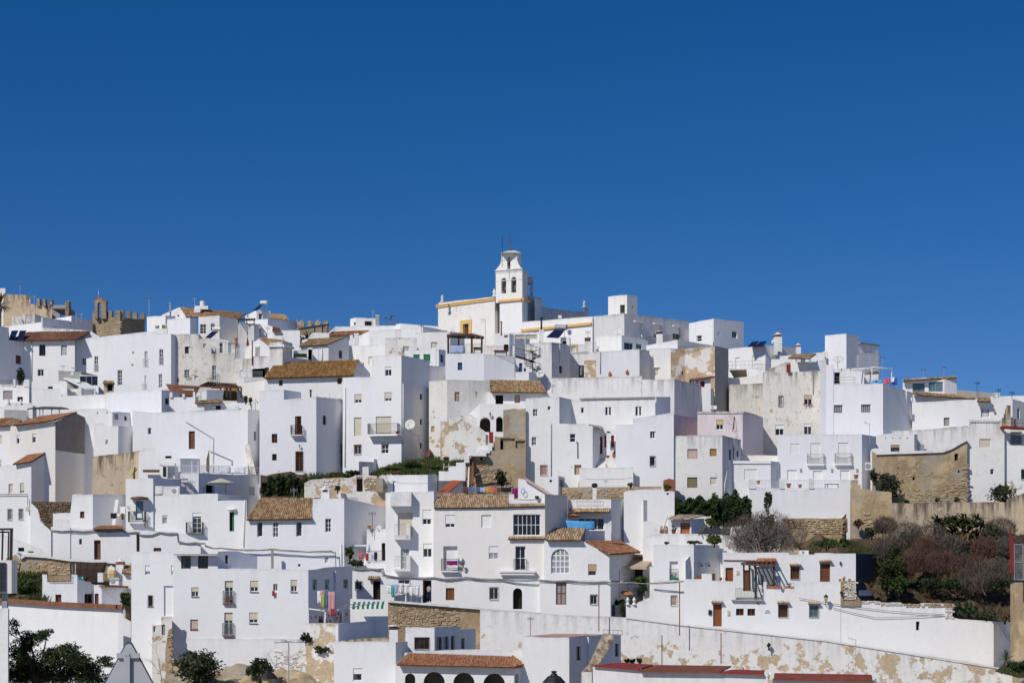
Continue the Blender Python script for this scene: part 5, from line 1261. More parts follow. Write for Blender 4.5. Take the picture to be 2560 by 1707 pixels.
for k in range(10):b=P(1735+k*34,1094,203.5);MB().lathe(b,[(.16,-.03),(.16,.05)],4,(Vector((.7,0,.7)),Vector((-.7,0,.7)),Vector((0,-1,0)))).done('relief','white',h.root)
h=H('stained_house','peeling white house with barred window at the far right edge',204.2,[(2120,1186),(2480,1200)],1960,'peelbase',[('gl',2196,1222,2322,1362,{'c':2,'rw':1,'gl':'curtain','bars':'iron'}),('gl',2318,1660,2420,1780,{'c':2,'rw':1,'bars':'iron'})],ext=1)
bl=root('red_balcony',P(2260,1190,207),'red painted balcony edge with iron rail at the right edge','balcony')
MB().bar(P(2086,1164,203),P(2460,1188,203),1.2,.22).done('slab','redp',bl);rail(bl,P(2092,1158,202.6),P(2460,1180,202.6),96*mpx(203),.6,'iron',rails=(.1,.55,1.));MB().box(P(2245,1120,202.5),.2,.2,.9).done('post','wood',bl)
h=H('house','small white house with tan blind above the earth wall',211,[(600,1262),(712,1244),(1062,1248),(1100,1250,'S')],1500,'white',[('rh',784,1372,890,1466,{'f':.32,'col':'tn','fr':'wood'})])
sg=h.segs[1]
for x in(725,810,895,982):MB().lathe(sg.at(*sg.uv(x,1292),.01),[(.07,-.05),(.07,.02)],6,(sg.u,Z,sg.n)).done('vent','dark',h.root)
h=H('wall','long whitewashed terrace wall behind the small tan-blind house',213,[(795,1206),(1150,1196),(1690,1146)],1520,'dirty',[('dk',1078,1360,1104,1460,{'r':.3})])
MB().box(P(1142,1420,212.5),.75,.1,1.).done('gate','alu',h.root)

# ================================================================ sheet M: right middle
o(1650,1000)
h=H('balcony_pair_house','white house with two small balconies above the walled terrace',205.3,pts_(2060,820,(-548,1252),(446,1248),(540,1262,('S',.62)),(612,1276,('S',.62))),1060,'white2',
  [('rs',1536,512,1642,630,{'col':'wh','r':.1}),('rs',1770,506,1892,745,{'col':'wh','r':.12}),('rs',2097,500,2217,745,{'col':'wh','r':.12}),('rs',1496,818,1610,945,{'col':'wh'}),('rs',1800,828,1910,945,{'col':'wh'}),('rs',2120,822,2232,945,{'col':'wh'})],ext=2)
balcony(h,1728,632,1926,772,0,.45,.22,'giron');balcony(h,2052,626,2250,768,0,.45,.22,'giron')
for x in(1655,2020,2316):sg=h.segs[0];slab(sg,*sg.rect(x-10,806,x+10,842),.003,.12).done('wall_light','alu',h.root)
antenna('antenna on the balcony pair house with angled boom',1930+535,270,420,205,80,2)
h=H('terrace_wall','white walled terrace with clay pots and iron rail panels',201.5,[(1050,1040),(1130,1040,0),(2100,1038),(2102,935),(2150,935),(2240,940)],1400,'white2',[],back=4,cat='terrace',ext=1.2)
for x0,x1,y0 in((1046,1126,932),(1406,1466,922),(1754,1812,920)):boxthing('terrace_pier',0,0,x0,y0,x1,1042,201.4,.35,'white2',h.root)
for x0,x1 in((1126,1406),(1466,1754),(1812,2100)):rail(h.root,P(x0,1036,201.6),P(x1,1036,201.6),92*mpx(203),.16,'giron')
for k,(x,y,w_,nm)in enumerate(((1156,985,44,'round'),(1514,1030,56,'tall'),(1646,1030,44,'low'),(2304,925,55,'shallow'))):pot(['round clay pot hung by the left terrace pier','tall clay pot behind the middle terrace rail','low square clay planter behind the middle rail','shallow clay bowl on the terrace corner'][k],x,y,202.2,w_)
t_=root('bench',P(2015,1025,202.4),'dark low bench behind the right terrace rail','bench');MB().bar(P(1940,988,202.4),P(2098,988,202.4),.5,.06).done('seat','iron',t_)
for x in(1942,1970,2092):MB().bar(P(x,988,202.4),P(x,1030,202.4),.06).done('leg','iron',t_)
h=H('annex','low white annex with flat cornice and wide closed shutter',203.4,[(834,718),(1303,714),(1400,724,('S',.62))],1090,'white2',[('rs',990,812,1145,942,{'col':'wh','r':.12}),('rs',1312,810,1385,942,{'col':'wh','seg':1,'r':.12})],back=4)
sg=h.segs[0];slab(sg,*sg.rect(828,714,1303,746),.003,.14).done('cornice','frame',h.root)
H('wall','thin cream parapet strip behind the white annex',208.5,[(955,650),(1390,652)],740,'cream',back=2)
h=H('shutter_house','white house with pink, wood and olive shutters above the ivy',201.3,[(158,416),(733,411),(860,446,('S',.55)),(950,462,('S',.55))],1150,'dirty',[('rs',322,574,440,686,{'col':'pk','fr':'wood'}),('rs',585,571,665,657,{'col':'wd','fr':'wood'}),('rs',320,906,440,1028,{'col':'ob','fr':'wood'}),('rs',592,906,670,995,{'col':'be'}),('dk',812,582,838,704,{'seg':1,'r':.15,'col':'glass'}),('dk',902,592,924,668,{'seg':2,'r':.15,'col':'glass'})],back=5)
wallpipe(h,1,[(865,460),(862,700)],.06,'giron');wallpipe(h,1,[(782,830),(755,985),(750,1110)],.06)
h=H('pink_house','pale pink house with stained parapet and grey shaded side',209,[(440,136),(972,130),(1095,158,('S',.6)),(1212,205,('S',.6))],470,'pink',[('rh',662,230,748,346,{'col':'yl','f':.5})],back=5)
sg=h.segs[0];slab(sg,*sg.rect(440,134,985,158),.003,.1).done('parapet_band','vdirty',h.root)
m=MB();pz=[sg.at(*sg.uv(x,y),.08)for x,y in((870,190),(868,250),(862,340))];m.tube(pz,.04,4).done('vine_stem','dbark',h.root);twigs(h.root,pz[0],1.2,.6,3,3,.03,'dbark','dry_vine',(.2,-.1,-.5),5)
h=H('house','mauve shaded wall behind the shutter house',208.5,[(140,162,-.5),(152,164,0),(462,212,('S',.55))],450,'mauve',back=4)
boxthing('rust_stained_chimney','narrow rust-stained brick stump on the shutter house roof','chimney',270,338,294,440,205,.5,'sand')
o(1250,920)
# ================================================================ sheet L: courtyard house
h=H('courtyard_house','white courtyard house with peeling base and small white windows',201,[(300,358),(697,335),(699,652),(1048,656),(1084,704),(1090,706)],1410,'peelbase',
  [('gl',386,480,443,566,{'rw':2}),('gl',560,447,598,494,{'c':1,'rw':1}),('gl',373,808,428,910,{'rw':2}),('gl',822,772,890,870,{'rw':2,'c':1}),('rs',474,1142,554,1258,{'col':'pk','bars':'redp'}),('dk',874,1136,956,1252,{'r':.3,'col':'tn'})],back=9)
wallpipe(h,0,[(602,655),(601,1275)],.05,'giron');wallpipe(h,2,[(890,868),(912,872),(914,1060)],.05,'rust')
H('','',201.2,[(697,337),(868,374,'S')],660,'white2',back=3,thing=h.root,ext=.5)
hb=H('courtyard_house','white back wing of the courtyard house with three small windows',204,[(690,380),(846,374),(1140,362),(1826,344)],950,'soft',[('gl',952,462,990,530,{'c':1,'rw':1}),('gl',1237,455,1311,556,{'rw':1,'bar':.18}),('gl',1592,448,1666,562,{'rw':1,'bar':.18})])
sg=hb.segs[2];m=MB();m.bar(sg.at(-2,sg.za,.1),sg.at(sg.ln,sg.zb,.1),.2,.14);m.done('roof_edge','concrete',hb.root)
hr=H('courtyard_house','white right wing of the courtyard house with barred window',201,[(1360,664),(1562,664),(1564,592),(2034,520),(2044,522)],1410,'white2',[('gl',1764,732,1824,826,{'rw':1}),('gl',1762,1036,1826,1150,{'rw':1,'c':1,'bars':'iron'})],back=6)
sg=hr.segs[2];slab(sg,*sg.rect(1762,728,1826,744),.003,.06).done('lintel','frame',hr.root)
H('house','turned wall added for a cast shadow above the right courtyard wing',205,[(1822,338),(1838,336),(2004,338,'S')],580,'white2',back=3)  # added wall turned from the sun, in place of a cast shadow
H('','',201.2,[(1084,706),(1172,722,'S')],1180,'white2',back=.5,thing=h.root,ext=.4)
pr=H('porch','white porch with pillar and dark red doors in the courtyard',203.6,[(1165,722),(1362,726)],1060,'white',[('bd',1176,804,1206,1010,{'col':'redp','rw':2}),('bd',1228,790,1256,930,{'col':'redp','rw':4}),('bd',1306,790,1342,930,{'col':'redp','rw':3})],back=1.5,cat='porch',ext=.6)
boxthing('pillar',0,0,1254,745,1296,1024,202,.4,'white',pr.root);boxthing('lintel',0,0,1170,720,1356,762,202,.4,'white',pr.root)
q=[P(1046,658,200.9),P(1205,712,201.5),P(1200,680,204.5),P(1090,668,204.5)];obj('porch_roof',q+[p-Z*.12 for p in q],[(0,1,2,3),(7,6,5,4),(0,4,5,1),(1,5,6,2),(2,6,7,3),(3,7,4,0)],'concrete',pr.root)
stp=root('outdoor_stair',P(1190,1165,202),'short white outdoor stair rising to the courtyard porch','stair')
for k in range(8):
 a,b=P(1142+k*3,1165-k*18,201.6+k*.32),P(1245,1165-k*18,201.6+k*.32);MB().box(((a.x+b.x)/2,a.y+.6,a.z-.3),b.x-a.x,1.2,.62).done('step','white',stp)
pl=H('planter_wall','white planter wall with geraniums beside the courtyard stair',202.2,[(1240,1052),(1362,1056),(1568,1070,('S',.9))],1180,'peel',back=1.5,cat='planter',ext=.6)
for k,(x,y,w_,p_)in enumerate(((1272,1050,40,'cloth_red'),(1340,1050,42,'leafd'),(1388,1052,40,'leaf'),(1412,1052,30,'cloth_red'),(1500,1058,34,None))):pot(['clay pot of red flowers by the courtyard stair top','clay pot with dark foliage beside the red flowers','clay pot with bright green plant in the row','small clay pot with red flowers right of the green plant','empty tan pot at the right of the planter row'][k],x,y,202.6,w_,p_)
bush('small green shrub at the right end of the planter wall',1548,1088,201.8,20,34,120,.12,'leaff')
h=H('terrace_wall','low white terrace wall with clothes line below the courtyard',199.9,[(935,1172),(1250,1168),(1566,1166)],1410,'soft',back=2.2,cat='terrace wall')
cable('thin clothes line on the white courtyard terrace wall',[(1000,1300,198.7),(1275,1304,198.7),(1552,1288,198.7)],.025,'cable',.1)
h=H('hut','small white hut with grey door below the peeling wall',198,[(524,1272),(686,1270),(762,1280,'S')],1410,'white',[('dk',582,1312,612,1340,{'r':.2}),('bd',698,1302,752,1396,{'seg':1,'col':'sg','rw':1})],back=1.5,cat='hut')
bush('bright green weed below the courtyard terrace wall',1535,1392,196.6,38,46,160,.13,'leaff');bush('green weed in front of the brick stump',1965,1430,194,50,70,220,.14,'leaff')
bs=H('brick_stump','broken brick wall stump beside the shutter house',199.5,[(1920,1320),(1990,1296),(2058,1316)],1450,'brick',back=1,cat='wall')
h=H('retaining_wall','long tan stone retaining wall below the courtyard house',198.6,[(330,1420),(545,1408),(700,1400),(1480,1396),(1900,1388)],1560,'tan',back=3,cat='wall',ext=2)
stones(h,2,(705,1410,1475,1520),.34,.16,'stone',.45,110,.06);stones(h,3,(1490,1405,1895,1450),.34,.16,'stone',.4,30,.06)
h=H('house','white outbuilding lump behind the terrace parapet right of centre',192,[(1455,1460),(1480,1442),(1680,1424),(1930,1424),(1932,1448),(2052,1448)],1700,'white',[('dk',1958,1466,1986,1488,{'r':.2})],back=3)
# ================================================================ sheet K: ravine, arches, ruin, steps
o(850,920)
h=H('curved_house','curved cream house with peeling earth-brown base and tan shutter',205.2,[(1046,154,.6),(1260,138,0),(1510,140,.9),(1762,152,2.2)],1130,'peelbig',[('rs',1347,280,1406,390,{'col':'tn','fr':'wood'}),('rs',1072,682,1110,752,{'col':'tn','fr':'tn','seg':0})],back=6)
lantern('small black lantern on the curved cream house',1601,300,206,46,True,.35)
h=H('eave_house','white house with tile roof, dark opening and tan shutter in the centre',206.6,[(1728,282),(2352,284),(2490,284)],660,'soft',[('dk',1828,312,1919,422),('rs',2054,315,2116,410,{'col':'tn','fr':'wood'})],par=0)
roof(h.root,(1768,278,205.7),(2432,284,205.7),(1752,140,210.6),(2356,150,210.6),40,7,'tile_old')
H('house','white gable end beside the centre tile roof',210,[(2352,150),(2440,290),(2520,300)],560,'soft',back=2,par=0)
h=H('arch_house','white arched passage house with two dark arches and lantern',203,[(1512,545,1),(1640,424,0),(1918,422),(2186,430)],1000,'white',[('arch',1606,578,1768,752,{'col':'room','r':1.6}),('arch',1835,570,1922,748,{'r':1.2})],back=4)
lantern('black lantern between the two dark arches',1766,545,203,46,True,.35)
h=H('stair_wall','white sloping stair parapet rising to the dark arch',201,[(1284,562),(1442,556),(1706,745),(1712,752)],800,'peel',back=.8,cat='stair wall',ext=1.2)
rail(h.root,P(1525,600,202),P(1610,660,202),55*mpx(202),.16)
h=H('base_wall','peeling earth-brown base wall below the stair parapet',202.2,[(1180,620),(1300,640),(1712,752)],1110,'tanpeel',back=.6,cat='wall',ext=1.2)
h=H('ruin','roofless ruined wall of patched tan and grey render',200.5,[(1920,492),(1985,486),(2050,474),(2110,482),(2184,474)],860,'ruin',back=1,cat='ruin',ext=1.2)
h=H('ruin','dark open shed under the patched ruin with broken edges',200.2,[(1818,800),(1880,810),(2060,808),(2184,850)],1000,'tan',[('dk',1876,815,2160,955,{'r':1.6,'col':'room','seg':1})][:0]+[('dk',1884,822,2056,956,{'r':1.2,'col':'room'}),('dk',2064,850,2178,940,{'r':.8,'col':'wood'})],back=3,cat='ruin',ext=1.2)
h=H('earth_wall','brown earth and stone wall below the ruin with timber props',199.6,[(1470,1100),(1560,1040),(1720,978),(1850,962),(2184,962)],1420,'tan',[('dk',1648,1045,1676,1112,{'r':.4})],back=2,cat='wall',ext=1.5)
stones(h,1,(1565,1080,1715,1330),.3,.17,'stone',.8,60,.07);stones(h,0,(1475,1130,1560,1400),.3,.17,'stone',.7,40,.07);stones(h,2,(1722,1200,1850,1400),.3,.17,'stone',.8,40,.07);stones(h,3,(1855,1280,2000,1400),.3,.17,'stone',.6,30,.07)
for k,(x0,y0,x1,y1,mt,l_)in enumerate(((1540,1075,1528,1400,'wood','rust-brown upright timber plank leaning on the earth wall'),(1556,1110,1560,1380,'woodl','second orange-brown plank beside the rust-brown one'),(1520,1130,1508,1400,'frame','white pole leaning beside the brown planks'),(1560,1262,1885,1182,'bark','grey pole lying slantwise across the earth wall'))):
 b=MB().bar(P(x0,y0,198.6),P(x1,y1,198),.26 if k<2 else.16);tag(b.done('plank' if k<2 else 'pole',mt,org=P(x1,y1,195)),l_,'plank' if k<2 else 'pole')
bush('small dark tree against the earth wall',1900,1385,194.2,90,190,420,.17,'leafd')
# white steps
stp=root('outdoor_stair',P(1700,1000,199),'white stepped path climbing from the grass to the arched house','stair')
for x0,y0,x1,y1,d in((1458,1028,1520,1110,198),(1496,990,1720,1034,198.6),(1605,960,1765,1000,199.4),(1680,905,1790,975,200.2),(1745,880,1806,935,200.8),(1700,780,1752,920,201.4)):boxthing('step',0,0,x0,y0,x1,y1,d,1.6,'white',stp)
boxthing('gate',0,0,1752,750,1802,880,201.3,.12,'redp',stp)
h=H('stepped_wall','white stepped garden wall rising beside the grassy bank',195.5,[(1162,1210),(1278,1212),(1280,1155),(1364,1150),(1366,1110),(1475,1106)],1260,'white',back=.5,cat='wall',ext=.6)
h=H('stepped_wall','grey shaded stepped wall at the foot of the tall white house',202,[(222,1098,-1),(252,1098,0),(398,1104,('S',.5)),(400,1066,('S',.5)),(508,1064,('S',.5)),(510,1030,('S',.5)),(616,1030,('S',.5)),(618,1014,('S',.5)),(742,1020,('S',.5))],1260,'white2',back=.5,cat='wall',ext=1.2,par=0)
boxthing('low_pier','short white gate pier at the bottom of the grey stepped wall','pier',264,1158,336,1262,199,.5,'white')
h=H('garden_wall','white retaining wall with grey shaded return below the grassy bank',194.5,[(552,1258),(1032,1252),(1250,1232,('S',.55)),(1300,1215,('S',.55)),(1302,1170,('S',.55)),(1478,1110,('S',.55))],1470,'white',back=.6,cat='wall',ext=1.2,par=0)
pb,at1=patch('grassy_bank',[(340,1254,196),(1250,1250,196),(1640,1010,203),(730,1110,207)],24,12,.35,'soil')
grass('grass',at1,5200,.42,'grass');
for k in range(4):bush(['low green scrub at the left of the grassy bank','low green scrub in the middle of the grassy bank','brownish scrub at the top of the grassy bank','low green scrub at the right of the grassy bank'][k],(620,860,1270,1130)[k],(1215,1165,1095,1190)[k],(197.5,199,202.5,198)[k],(110,130,70,90)[k],(60,60,50,50)[k],420,.17,('grass','leaf','dry','grass')[k],cat='scrub')
ch_=root('garden_chair',P(1250,1200,197),'small white garden chair on the grassy bank','chair')
for x in(1222,1280):MB().bar(P(x,1118,196.8),P(x-6,1205,196.8),.05).done('leg','wiron',ch_)
MB().bar(P(1222,1160,196.8),P(1280,1158,196.8),.3,.05).done('seat','wiron',ch_)
rd=dish('large dark mesh dish seen from behind at the foot of the cream house',1040,1004,55,205.5,(-.75,-.4,.25),'rust');antenna('tall antenna on a white pole by the shaded house side',930,785,1085,205.5,110,2,'giron')
lr=root('lean_to',P(1290,1445,190),'lean-to shed with bright orange-red sloping roof','shed')
q=[P(1158,1445,189),P(1290,1447,189),P(1440,1320,193),P(1312,1316,194)];obj('roof',q+[p-Z*.1 for p in q],[(0,1,2,3),(7,6,5,4),(0,4,5,1),(1,5,6,2),(2,6,7,3),(3,7,4,0)],plain('orange_membrane',(.36,.085,.035),.8),lr)
H('','',190.5,[(1280,1452,0),(1445,1322,5)],1480,'white2',back=.5,thing=lr,par=0)
for k,x in enumerate((630,1150)):r_=root('line_post',P(x,1450,188.5),['thin dark clothes-line post at the left of the white wall','thin dark clothes-line post before the orange lean-to'][k],'post');MB().tube([P(x,1330,188.5),P(x,1460,188.5)],.06,5).done('post','iron',r_);MB().bar(P(x-24,1332,188.5),P(x+28,1330,188.5),.06).done('crossbar','iron',r_)
cable('sagging clothes line between two dark posts',[(615,1333,188.4),(1150,1332,188.4)],.02,'cable',.25)
# ruin wall with buttress left of it (sheet P right edge / K left)
h=H('ruin_wall','crumbling stone wall with whitewash remains and dark gap',193.5,[(-420,1350),(-340,1310),(-280,1305),(-100,1290),(0,1285),(100,1290),(190,1262),(430,1262),(440,1320),(470,1258),(556,1262),(560,1450)],1460,'tanpeel',[('dk',178,1275,266,1450,{'r':.9,'col':'room','seg':6})],back=2,cat='wall',ext=1.2)
stones(h,2,(-275,1312,-105,1430),.4,.24,'wstone',.8,60,.07);stones(h,3,(-95,1296,-5,1430),.4,.24,'wstone',.8,30,.07);stones(h,6,(272,1290,425,1440),.32,.17,'stone',.85,50,.07)
bt=boxthing('buttress','tan sloping buttress of the crumbling wall','buttress',420,1290,505,1450,192.6,1.,'tan')

# ================================================================ sheet N / right hillside
o(2060,1060)
h=H('earth_wall','tall curved tan earth wall with small niche on the right',203,[(566,318,0),(610,348),(900,338),(1390,322),(1500,280),(1600,220),(1684,178)],960,'tan',[('dk',1534,345,1580,428,{'r':.35}),('dk',1040,620,1070,656,{'r':.3}),('dk',864,510,880,524,{'r':.2}),('dk',1080,462,1096,476,{'r':.2}),('dk',1574,540,1602,572,{'r':.25})],back=3,cat='wall',ext=1.2)
sg=h.segs[2];m=MB()
for k in(1,2,3,4,5):m.bar(h.C[k]+Z*.02+Vector((0,.1,0)),h.C[k+1]+Z*.02+Vector((0,.1,0)),.7,.3)
m.done('coping','white',h.root,kind='stuff')
stones(h,3,(1395,690,1495,920),.34,.17,'stone',.6,50,.07);stones(h,2,(950,560,1380,620),.34,.14,'stone',.5,24,.04);stones(h,2,(960,760,1385,920),.38,.17,'stone',.5,90,.05);stones(h,4,(1505,700,1598,910),.34,.17,'stone',.6,50,.07);stones(h,5,(1604,470,1680,910),.34,.17,'stone',.55,60,.07)
h=H('wall','rounded white wall end beside the air conditioner',204,[(545,330),(560,295),(600,282),(680,288),(684,330)],480,'white',back=2)
acunit('white air conditioner on brackets by the balcony pair house',490,450,560,538,203)
h=H('earth_wall','low tan wall block stepping down in front of the dark bush',198.5,[(318,655),(395,655),(397,712),(430,716),(432,762),(560,775),(795,800),(797,925)],1200,'tan',back=1.2,cat='wall',ext=1.2,par=0)
stones(h,4,(440,1040,558,1190),.5,.27,'stone',.5,20,.07)
h=H('earth_wall','long low stained wall above the bare scrub slope',197.5,[(790,925),(1100,930),(1300,915),(1700,918),(2145,915),(2150,880),(2352,810),(2480,770)],1340,'sand',back=1.,cat='wall',ext=1.2,par=0)
h=H('rubble_wall','rubble stone wall with stepped whitewash line under the white terrace',201,pts_(1650,1000,(1440,1392),(1720,1385),(2140,1386),(2260,1250,1.2)),1410,'rubble',back=1.2,cat='wall',ext=1.2,par=0)
o(1650,1000);stones(h,1,(1722,1396,2138,1570),.42,.19,'stone',.93,280,.08);stones(h,0,(1450,1396,1718,1500),.42,.19,'stone',.9,80,.08);stones(h,2,(2142,1388,2258,1580),.5,.27,'stone',.9,60,.08)
o(2060,1060)
st_=H('whitewash_pier','white painted corner pier with rough stone edge',202.2,[(222,645),(312,655)],1110,'white2',back=1,cat='pier',ext=.3);stones(st_,0,(228,660,310,1100),.5,.5,'wstone',.8,24,.05)
hb_,at2=patch('scrub_slope',[(600,2010,184.5),(2500,2330,181),(2500,1250,197),(-420,1380,199)],40,16,.7,'soil')
grass('scrub_grass',at2,4200,.34,'dry');grass('green_patch',at2,1800,.32,'leaf',.12,.3,.55,.95);grass('slope_litter',at2,2600,.3,'grass',.0,.6,.2,.9)
bush('dark green bush in the shadow of the tan walls',760,905,200.3,190,350,1100,.16,'olive',dep=1.6);bush('dark creeper on the wall corner by the air conditioner',590,690,201.5,60,170,260,.16,'leafd')
bush('round olive-green bush in front of the stained white house',2090,925,200.5,190,220,900,.15,'olive')
bush('small green tuft at the foot of the tall earth wall',1330,915,201,36,50,90,.13,'leaf');bush('green tuft right of the wall foot',1560,920,200.8,40,60,90,.13,'leaf');bush('low bright green weeds beside the low wall block',930,930,199.3,90,45,200,.14,'leaff')
pm=root('fan_palm_thicket',P(1600,1330,193),'dense thicket of low dark green fan palms under the stained wall','palm thicket')
leaves(pm,[(P(1350+k*90,1230,192.4),(1.1,.8,1.1))for k in range(6)],1500,.2,'leafd')
for k in range(13):fronds(pm,P(1290+k*48+R.uniform(-14,14),1135+R.uniform(-14,50)+(40 if k in(0,12)else 0),192.6-R.uniform(0,1.6)),26,1.5,.085,'palm',.75,.9,40+k,'frond')
for k in range(8):fronds(pm,P(1330+k*76,1270+R.uniform(-20,40),192+R.uniform(-1,1)),10,1.5,.15,'dry',1.5,.3,70+k,'dead_frond')
BARE=[('grey bare tree left of the fan palms',960,1440,190,330,4,.62,'twig'),('pale bare tree trunk beside the fan palms',1240,1470,189,330,4,.5,'twig'),('bare grey shrub at the top left of the slope',720,1300,194,230,4,.7,'twig'),('bare grey shrub at the right below the stained wall',2080,1370,191,300,4,.7,'twig'),
  ('pale leaning bare shrub near the red fence post',2180,1560,186,260,4,.6,'twig'),('red-brown leafless shrub in the middle of the slope',1380,1780,184.6,330,5,.75,'rtwig'),('red-brown leafless shrub left of the middle',1050,1760,185,300,5,.8,'rtwig'),('red-brown leafless shrub right of the middle',1700,1860,183.6,380,5,.75,'rtwig'),
  ('tall pale bare shrub at the lower right',2000,1950,182.8,420,5,.55,'twig'),('pale bare saplings near the slope bottom right',1830,1990,182.6,420,4,.4,'twig'),('grey tangle above the red-brown shrubs',1500,1560,188,280,5,.75,'twig'),('brown tangle at the upper right of the slope',1900,1600,187,300,5,.75,'rtwig'),('grey tangle beside the dark blue house side',760,1600,188,330,5,.7,'twig'),('grey tangle at the slope bottom near the prickly pear',2150,1930,182.6,330,5,.7,'twig'),('brown tangle between grey trees at the slope centre',1180,1560,187.5,250,5,.75,'rtwig')]
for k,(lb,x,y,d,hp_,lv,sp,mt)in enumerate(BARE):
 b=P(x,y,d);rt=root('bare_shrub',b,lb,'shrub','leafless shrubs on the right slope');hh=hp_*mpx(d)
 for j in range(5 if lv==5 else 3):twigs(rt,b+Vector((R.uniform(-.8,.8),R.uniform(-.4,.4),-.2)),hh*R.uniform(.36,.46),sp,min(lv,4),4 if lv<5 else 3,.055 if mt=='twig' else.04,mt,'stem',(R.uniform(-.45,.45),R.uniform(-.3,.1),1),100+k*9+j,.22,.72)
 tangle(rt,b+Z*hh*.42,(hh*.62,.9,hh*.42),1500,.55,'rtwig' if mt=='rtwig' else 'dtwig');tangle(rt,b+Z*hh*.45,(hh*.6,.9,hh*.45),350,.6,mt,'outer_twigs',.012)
DENSE=[(760,1640,188,190,240,'leafd'),(1010,1420,191,170,230,'olive'),(1130,1700,186.5,150,180,'olive'),(1450,1480,190,220,180,'leafd'),(1980,1420,190.5,170,260,'olive'),(2150,1700,186,150,220,'olive'),(900,1800,185.5,190,260,'leaf'),(1750,1620,188,230,160,'olive'),(1500,1960,183.5,260,170,'leafd'),(2050,1990,182.6,190,190,'leafd'),(560,1330,194,110,120,'olive'),(1250,1950,184,190,160,'leafd')]
for k,(x,y,d,w_,hp_,mt)in enumerate(DENSE):bush('%s scrub %s'%(('dark','dull olive')[mt=='olive'],('left of the slope by the blue house end','under the first bare tree','left of the red-brown thicket','below the fan palms','at the upper right under the stained wall','at the right beside the fence','low beside the blue house end','right below the fan palms','in the middle of the slope bottom','at the right of the slope bottom','at the left top of the slope','left of the middle of the slope bottom')[k]),x,y,d,w_,hp_,480,.14,mt,'scrub','scrub',group=None)
bush('dark green shrub beside the dark blue house side',740,1980,183.5,130,420,900,.16,'leafd');bush('mid green ivy shrub at the slope bottom',880,1990,183,110,230,500,.15,'leaf')
bush('green shrub at the top of the rubble on the slope',650,1240,194,60,90,200,.14,'leaf');bush('brown dry shrub at the foot of the tan wall',400,1210,197.2,60,90,260,.13,'dry')
bush('low green mound left of the bare shrubs',30,1460,188,190,110,600,.15,'leaf');bush('second low green mound nearer the rubble wall',240,1440,190,80,110,260,.15,'leaf')
o(2060,1360)
pp=root('prickly_pear',P(1640,870,180.8),'prickly pear cactus on the wall at the slope bottom','cactus')
for k in range(16):
 c=P(1570+R.uniform(0,190),690+R.uniform(0,150),180.8-R.uniform(0,.8));a=R.uniform(0,3);f=Vector((math.sin(a)*.7,-.6,.2)).normalized();u_=f.cross(Z).normalized();MB().lathe(c,[(.02,-.05),(.24,-.03),(.27,0),(.24,.03),(.02,.05)],9,(u_,u_.cross(f),f)).done('pad','ivy',pp)
bush('dry scrub along the wall top right of the prickly pear',1900,890,180,220,110,600,.15,'olive');bush('brown scrub hanging over the wall end',2130,905,178.5,110,90,300,.14,'dry')
# far right bank, fence and yucca
h=H('earth_bank','bare tan earth bank at the right edge below the fence',172,[(2192,470,4),(2240,450,3),(2520,440)],1700,'tan',back=3,cat='bank',ext=2)
fe=root('fence',P(2230,460,170),'wire mesh fence with dark red post at the right edge','fence')
a,b=P(2195,-215,171),P(2216,465,171);MB().box((a+b)/2,.28,.28,(a-b).length*.62).done('post','redp',fe);MB().bar(P(2192,-210,171),P(2200,20,171),.1).done('thin_post','redp',fe)
for y in(0,208,412):MB().bar(P(2225,y,171),P(2500,y+10,171),.07).done('rail','alu',fe)
for x in(2236,2340):MB().bar(P(x,0,171),P(x+4,412,171),.07).done('upright','alu',fe)
pA,pB=P(2236,410,171.1),P(2500,412,171.1);rail(fe,pA,pB,412*mpx(171),.11,'giron','mesh',rails=tuple(k/22 for k in range(23)),bw=.012,rw=.012)
rosette('green yucca beside the white wall at the lower right',2140,1400,170,130,46,'leaff','yucca','plant',.25,1.5,.05,.35)
bush('dark green shrub right of the yucca',2270,1500,169,90,110,260,.14,'leafd');bush('sprawling green plant at the right bottom corner',2350,1450,170,60,90,160,.14,'leaf')
grass('bank_weeds',patch('verge',[(2010,1500,168),(2500,1620,166),(2500,1380,172),(2150,1380,172)],10,6,.2,'soil')[1],500,.3,'grass')

# ================================================================ sheet S / T: lower right house row
o(1650,1300)
h=H('house','white house with balcony niche and shaded wall of two bracket lamps',184,[(-640+990,288),(398,288),(738,288,('S',.62))][:0]+[(-80,284),(398,289),(738,290,('S',.62))],760,'white',[('rs',112,482,212,712,{'col':'wh','r':.35})],back=5)
sg=h.segs[0];u0,u1,v0,v1=sg.rect(112,575,212,706);rail(h.root,sg.at(u0,v0),sg.at(u1,v0),v1-v0,.14,'iron',off=.02);MB().box(sg.at((u0+u1)/2,v0+.15,.1),u1-u0,.2,.28,ax=(sg.u,sg.n,Z)).done('planter','gn',h.root);leaves(h.root,[(sg.at((u0+u1)/2,v0+.45,.1),(.35,.12,.25))],60,.09,'leaf')
H('','',183,[(300,480,0),(356,412,('S',.5))],700,'white',back=1,thing=h.root,ext=.5,par=0)
sg=h.segs[1]
for x in(462,552):
 p=sg.at(*sg.uv(x,545),.25);MB().lathe(p,[(.16,0),(.13,.12),(.04,.25)],8).done('lamp_shade','iron',h.root);MB().tube([p+Z*.25,p+Z*.5-sg.u*.06,p+Z*.3-sg.u*.2-sg.n*.2],.03,5).done('lamp_arm','iron',h.root)
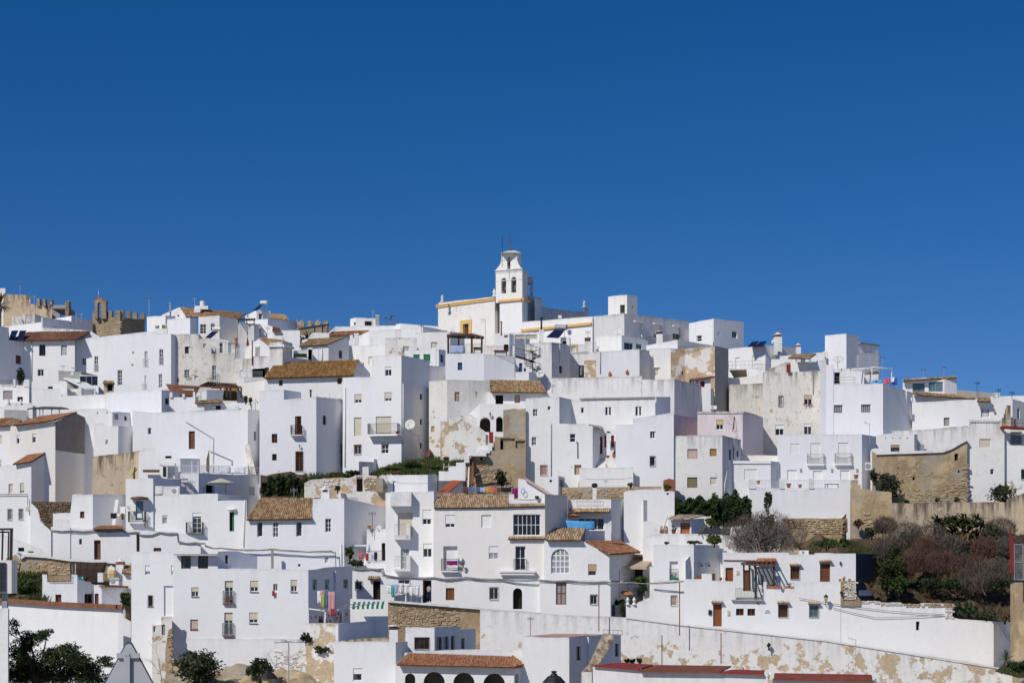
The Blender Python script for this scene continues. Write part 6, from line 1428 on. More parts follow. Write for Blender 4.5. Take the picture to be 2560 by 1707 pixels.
hl=H('long_house','long low white house with wooden doors, tile hoods and dark blue end',185,[(736,376),(1512,381),(1514,401),(1816,402),(1818,387),(2302,390),(2540,398,('S',.62))],900,'white',
  [('bd',770,556,862,718,{'col':'woodl','rw':1}),('bd',978,585,1058,830,{'col':'wood','rw':1}),('bd',1536,546,1640,690,{'col':'woodl','c':2,'rw':2,'bars':'iron','hood':1}),('bd',1882,505,2002,722,{'col':'woodl','c':2,'rw':3,'pn':'wood','hood':1}),('gl',1186,546,1286,568,{'c':4,'rw':1})],back=4)
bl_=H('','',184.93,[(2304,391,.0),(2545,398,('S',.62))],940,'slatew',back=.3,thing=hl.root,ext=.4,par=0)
sg=hl.segs[0];m=MB();m.bar(sg.at(*sg.uv(748,470),.05),sg.at(*sg.uv(1120,474),.05),.14,.1);m.done('ledge','coping',hl.root)
roof(hl.root,P(1120,484,184.1),P(1366,486,184.1),P(1160,450,185),P(1364,448,185),9,2,'tile_red',True)
slab(sg,*sg.rect(898,594,926,636),.003,.1).done('meter_box','be',hl.root)
slab(hl.segs[4],*hl.segs[4].rect(2112,486,2126,520),.003,.25).done('wall_lamp','iron',hl.root)
acunit('white air conditioner on the roof of the long white house',1640,354,1748,402,186.5)
pg=root('timber_pergola',P(1160,830,182),'brown timber pergola over the small terrace of the long house','pergola')
q=[P(955,506,181.5),P(1362,520,181.5),P(1362,492,184.5),P(1040,492,184.5)]
for k in range(8):t_=k/7;beam(pg,q[0]*(1-t_)+q[1]*t_,q[3]*(1-t_)+q[2]*t_,.12,.1,'wood','rafter')
beam(pg,q[0]-Z*.1,q[1]-Z*.1,.16,None,'wood');beam(pg,q[3]-Z*.1,q[2]-Z*.1,.16,None,'wood')
for x0,x1,d in((985,990,181.7),(1050,1058,184),(1120,1132,183),(1338,1340,181.8)):beam(pg,P(x0,510,d),P(x1,828,d),.17,None,'dwood','post')
boxthing('reed_screen','grey reed screen panel under the brown pergola','screen',1152,568,1366,760,184.2,.08,'slate')
boxthing('door_panel',0,0,1065,520,1115,800,184.6,.06,'wh',pg)
t_=root('terrace_table',P(1130,905,180.4),'dark iron garden table on the small railed terrace','table');MB().lathe(P(1120,830,180.4),[(.6,0),(.6,.05)],12).done('table_top','iron',t_);MB().tube([P(1120,830,180.4),P(1130,915,180.4)],.05,5).done('leg','iron',t_);MB().lathe(P(1130,912,180.4),[(.35,0),(.05,.1)],6).done('foot','iron',t_)
lw=H('lower_house','white street house with wooden door, small windows and rail terrace',179,[(284,690),(390,692),(488,690),(490,626),(610,628),(612,708),(840,716),(888,722),(890,938),(1214,938),(1216,722),(1250,722),(1252,806),(1584,806),(1586,727),(2126,727),(2128,860),(2240,930),(2400,962),(2700,1000),(2800,1010)][:17],1560,'white',
  [('bd',625,968,728,1246,{'col':'woodl','rw':1,'pn':'woodl','seg':5,'hood':0}),('br',0,0,0,0)][:1]+[('bd',894,1037,986,1117,{'col':'wood','c':2,'rw':1,'pn':'dark','seg':8}),('bd',1028,1038,1120,1120,{'col':'wood','c':2,'rw':1,'pn':'dark','seg':8}),('bd',1392,990,1503,1136,{'col':'wood','c':2,'rw':2,'seg':12,'bars':'iron','hood':1}),('gl',1756,998,1864,1138,{'c':2,'rw':1,'seg':14,'fr':'giron','gl':'glassb','bars':'iron','hood':1})],back=1.2)
# door of the street house stands in the straight part of the wall
sg=lw.segs[14]
for x0,y0,x1,y1,mt,nm in((568,1054,606,1112,'iron','letter_box'),(790,1060,816,1114,'be','meter_box'),(1145,966,1160,982,'iron','wall_spot')):
 s_=lw.segs[5]if x0<840 else lw.segs[8];slab(s_,*s_.rect(x0,y0,x1,y1),.003,.14).done(nm,mt,lw.root)
s_=lw.segs[8];tile_hood(lw,lw.segs[5],*lw.segs[5].rect(618,968,722,1246)[:2],lw.segs[5].rect(618,985,722,1246)[3])
for txt,y,sz in(('CASA',1070,.16),('BLANCA',1092,.15)):
 cu=bpy.data.curves.new('lettering','FONT');cu.body=txt;cu.size=sz;cu.align_x='CENTER';cu.extrude=.01
 tmp=bpy.data.objects.new('lettering',cu);me=bpy.data.meshes.new_from_object(tmp);bpy.data.objects.remove(tmp);me.materials.append(M['letter'])
 s_=lw.segs[12];p=s_.at(*s_.uv(1266,y),.03)-WL[lw.root.name];tb=bpy.data.objects.new('lettering',me);COL.objects.link(tb);tb.parent=lw.root;tb.matrix_local=Matrix(((s_.u.x,0,s_.n.x,p.x),(s_.u.y,0,s_.n.y,p.y),(0,1,0,p.z),(0,0,0,1)))
rail(lw.root,P(892,930,178.9),P(1212,930,178.9),128*mpx(179),.14,'iron');MB().bar(P(840,938,178.8),P(1222,942,178.8),.3,.1).done('ledge','concrete',lw.root);rail(lw.root,P(1370,802,179.1),P(1586,800,179.1),60*mpx(179),.16,'giron')
floor=obj('terrace_floor',[P(890,930,179.2),P(1250,930,179.2),P(1250,905,184.5),P(890,905,184.5)],[(0,1,2,3)],'concrete',lw.root)
for k,(x0,x1,y)in enumerate(((1270,1385,802),(1470,1580,808))):
 r_=root('flower_box',P((x0+x1)/2,y,178.6),['long terracotta flower box left of the small pot','long terracotta flower box right of the small pot'][k],'flower box','terracotta flower boxes');a,b=P(x0,y,178.9),P(x1,y-28,178.9);MB().box(((a.x+b.x)/2,179.2,(a.z+b.z)/2),b.x-a.x,.35,b.z-a.z).done('box','terra',r_);leaves(r_,[(Vector(((a.x+b.x)/2+(.2 if not k else-.1),179.2,b.z+.12)),((b.x-a.x)*.45,.2,.2))],70,.1,'leafd')
pot('small terracotta pot between the two flower boxes',1422,806,178.7,36);
for k,x in enumerate((2116,2160,2228)):pot(['small orange pot leftmost on the broken wall','small orange pot with a plant, middle of three on the broken wall','small orange pot rightmost on the broken wall'][k],x,720,179.5,34,'leaf' if k==1 else None)
for k,(x,y)in enumerate(((715,705),(780,705))):pot(['low red pot left of the wooden door on the upper terrace','low red pot beside the wooden door on the upper terrace'][k],x,y,181,34,None,'redp')
boxthing('wooden_shutter','dark brown wooden shutter on the terrace by the white stub wall','shutter',610,624,650,706,180,.1,'wood');boxthing('wooden_hatch','light wooden hatch left of the white stub wall','hatch',428,648,488,690,180,.1,'woodl')
lantern('street lantern with pale glass on the lower white wall',1952,920,179,95,True,.75)
# the long white wall running to the right, with broken coping
o(2060,1360)
h=H('long_white_wall','long white wall with ragged rubble coping and one dark hole',179,[(196,620),(300,645),(400,662),(640,680),(900,696),(1130,720),(1135,690),(1508,700),(1512,862),(1600,878),(1760,888),(1994,906),(2205,902,('S',.72))],1500,'soft',[('dk',1082,906,1142,1010,{'r':.6,'seg':4,'name':'hole'})],back=1.4,cat='wall')
def hole():pass
stones(h,1,(302,640,398,672),.4,.2,'stone',.9,12,.08);stones(h,2,(404,664,638,700),.26,.13,'wstone',.9,26,.09);stones(h,3,(644,682,898,722),.26,.13,'wstone',.85,28,.09);stones(h,4,(904,698,1128,735),.26,.13,'stone',.85,24,.09);stones(h,6,(1140,694,1505,740),.28,.14,'stone',.9,40,.1);stones(h,6,(1415,740,1510,870),.3,.16,'wstone',.85,24,.08)
rp=H('rubble_pier','broken rubble pier under three orange pots',178.8,[(196,446),(210,432),(362,428),(364,520),(385,600),(430,650)],690,'rubble',back=1.6,cat='wall',ext=.3,par=0);stones(rp,1,(212,440,360,650),.28,.16,'wstone',.95,60,.1);stones(rp,0,(197,470,209,640),.3,.25,'stone',.8,6,.08)
dn=H('white_ledge','small white sill block at the foot of the dark blue house end',182,[(408,540),(560,538,('S',.6))],582,'white',back=1,cat='ledge',ext=.2)
bush('small green weed growing on the broken rubble pier',208,582,178.4,22,34,60,.1,'leaf')
for k,(y0,y1)in enumerate(((655,830),(765,832))):cable(['upper thin cable along the long white wall','lower thin cable along the long white wall'][k],[(-300+k*400,y0-25,178.8),(600,y0+110-k*15,178.8),(1420,y1-5,178.8)],.03,'cable',.05)
# retaining wall, peeling, in front
o(1250,1387)
h=H('retaining_wall','long peeling whitewashed retaining wall sloping down to the right',175.5,[(-235,628),(0,648),(900,715),(1480,738),(2117,822),(3810,1006),(4810,1163),(5980,1350),(6400,1415)],1340,'retain',back=3.3,cat='wall',ext=2.5,par=0)
m=MB();
for a,b in zip(h.C[3:],h.C[4:]):m.bar(a+Vector((0,.6,.0)),b+Vector((0,.6,.0)),1.4,.1)
m.done('ledge','white',h.root,kind='stuff')
for k,(x,y0,y1,d)in enumerate(((2112,318,945,174),(1163,345,895,174),(1905,940,1290,172),(2600,915,1280,172))):
 r_=root('wall_pole',P(x,y1,d),['tall thin rusty pole in front of the white wall right of the dark gate','thin rusty pole at the corner of the arch-door house','short thin pole low on the peeling wall','dark thin pole rising from the red roof'][k],'pole');MB().tube([P(x,y1,d),P(x,y0,d)],.05,5).done('pole','rust',r_)
antenna('antenna on a tall thin mast in front of the long white wall',2068+450*K,985,1410,170.5,110,2,'giron')
bush('small weed clump growing out of the peeling wall',3160,1085,175,26,55,90,.1,'leafd')
for k,x in enumerate((1490,1560,1640)):bush(['green weed at the left behind the red roof','green weed in the middle behind the red roof','dark weed at the right behind the red roof'][k],x,1275,171,36,60,80,.12,('leaf','leafd','leafd')[k])

# ================================================================ sheets I / J: left middle
o(0,960)
h=H('cement_gable_house','tall house with orange tile roof and dark cement gable side',203,[(122,500),(186,470),(188,470),(650,440),(892,342,('S',.5)),(1132,452,('S',.5))],860,'cream',[('rh',196,600,232,700,{'f':.35,'c':1,'col':'wh'}),('rh',380,582,424,688,{'f':.35,'c':1,'col':'wh'})],par=0,back=1)
a,b,c=h.C[3],h.C[4],h.C[5];obj('gable',[a+Vector((.03,-.06,0)),Vector((a.x+.03,a.y-.06,h.segs[0].at(0,0).z+P(0,775,203).z)),Vector((c.x+.03,c.y-.06,P(0,790,203).z)),c+Vector((.03,-.06,0)),b+Vector((.03,-.06,0))],[(0,1,2,3,4)],'gable',h.root,uv=[[0,5],[5,0],[5,0],[0,5],[0,6]])
roof(h.root,P(150,484,202.4),a+Vector((0,-.5,.1)),P(480,380,208.5),b+Vector((.15,0,.12)),24,7,'tile_red')
h0=h
h=H('house','white lower house with orange lean-to tile roof and broad grey shaded side',201,[(-80,960),(42,960),(368,925),(640,762,('S',.5)),(860,762,('S',.5)),(1098,800,('S',.5))],1330,'white',[('rs',100,1172,152,1290,{}),('rh',234,1163,286,1282,{'f':.75})],par=0,back=2)
roof(h.root,P(148,940,200.5),h.C[2]+Vector((0,-.4,.1)),P(430,768,204.5),h.C[3]+Vector((-.05,-.2,.1)),16,9,'tile_red')
h=H('house','white house with orange roof corner at the left edge',204.5,[(-80,486),(128,488)],1330,'white',[('rs',-30,600,24,712),('rh',-30,890,18,1005)],par=0)
roof(h.root,(-60,490,204),(20,488,204),(-40,405,208),(160,402,208),8,5,'tile_red');roof(h.root,(18,488,204),(200,478,204),(160,402,208),(255,425,208),9,5,'tile_light')
chimney('short brick-coloured chimney behind the orange roof ridge',985,308,1042,400,208,'pot','sand')
pg=root('flat_canopy',P(580,400,210),'thin dark flat canopy on posts above the orange roof','canopy')
q=[P(320,284,209),P(810,286,209),P(730,268,212),P(520,262,212)];obj('roof_sheet',q+[p-Z*.12 for p in q],[(0,1,2,3),(7,6,5,4),(0,4,5,1),(1,5,6,2),(2,6,7,3),(3,7,4,0)],'iron',pg)
for x in(328,468,506,608,698):beam(pg,P(x,284,209.3),P(x,420,209.3),.1,None,'giron','post')
H('house','grey parapet wall behind the orange roof ridge at the left',212,[(50,300),(316,308)],460,'concrete',back=3)
h=H('house','white stepped house with shaded patio left of the long white house',207.5,[(800,300),(1240,285),(1320,325),(1322,325)],820,'white',[('dk',1138,330,1152,348,{'r':.1}),('dk',1252,326,1266,344,{'r':.1})])
h=H('house','shaded white patio wall with small vents and window',207.3,[(1300,330),(1322,328,0),(1565,332,('S',.6))],520,'white2',[('dk',1462,380,1492,428,{'r':.15}),('dk',1345,345,1392,415,{'r':.1,'col':'sg'})],back=2,ext=1.2)
h=H('house','white lower patio house with tiny square window',205.6,[(1100,470),(1200,448),(1274,490),(1390,492),(1564,500,'S')],830,'white',[('gl',1240,655,1300,712,{'c':2,'rw':1})],back=4)
h=H('long_plain_house','long plain white house with brown balcony door and grey end',207,[(1240,100,3.5),(1900,62,2.0),(1905,320,2),(2917-900,328,1.6),(2917,295,0),(3068,312,('S',.42))][:2],420,'white2',back=5)
o(400,960)
h=H('long_plain_house','long plain white house with brown slatted door and stained parapet',206,[(-322,312),(-92,336),(1033,296,-.8),(1196,312,('S',.42))],890,'white2',[('gl',-144,512,-102,592,{'c':1,'rw':1}),('bd',338,552,410,762,{'rw':2}),('dk',60,843,136,872,{'r':.2}),('dk',1106,560,1131,662,{'seg':2,'r':.15,'col':'glass'})],back=6)
wallpipe(h,2,[(1186,330),(1182,850)],.06,'giron')
b=MB().tube([P(630,1040,203),P(632,645,203),P(305,448,202.4)],.07,6);tag(b.done('bent_pole','giron',org=P(630,1040,203)),'bent metal pole slanting across the long white house','pole')
h=H('house','white roof terrace house with low posts and tile edge above the long house',213,[(110,155),(386,152),(388,90),(412,88),(414,216),(738,216),(740,220),(1084,220)],340,'white',back=4)
for x0,y0,x1 in((112,95,144),(262,116,290)):boxthing('terrace_post',0,0,x0,y0,x1,158,212.8,.3,'white',h.root)
roof(h.root,(408,222,212),(728,212,212),(412,196,213.5),(725,180,213.5),18,2,'tile_old')
boxthing('small_window',0,0,604,255,712,298,212.9,.05,'dark',h.root);boxthing('shutter',0,0,606,258,656,297,212.8,.05,'wh',h.root)
for x0,x1,y0,y1 in((350,520,252,312),(755,922,250,300)):
 v=[P(x0,y1,212.4),P(x1,y1,212.4),P(x1,y0,212.4),P((x0+x1*2)/3,y0+6,212.4),P((x0*2+x1)/3,y0+24,212.4)];v+=[p+Vector((0,.3,0))for p in v];obj('curved_parapet',v,[(0,1,2,3,4),(9,8,7,6,5)]+[(i,i+5,(i+1)%5+5,(i+1)%5)for i in range(5)],'white2',h.root)
h=H('house','grey shaded terrace box beside the timber pergola',217,[(490,100,0),(540,66,0),(548,66,0),(742,72,('S',.9))],240,'white2',back=2)
H('house','shaded white wall strip at the left of the tiled shed',217,[(-60,62,0),(18,66,0),(230,98,'S')],330,'white2',[('dk',62,165,106,238,{'seg':1,'r':.2})],back=2)
dish('white dish on the terrace left of the timber pergola',448,126,30,212,(-.5,-.8,.2));dish('white dish at the right end of the pergola terrace',1147,195,27,209,(-.4,-.85,.25))
boxthing('white_post','white post carrying the dish at the right end of the terrace','post',1088,172,1122,300,211,.4,'white')
for k,(x,y)in enumerate(((1010,200),(1060,205))):bush(['potted green plant on the pergola terrace','small dry plant beside the terrace dish'][k],x,y+10,212,30,70-k*20,90,.14,'leaf' if k==0 else 'dry')
h=H('balcony_tower_house','white house with brown balcony door, barred door and grey shaded side',203,[(1170,78),(1456,66),(1458,182),(1838,146),(2152,180,('S',.5))],1040,'white2',
  [('dk',1588,376,1661,602,{'r':.25,'name':'window'}),('bd',1314,584,1380,690,{'c':2,'rw':2,'pn':'dark'}),('bd',1318,820,1373,898,{'c':1,'rw':1,'pn':'dark'}),('bd',1594,792,1682,1022,{'rw':3,'c':2,'pn':'dark','bars':'wood'}),('bd',1914,368,1957,478,{'rw':1,'seg':3})],back=6)
sg=h.segs[2];u0,u1,v0,v1=sg.rect(1588,376,1612,602);slab(sg,u0+.03,u1,v0,v1-.03,-.2,-.14).done('open_leaf','woodl',h.root);leaves(h.root,[(sg.at(*sg.uv(1630,575),.3),(.35,.15,.3))],60,.1,'cloth_red','flowers')
balcony(h,1542,490,1674,610,2,.7,.1)
lantern('small lantern between balcony and barred door',1642,728,203,36,True,.3)
H('house','shaded roof box on top of the balcony tower house',203.6,[(1440,68,0),(1458,66,0),(1660,96,'S')],200,'white2',back=1.2,ext=.5)
wallpipe(h,3,[(2125,700),(2128,970)],.12,'sand');flue('short black flue with cap on the tower house roof',1772,78,150,205,.1)
for k,x in enumerate((1975,2112)):boxthing('chimney',['small square white chimney at the middle of the shaded parapet','small square white chimney right of its twin on the parapet'][k],'chimney',x-14,110,x+14,170,207,.5,'white')
h=H('niche_ruin','tan stone ruin niche with two dark holes beside the long house',205.6,[(545,880,-.4),(590,724),(760,720),(985,712),(1010,850),(1036,985)],990,'tan',[('dk',706,866,748,956,{'r':.4}),('dk',847,800,872,834,{'r':.3})][:1],back=.3,cat='ruin',ext=.3,par=0)
bt=MB().add([tuple(P(*p))for p in((985,708,205),(1048,700,205),(1132,1062,203.5),(1062,1062,203.5),(985,708,206),(1048,700,206),(1132,1062,206),(1062,1062,206))],[(3,2,1,0),(4,5,6,7),(0,1,5,4),(1,2,6,5),(2,3,7,6),(3,0,4,7)]);tag(bt.done('buttress','peel',org=P(1050,1060,204)),'sloping whitewashed buttress right of the tan ruin niche','buttress')
h=H('terrace_room','grey white terrace room behind the long railing',203.5,[(200,868),(240,872),(548,882,('S',.9))],1060,'white2',back=2,cat='house')
boxthing('hut_shutter','white louvred hut with dark door on the stair terrace','hut',88,960,175,1112,201,2,'wh');MB().box(P(55,1030,200.9),.4,.1,1.2).done('door','glassb',None,org=P(55,1090,200.9))['label']='dark glazed door of the louvred hut on the stair terrace'
bpy.data.objects['door'].name='glazed_door';bpy.data.objects['glazed_door']['category']='door'
aw=root('awning',P(95,960,200),'white scalloped awning over the louvred hut door','awning');MB().box(P(95,945,200.3),1.7,.8,.3).done('fabric','wh',aw)
for k,(x0,y0,x1,y1,sl)in enumerate(((590,905,700,965,60),(700,958,830,1040,6),(835,962,1004,1046,10))):laundry(['pale pink sheet sloping at the left of the terrace line','long pinkish white sheet in the middle of the terrace line','wide white sheet at the right of the terrace line'][k],x0,y0,x1,y1,200.8,('cloth_white','cloth_white','cloth_white')[k],'bed_sheet','bed sheet',0,sl)
h=H('grey_terrace_house','grey shaded terrace house with parasol deck and long railing',197,[(238,1048),(455,1046),(980,1064,('S',.75)),(1198,1066,('S',.75))],1380,'white2',[('gl',1046,1200,1113,1306,{'seg':2,'c':4,'rw':1,'gl':'curtain','fr':'frame'}),('dk',540,1186,642,1288,{'seg':1,'r':.4}),('ni',460,1206,532,1290,{'seg':1})],back=2)
rail(h.root,P(258,1044,197.1),P(455,1044,197.1),88*mpx(197),.16,'wiron');rail(h.root,h.C[1]+Z*.03,h.C[3]+Z*.03,88*mpx(197),.16,'wiron')
for x in(375,447):beam(h.root,P(x,900,197.5),P(x,1050,197.5),.07,None,'wiron','post')
um=root('parasol',P(770,1290,193),'large open white parasol on the grey terrace','parasol');c=P(720,1165,193.5);w_=168*mpx(193)
MB().lathe(c,[(w_,0),(w_*.98,.06),(w_*.1,w_*.34),(.03,w_*.36)],8).done('canopy','sheet',um);MB().tube([P(772,1290,194),P(772,1110,194)],.09,6).done('pole','giron',um);MB().bar(P(772,1115,194),c+Z*w_*.36,.07).done('arm','giron',um)
mst=root('metal_stair',P(250,1290,195),'grey iron outdoor stair descending from the terrace hut','stair')
A,B=P(190,1125,195.5),P(395,1292,194);MB().bar(A,B,.08,.3).done('stringer','giron',mst);MB().bar(A+Vector((0,1,0)),B+Vector((0,1,0)),.08,.3).done('stringer','giron',mst)
for k in range(12):t_=(k+.5)/12;p=A*(1-t_)+B*t_+Vector((0,.5,0));MB().box(p,.3,1.,.05).done('tread','giron',mst)
beam(mst,A+Z*.9,B+Z*.9,.05,None,'giron','handrail');rail(mst,P(175,1040,195.4),P(245,1040,195.4),80*mpx(195),.2,'giron');MB().box(P(180,1118,196),2.6,1.4,.12).done('landing','giron',mst)
for t_ in(.2,.45,.7,.95):p=A*(1-t_)+B*t_;beam(mst,p,p+Z*.9,.04,None,'giron','baluster')
# sand wall left
o(0,960)
h=H('stained_wall','stained sand-coloured house wall with black streaks beside the grey side',200.5,[(1085,850),(1250,832),(1510,805),(1675,770),(1690,1020)],1330,'sand',back=4,cat='house')
cc=root('tall_cactus',P(1575,1110,197),'green column cactus in front of the stained sand wall','cactus');MB().tube([P(1578,1130,197),P(1578,1040,197),P(1588,975,197)],.13,7,.09).done('column','leaff',cc)
for x,y in((1562,1040),(1605,985)):MB().tube([P(1580,y+50,197),P(x,y+25,197),P(x,y-10,197)],.08,6,.05).done('arm','leaff',cc)
h=H('house','small white house wall with shaded panel right of the sand wall',199.5,[(1630,800),(1682,752),(1830,752),(1832,920),(1890,925)],1130,'white',back=3)
H('','',199.4,[(1682,802),(1826,800)],1000,'white2',back=.3,thing=h.root,ext=.1)if False else None
boxthing('wood_ledge','brown wooden ledge under the shaded white panel','ledge',1680,1005,1868,1034,198.6,.4,'wood')
# ================================================================ sheet O: left lower
o(0,1180)
h=H('street_house','white street house with barred window pair at the left edge',186.5,[(-80,262),(30,262),(322,258),(360,350)],960,'white',[('gl',90,436,140,558,{'c':1,'rw':2,'gl':'curtain','bars':'iron'}),('gl',220,432,270,552,{'c':1,'rw':2,'gl':'curtain','bars':'iron'})],back=4)
h=H('street_wall','white sloping garden wall descending below the dark stone base',186,[(355,350),(440,430),(480,560),(545,640),(600,690)],960,'white',back=1,cat='wall')
h=H('stone_base','dark rubble stone base under the broad grey house side',196,[(365,348),(860,352)],600,'darkrub',back=2,cat='wall',ext=1.2);stones(h,0,(370,358,850,580),.34,.17,'dstone',.95,230,.08)
h=H('street_house','white street house with dark red door and power cables',186.2,[(600,640),(830,480,1),(846,478,1)][:1]+[(602,640),(1090,668),(1600,680),(1800,690),(2110,700),(2352,800),(2360,900)],1010,'white',[('dk',670,796,720,872,{'r':.2,'col':'curtain'}),('dk',930,782,962,846,{'r':.15,'col':'room'}),('bd',1104,798,1184,1026,{'rw':1,'col':'wood','pn':'wood','r':.4}),('bd',1592,700,1642,932,{'rw':1,'r':.35}),('bd',1806,888,1896,930,{'rw':1})],back=4)
h=H('house','plain white middle house block with tiny brown window',190,[(622,485),(826,475),(828,470),(850,262),(1092,260),(1476,262,('S',.8))],700,'white',[('bd',940,460,992,540,{'rw':1})],back=3)
sg=h.segs[4];m=MB();m.bar(sg.at(*sg.uv(1372,325),.1),sg.at(*sg.uv(1330,640),.1),.35);m.done('sloping_pipe','white',h.root)
boxthing('cabinet','white metal cabinet on the shaded terrace','cabinet',1412,405,1470,490,189,.5,'wh')
for k,(x0,x1,y0,y1,mt)in enumerate(((1300,1372,478,545,'cloth_black'),(1375,1420,488,525,'cloth_white'),(1425,1455,480,560,'cloth_brown'))):laundry(['black cloth on the shaded terrace line','pale cloth in the middle of the shaded terrace line','brown patterned cloth on the shaded terrace line'][k],x0,y0,x1,y1,188,mt)
r_=root('tile_strip',P(1270,670,186),'low brown tile strip above the dark red door','roof');roof(r_,(1092,668,185.5),(1448,664,185.5),(1150,632,188),(1440,624,188),26,2,'tile_red')
H('wall','white terrace parapet left of the tile strip',186.1,[(600,655,.2),(622,560),(826,555),(828,650)][1:3],700,'white',back=2)
# street front with blue balcony door
h=H('blue_door_house','white house with blue balcony door under a brown curved awning',188,[(1478,75),(1800,72),(1802,170)],1010,'white',[('gl',1596,332,1685,562,{'fr':'lb','gl':'glassb','rw':3})],back=5)
balcony(h,1520,465,1717,605,0,.7,.12);aw=MB().lathe(P(1640,318,187.6),[(.98,0),(.9,.2),(.3,.3)],12);aw.done('awning','wood',h.root);sg=h.segs[0]
slab(sg,*sg.rect(1630,488,1684,540),.66,.70).done('notice_board','frame',h.root)
dish('white dish left of the blue balcony door',1518,402,31,187.2,(-.45,-.85,.2));lantern('street lantern below the blue door balcony',1700,590,187.8,70,True,.6)
h=H('','',190,[(1800,66),(2130,95,4)],300,'white2',back=.6,thing=h.root)
boxthing('porch_wall',0,0,1805,160,1912,270,188.2,.3,'cream',h.root)
boxthing('porch_shade_panel',0,0,1912,165,2112,260,190.5,.2,'white2',h.root);acunit('white air conditioner in the porch recess beside the metal stair',2015,180,2100,262,189.5)
o(400,1180)
h=H('two_window_house','white street house with tall dark window, hood and iron balcony door',188.2,[(-82,262),(300,258),(680,250),(681,336),(1008,330),(1018,332),(1020,540)],1010,'white',[('rh',28,505,88,606,{'f':.25,'c':1,'gl':'curtain'}),('gl',381,474,486,716,{'rw':4,'r':.25}),('dk',816,470,872,694,{'r':.3,'name':'window'}),('dk',-202,888,-104,932,{'r':.2})],back=3)
balcony(h,315,592,512,726,1,.65,.07,'iron','iron')
sg=h.segs[3];slab(sg,*sg.rect(806,444,888,468),.003,.3).done('window_hood','frame',h.root);MB().lathe(sg.at(*sg.uv(846,444),.0),[(.55,0),(.5,.12),(.1,.2)],10).done('hood_top','frame',h.root);sg=h.segs[1];slab(sg,*sg.rect(381,474,486,520),-.2,-.06).done('blind_box','frame',h.root)
slab(h.segs[3],*h.segs[3].rect(846,480,871,692),-.28,-.2).done('green_leaf','gn',h.root)
wallpipe(h,3,[(1000,335),(985,880)],.05)
h=H('terrace_parapet','grey shaded parapet behind the two-window house',191,[(650,255),(682,252,0),(1032,290,('S',.9))],420,'white2',back=1,cat='parapet',ext=1.2)
h=H('tile_roof_house','white house under a mottled old tile roof with shuttered door-windows',186.5,[(1016,552),(1793,547),(1795,313),(2166,306),(2655,418,('S',.55))],1130,'white2',[('gl',1142,584,1206,757,{'c':1,'rw':1,'r':.3}),('gl',1326,582,1394,764,{'rw':3,'r':.12}),('gl',1600,578,1667,752,{'c':1,'rw':1,'r':.35}),('gl',1942,544,2012,702,{'rw':3,'r':.25}),('gl',1938,990,1980,1066,{'c':1,'rw':2,'gl':'curtain'}),('dk',1622,1078,1650,1106,{'r':.15})],par=0,back=1.5)
roof(h.root,(1016,556,186),(1786,548,186),(1185,306,192),(1792,306,192),30,10,'tile_old',True)
wallpipe(h,2,[(2130,840),(2138,1100)],.05)
boxthing('roof_block',0,0,1797,312,2164,700,187.2,6,'white2',h.root)
chimney('white gablet chimney with two brick-dark openings on the old tile house',1890,155,1992,312,188,'gablet','white');rail(h.root,P(2200,372,187.5),P(2325,372,189),70*mpx(187),.14,'giron')
antenna('red and white antenna in front of the dark hedge',1575,185,300,190,80,1)
h=H('street_wall','white street wall with meter boxes under the power cables',186,[(1018,880),(1140,890),(1480,900),(2080,920),(2175,905)][:4]+[(2185,860)],1150,'soft',back=2,cat='wall')if False else None
boxthing('cabinet','tall thin grey post at the middle of the white street wall','post',1306,905,1332,1130,185,.3,'sg')
# cables along the upper street
o(0,1180)
cable('bundle of grey power cables along the upper left street wall',[(600,680,186.08),(850,690,186.08),(1100,684,186.08),(1430,690,186.08),(1600,698,186.08),(1700,740,186.08),(1870,705,186.08),(2085,712,186.08),(2095,812,186.08),(2300,822,186.08),(2410,830,186.08),(2420,866,186.08),(2600,890,186.08),(3200,905,186.0),(3900,925,186.0),(3945,940,186.0),(3950,1110,186.0)],.05,'cable',.12,3)
cable('thin grey cable at the left edge above the barred windows',[(-60,262,186.3),(320,258,186.3),(330,420,186.3)],.04,'cable')
boxthing('junction_box','small grey junction box on the left street house','box',300,408,336,462,186,.2,'be')
lantern('street lantern left of the dark stone base',480,545,186,60,False,.5)
# green slope and stone wall at the left
h=H('stone_wall','tan rubble garden wall with whitewashed coping at the left',181,[(70,1010),(200,960),(250,1020),(300,985),(540,1000),(830,1040),(1260,1062),(1545,1085)],1330,'tan',back=1.2,cat='wall',ext=1.5);stones(h,3,(310,1050,535,1200),.3,.2,'stone',.35,24,.05);stones(h,4,(545,1060,820,1200),.3,.2,'stone',.5,50,.05)
m=MB()
for a,b in zip(h.C[1:],h.C[2:]):m.bar(a+Vector((0,.3,.06)),b+Vector((0,.3,.06)),1.2,.22)
m.done('coping','white',h.root,kind='stuff')
h=H('ramp_wall','white wall with dark triangular openings at the far left',183.5,[(-80,745),(40,735),(148,770),(500,905),(540,985)],1010,'soft',[('dk',212,885,285,930,{'r':.3}),('dk',330,928,395,944,{'r':.3,'name':'slot'})],back=2,cat='wall')
H('house','tall plain white house side above the far left ramp',185.5,[(-80,560),(480,560),(545,650)][:2],800,'white',back=2)if False else None
gb,at3=patch('green_slope',[(-60,1560,171),(560,1540,171),(560,1190,180),(-60,1190,180)],16,10,.4,'soil');grass('weeds',at3,3400,.42,'leaf')
bush('lush green weeds on the left slope',250,1470,174,200,200,900,.17,'leaf');bush('bright weeds under the tan garden wall',330,1240,179,150,50,260,.15,'leaff')
fr=root('gate_frame',P(190,1200,179),'dark iron gate frame by the left garden wall','gate')
for a,b in(((165,1075),(160,1200)),((240,1075),(215,1200)),((165,1075),(245,1075)),((162,1140),(232,1140))):beam(fr,P(*a,178.8),P(*b,178.8),.1,None,'iron')
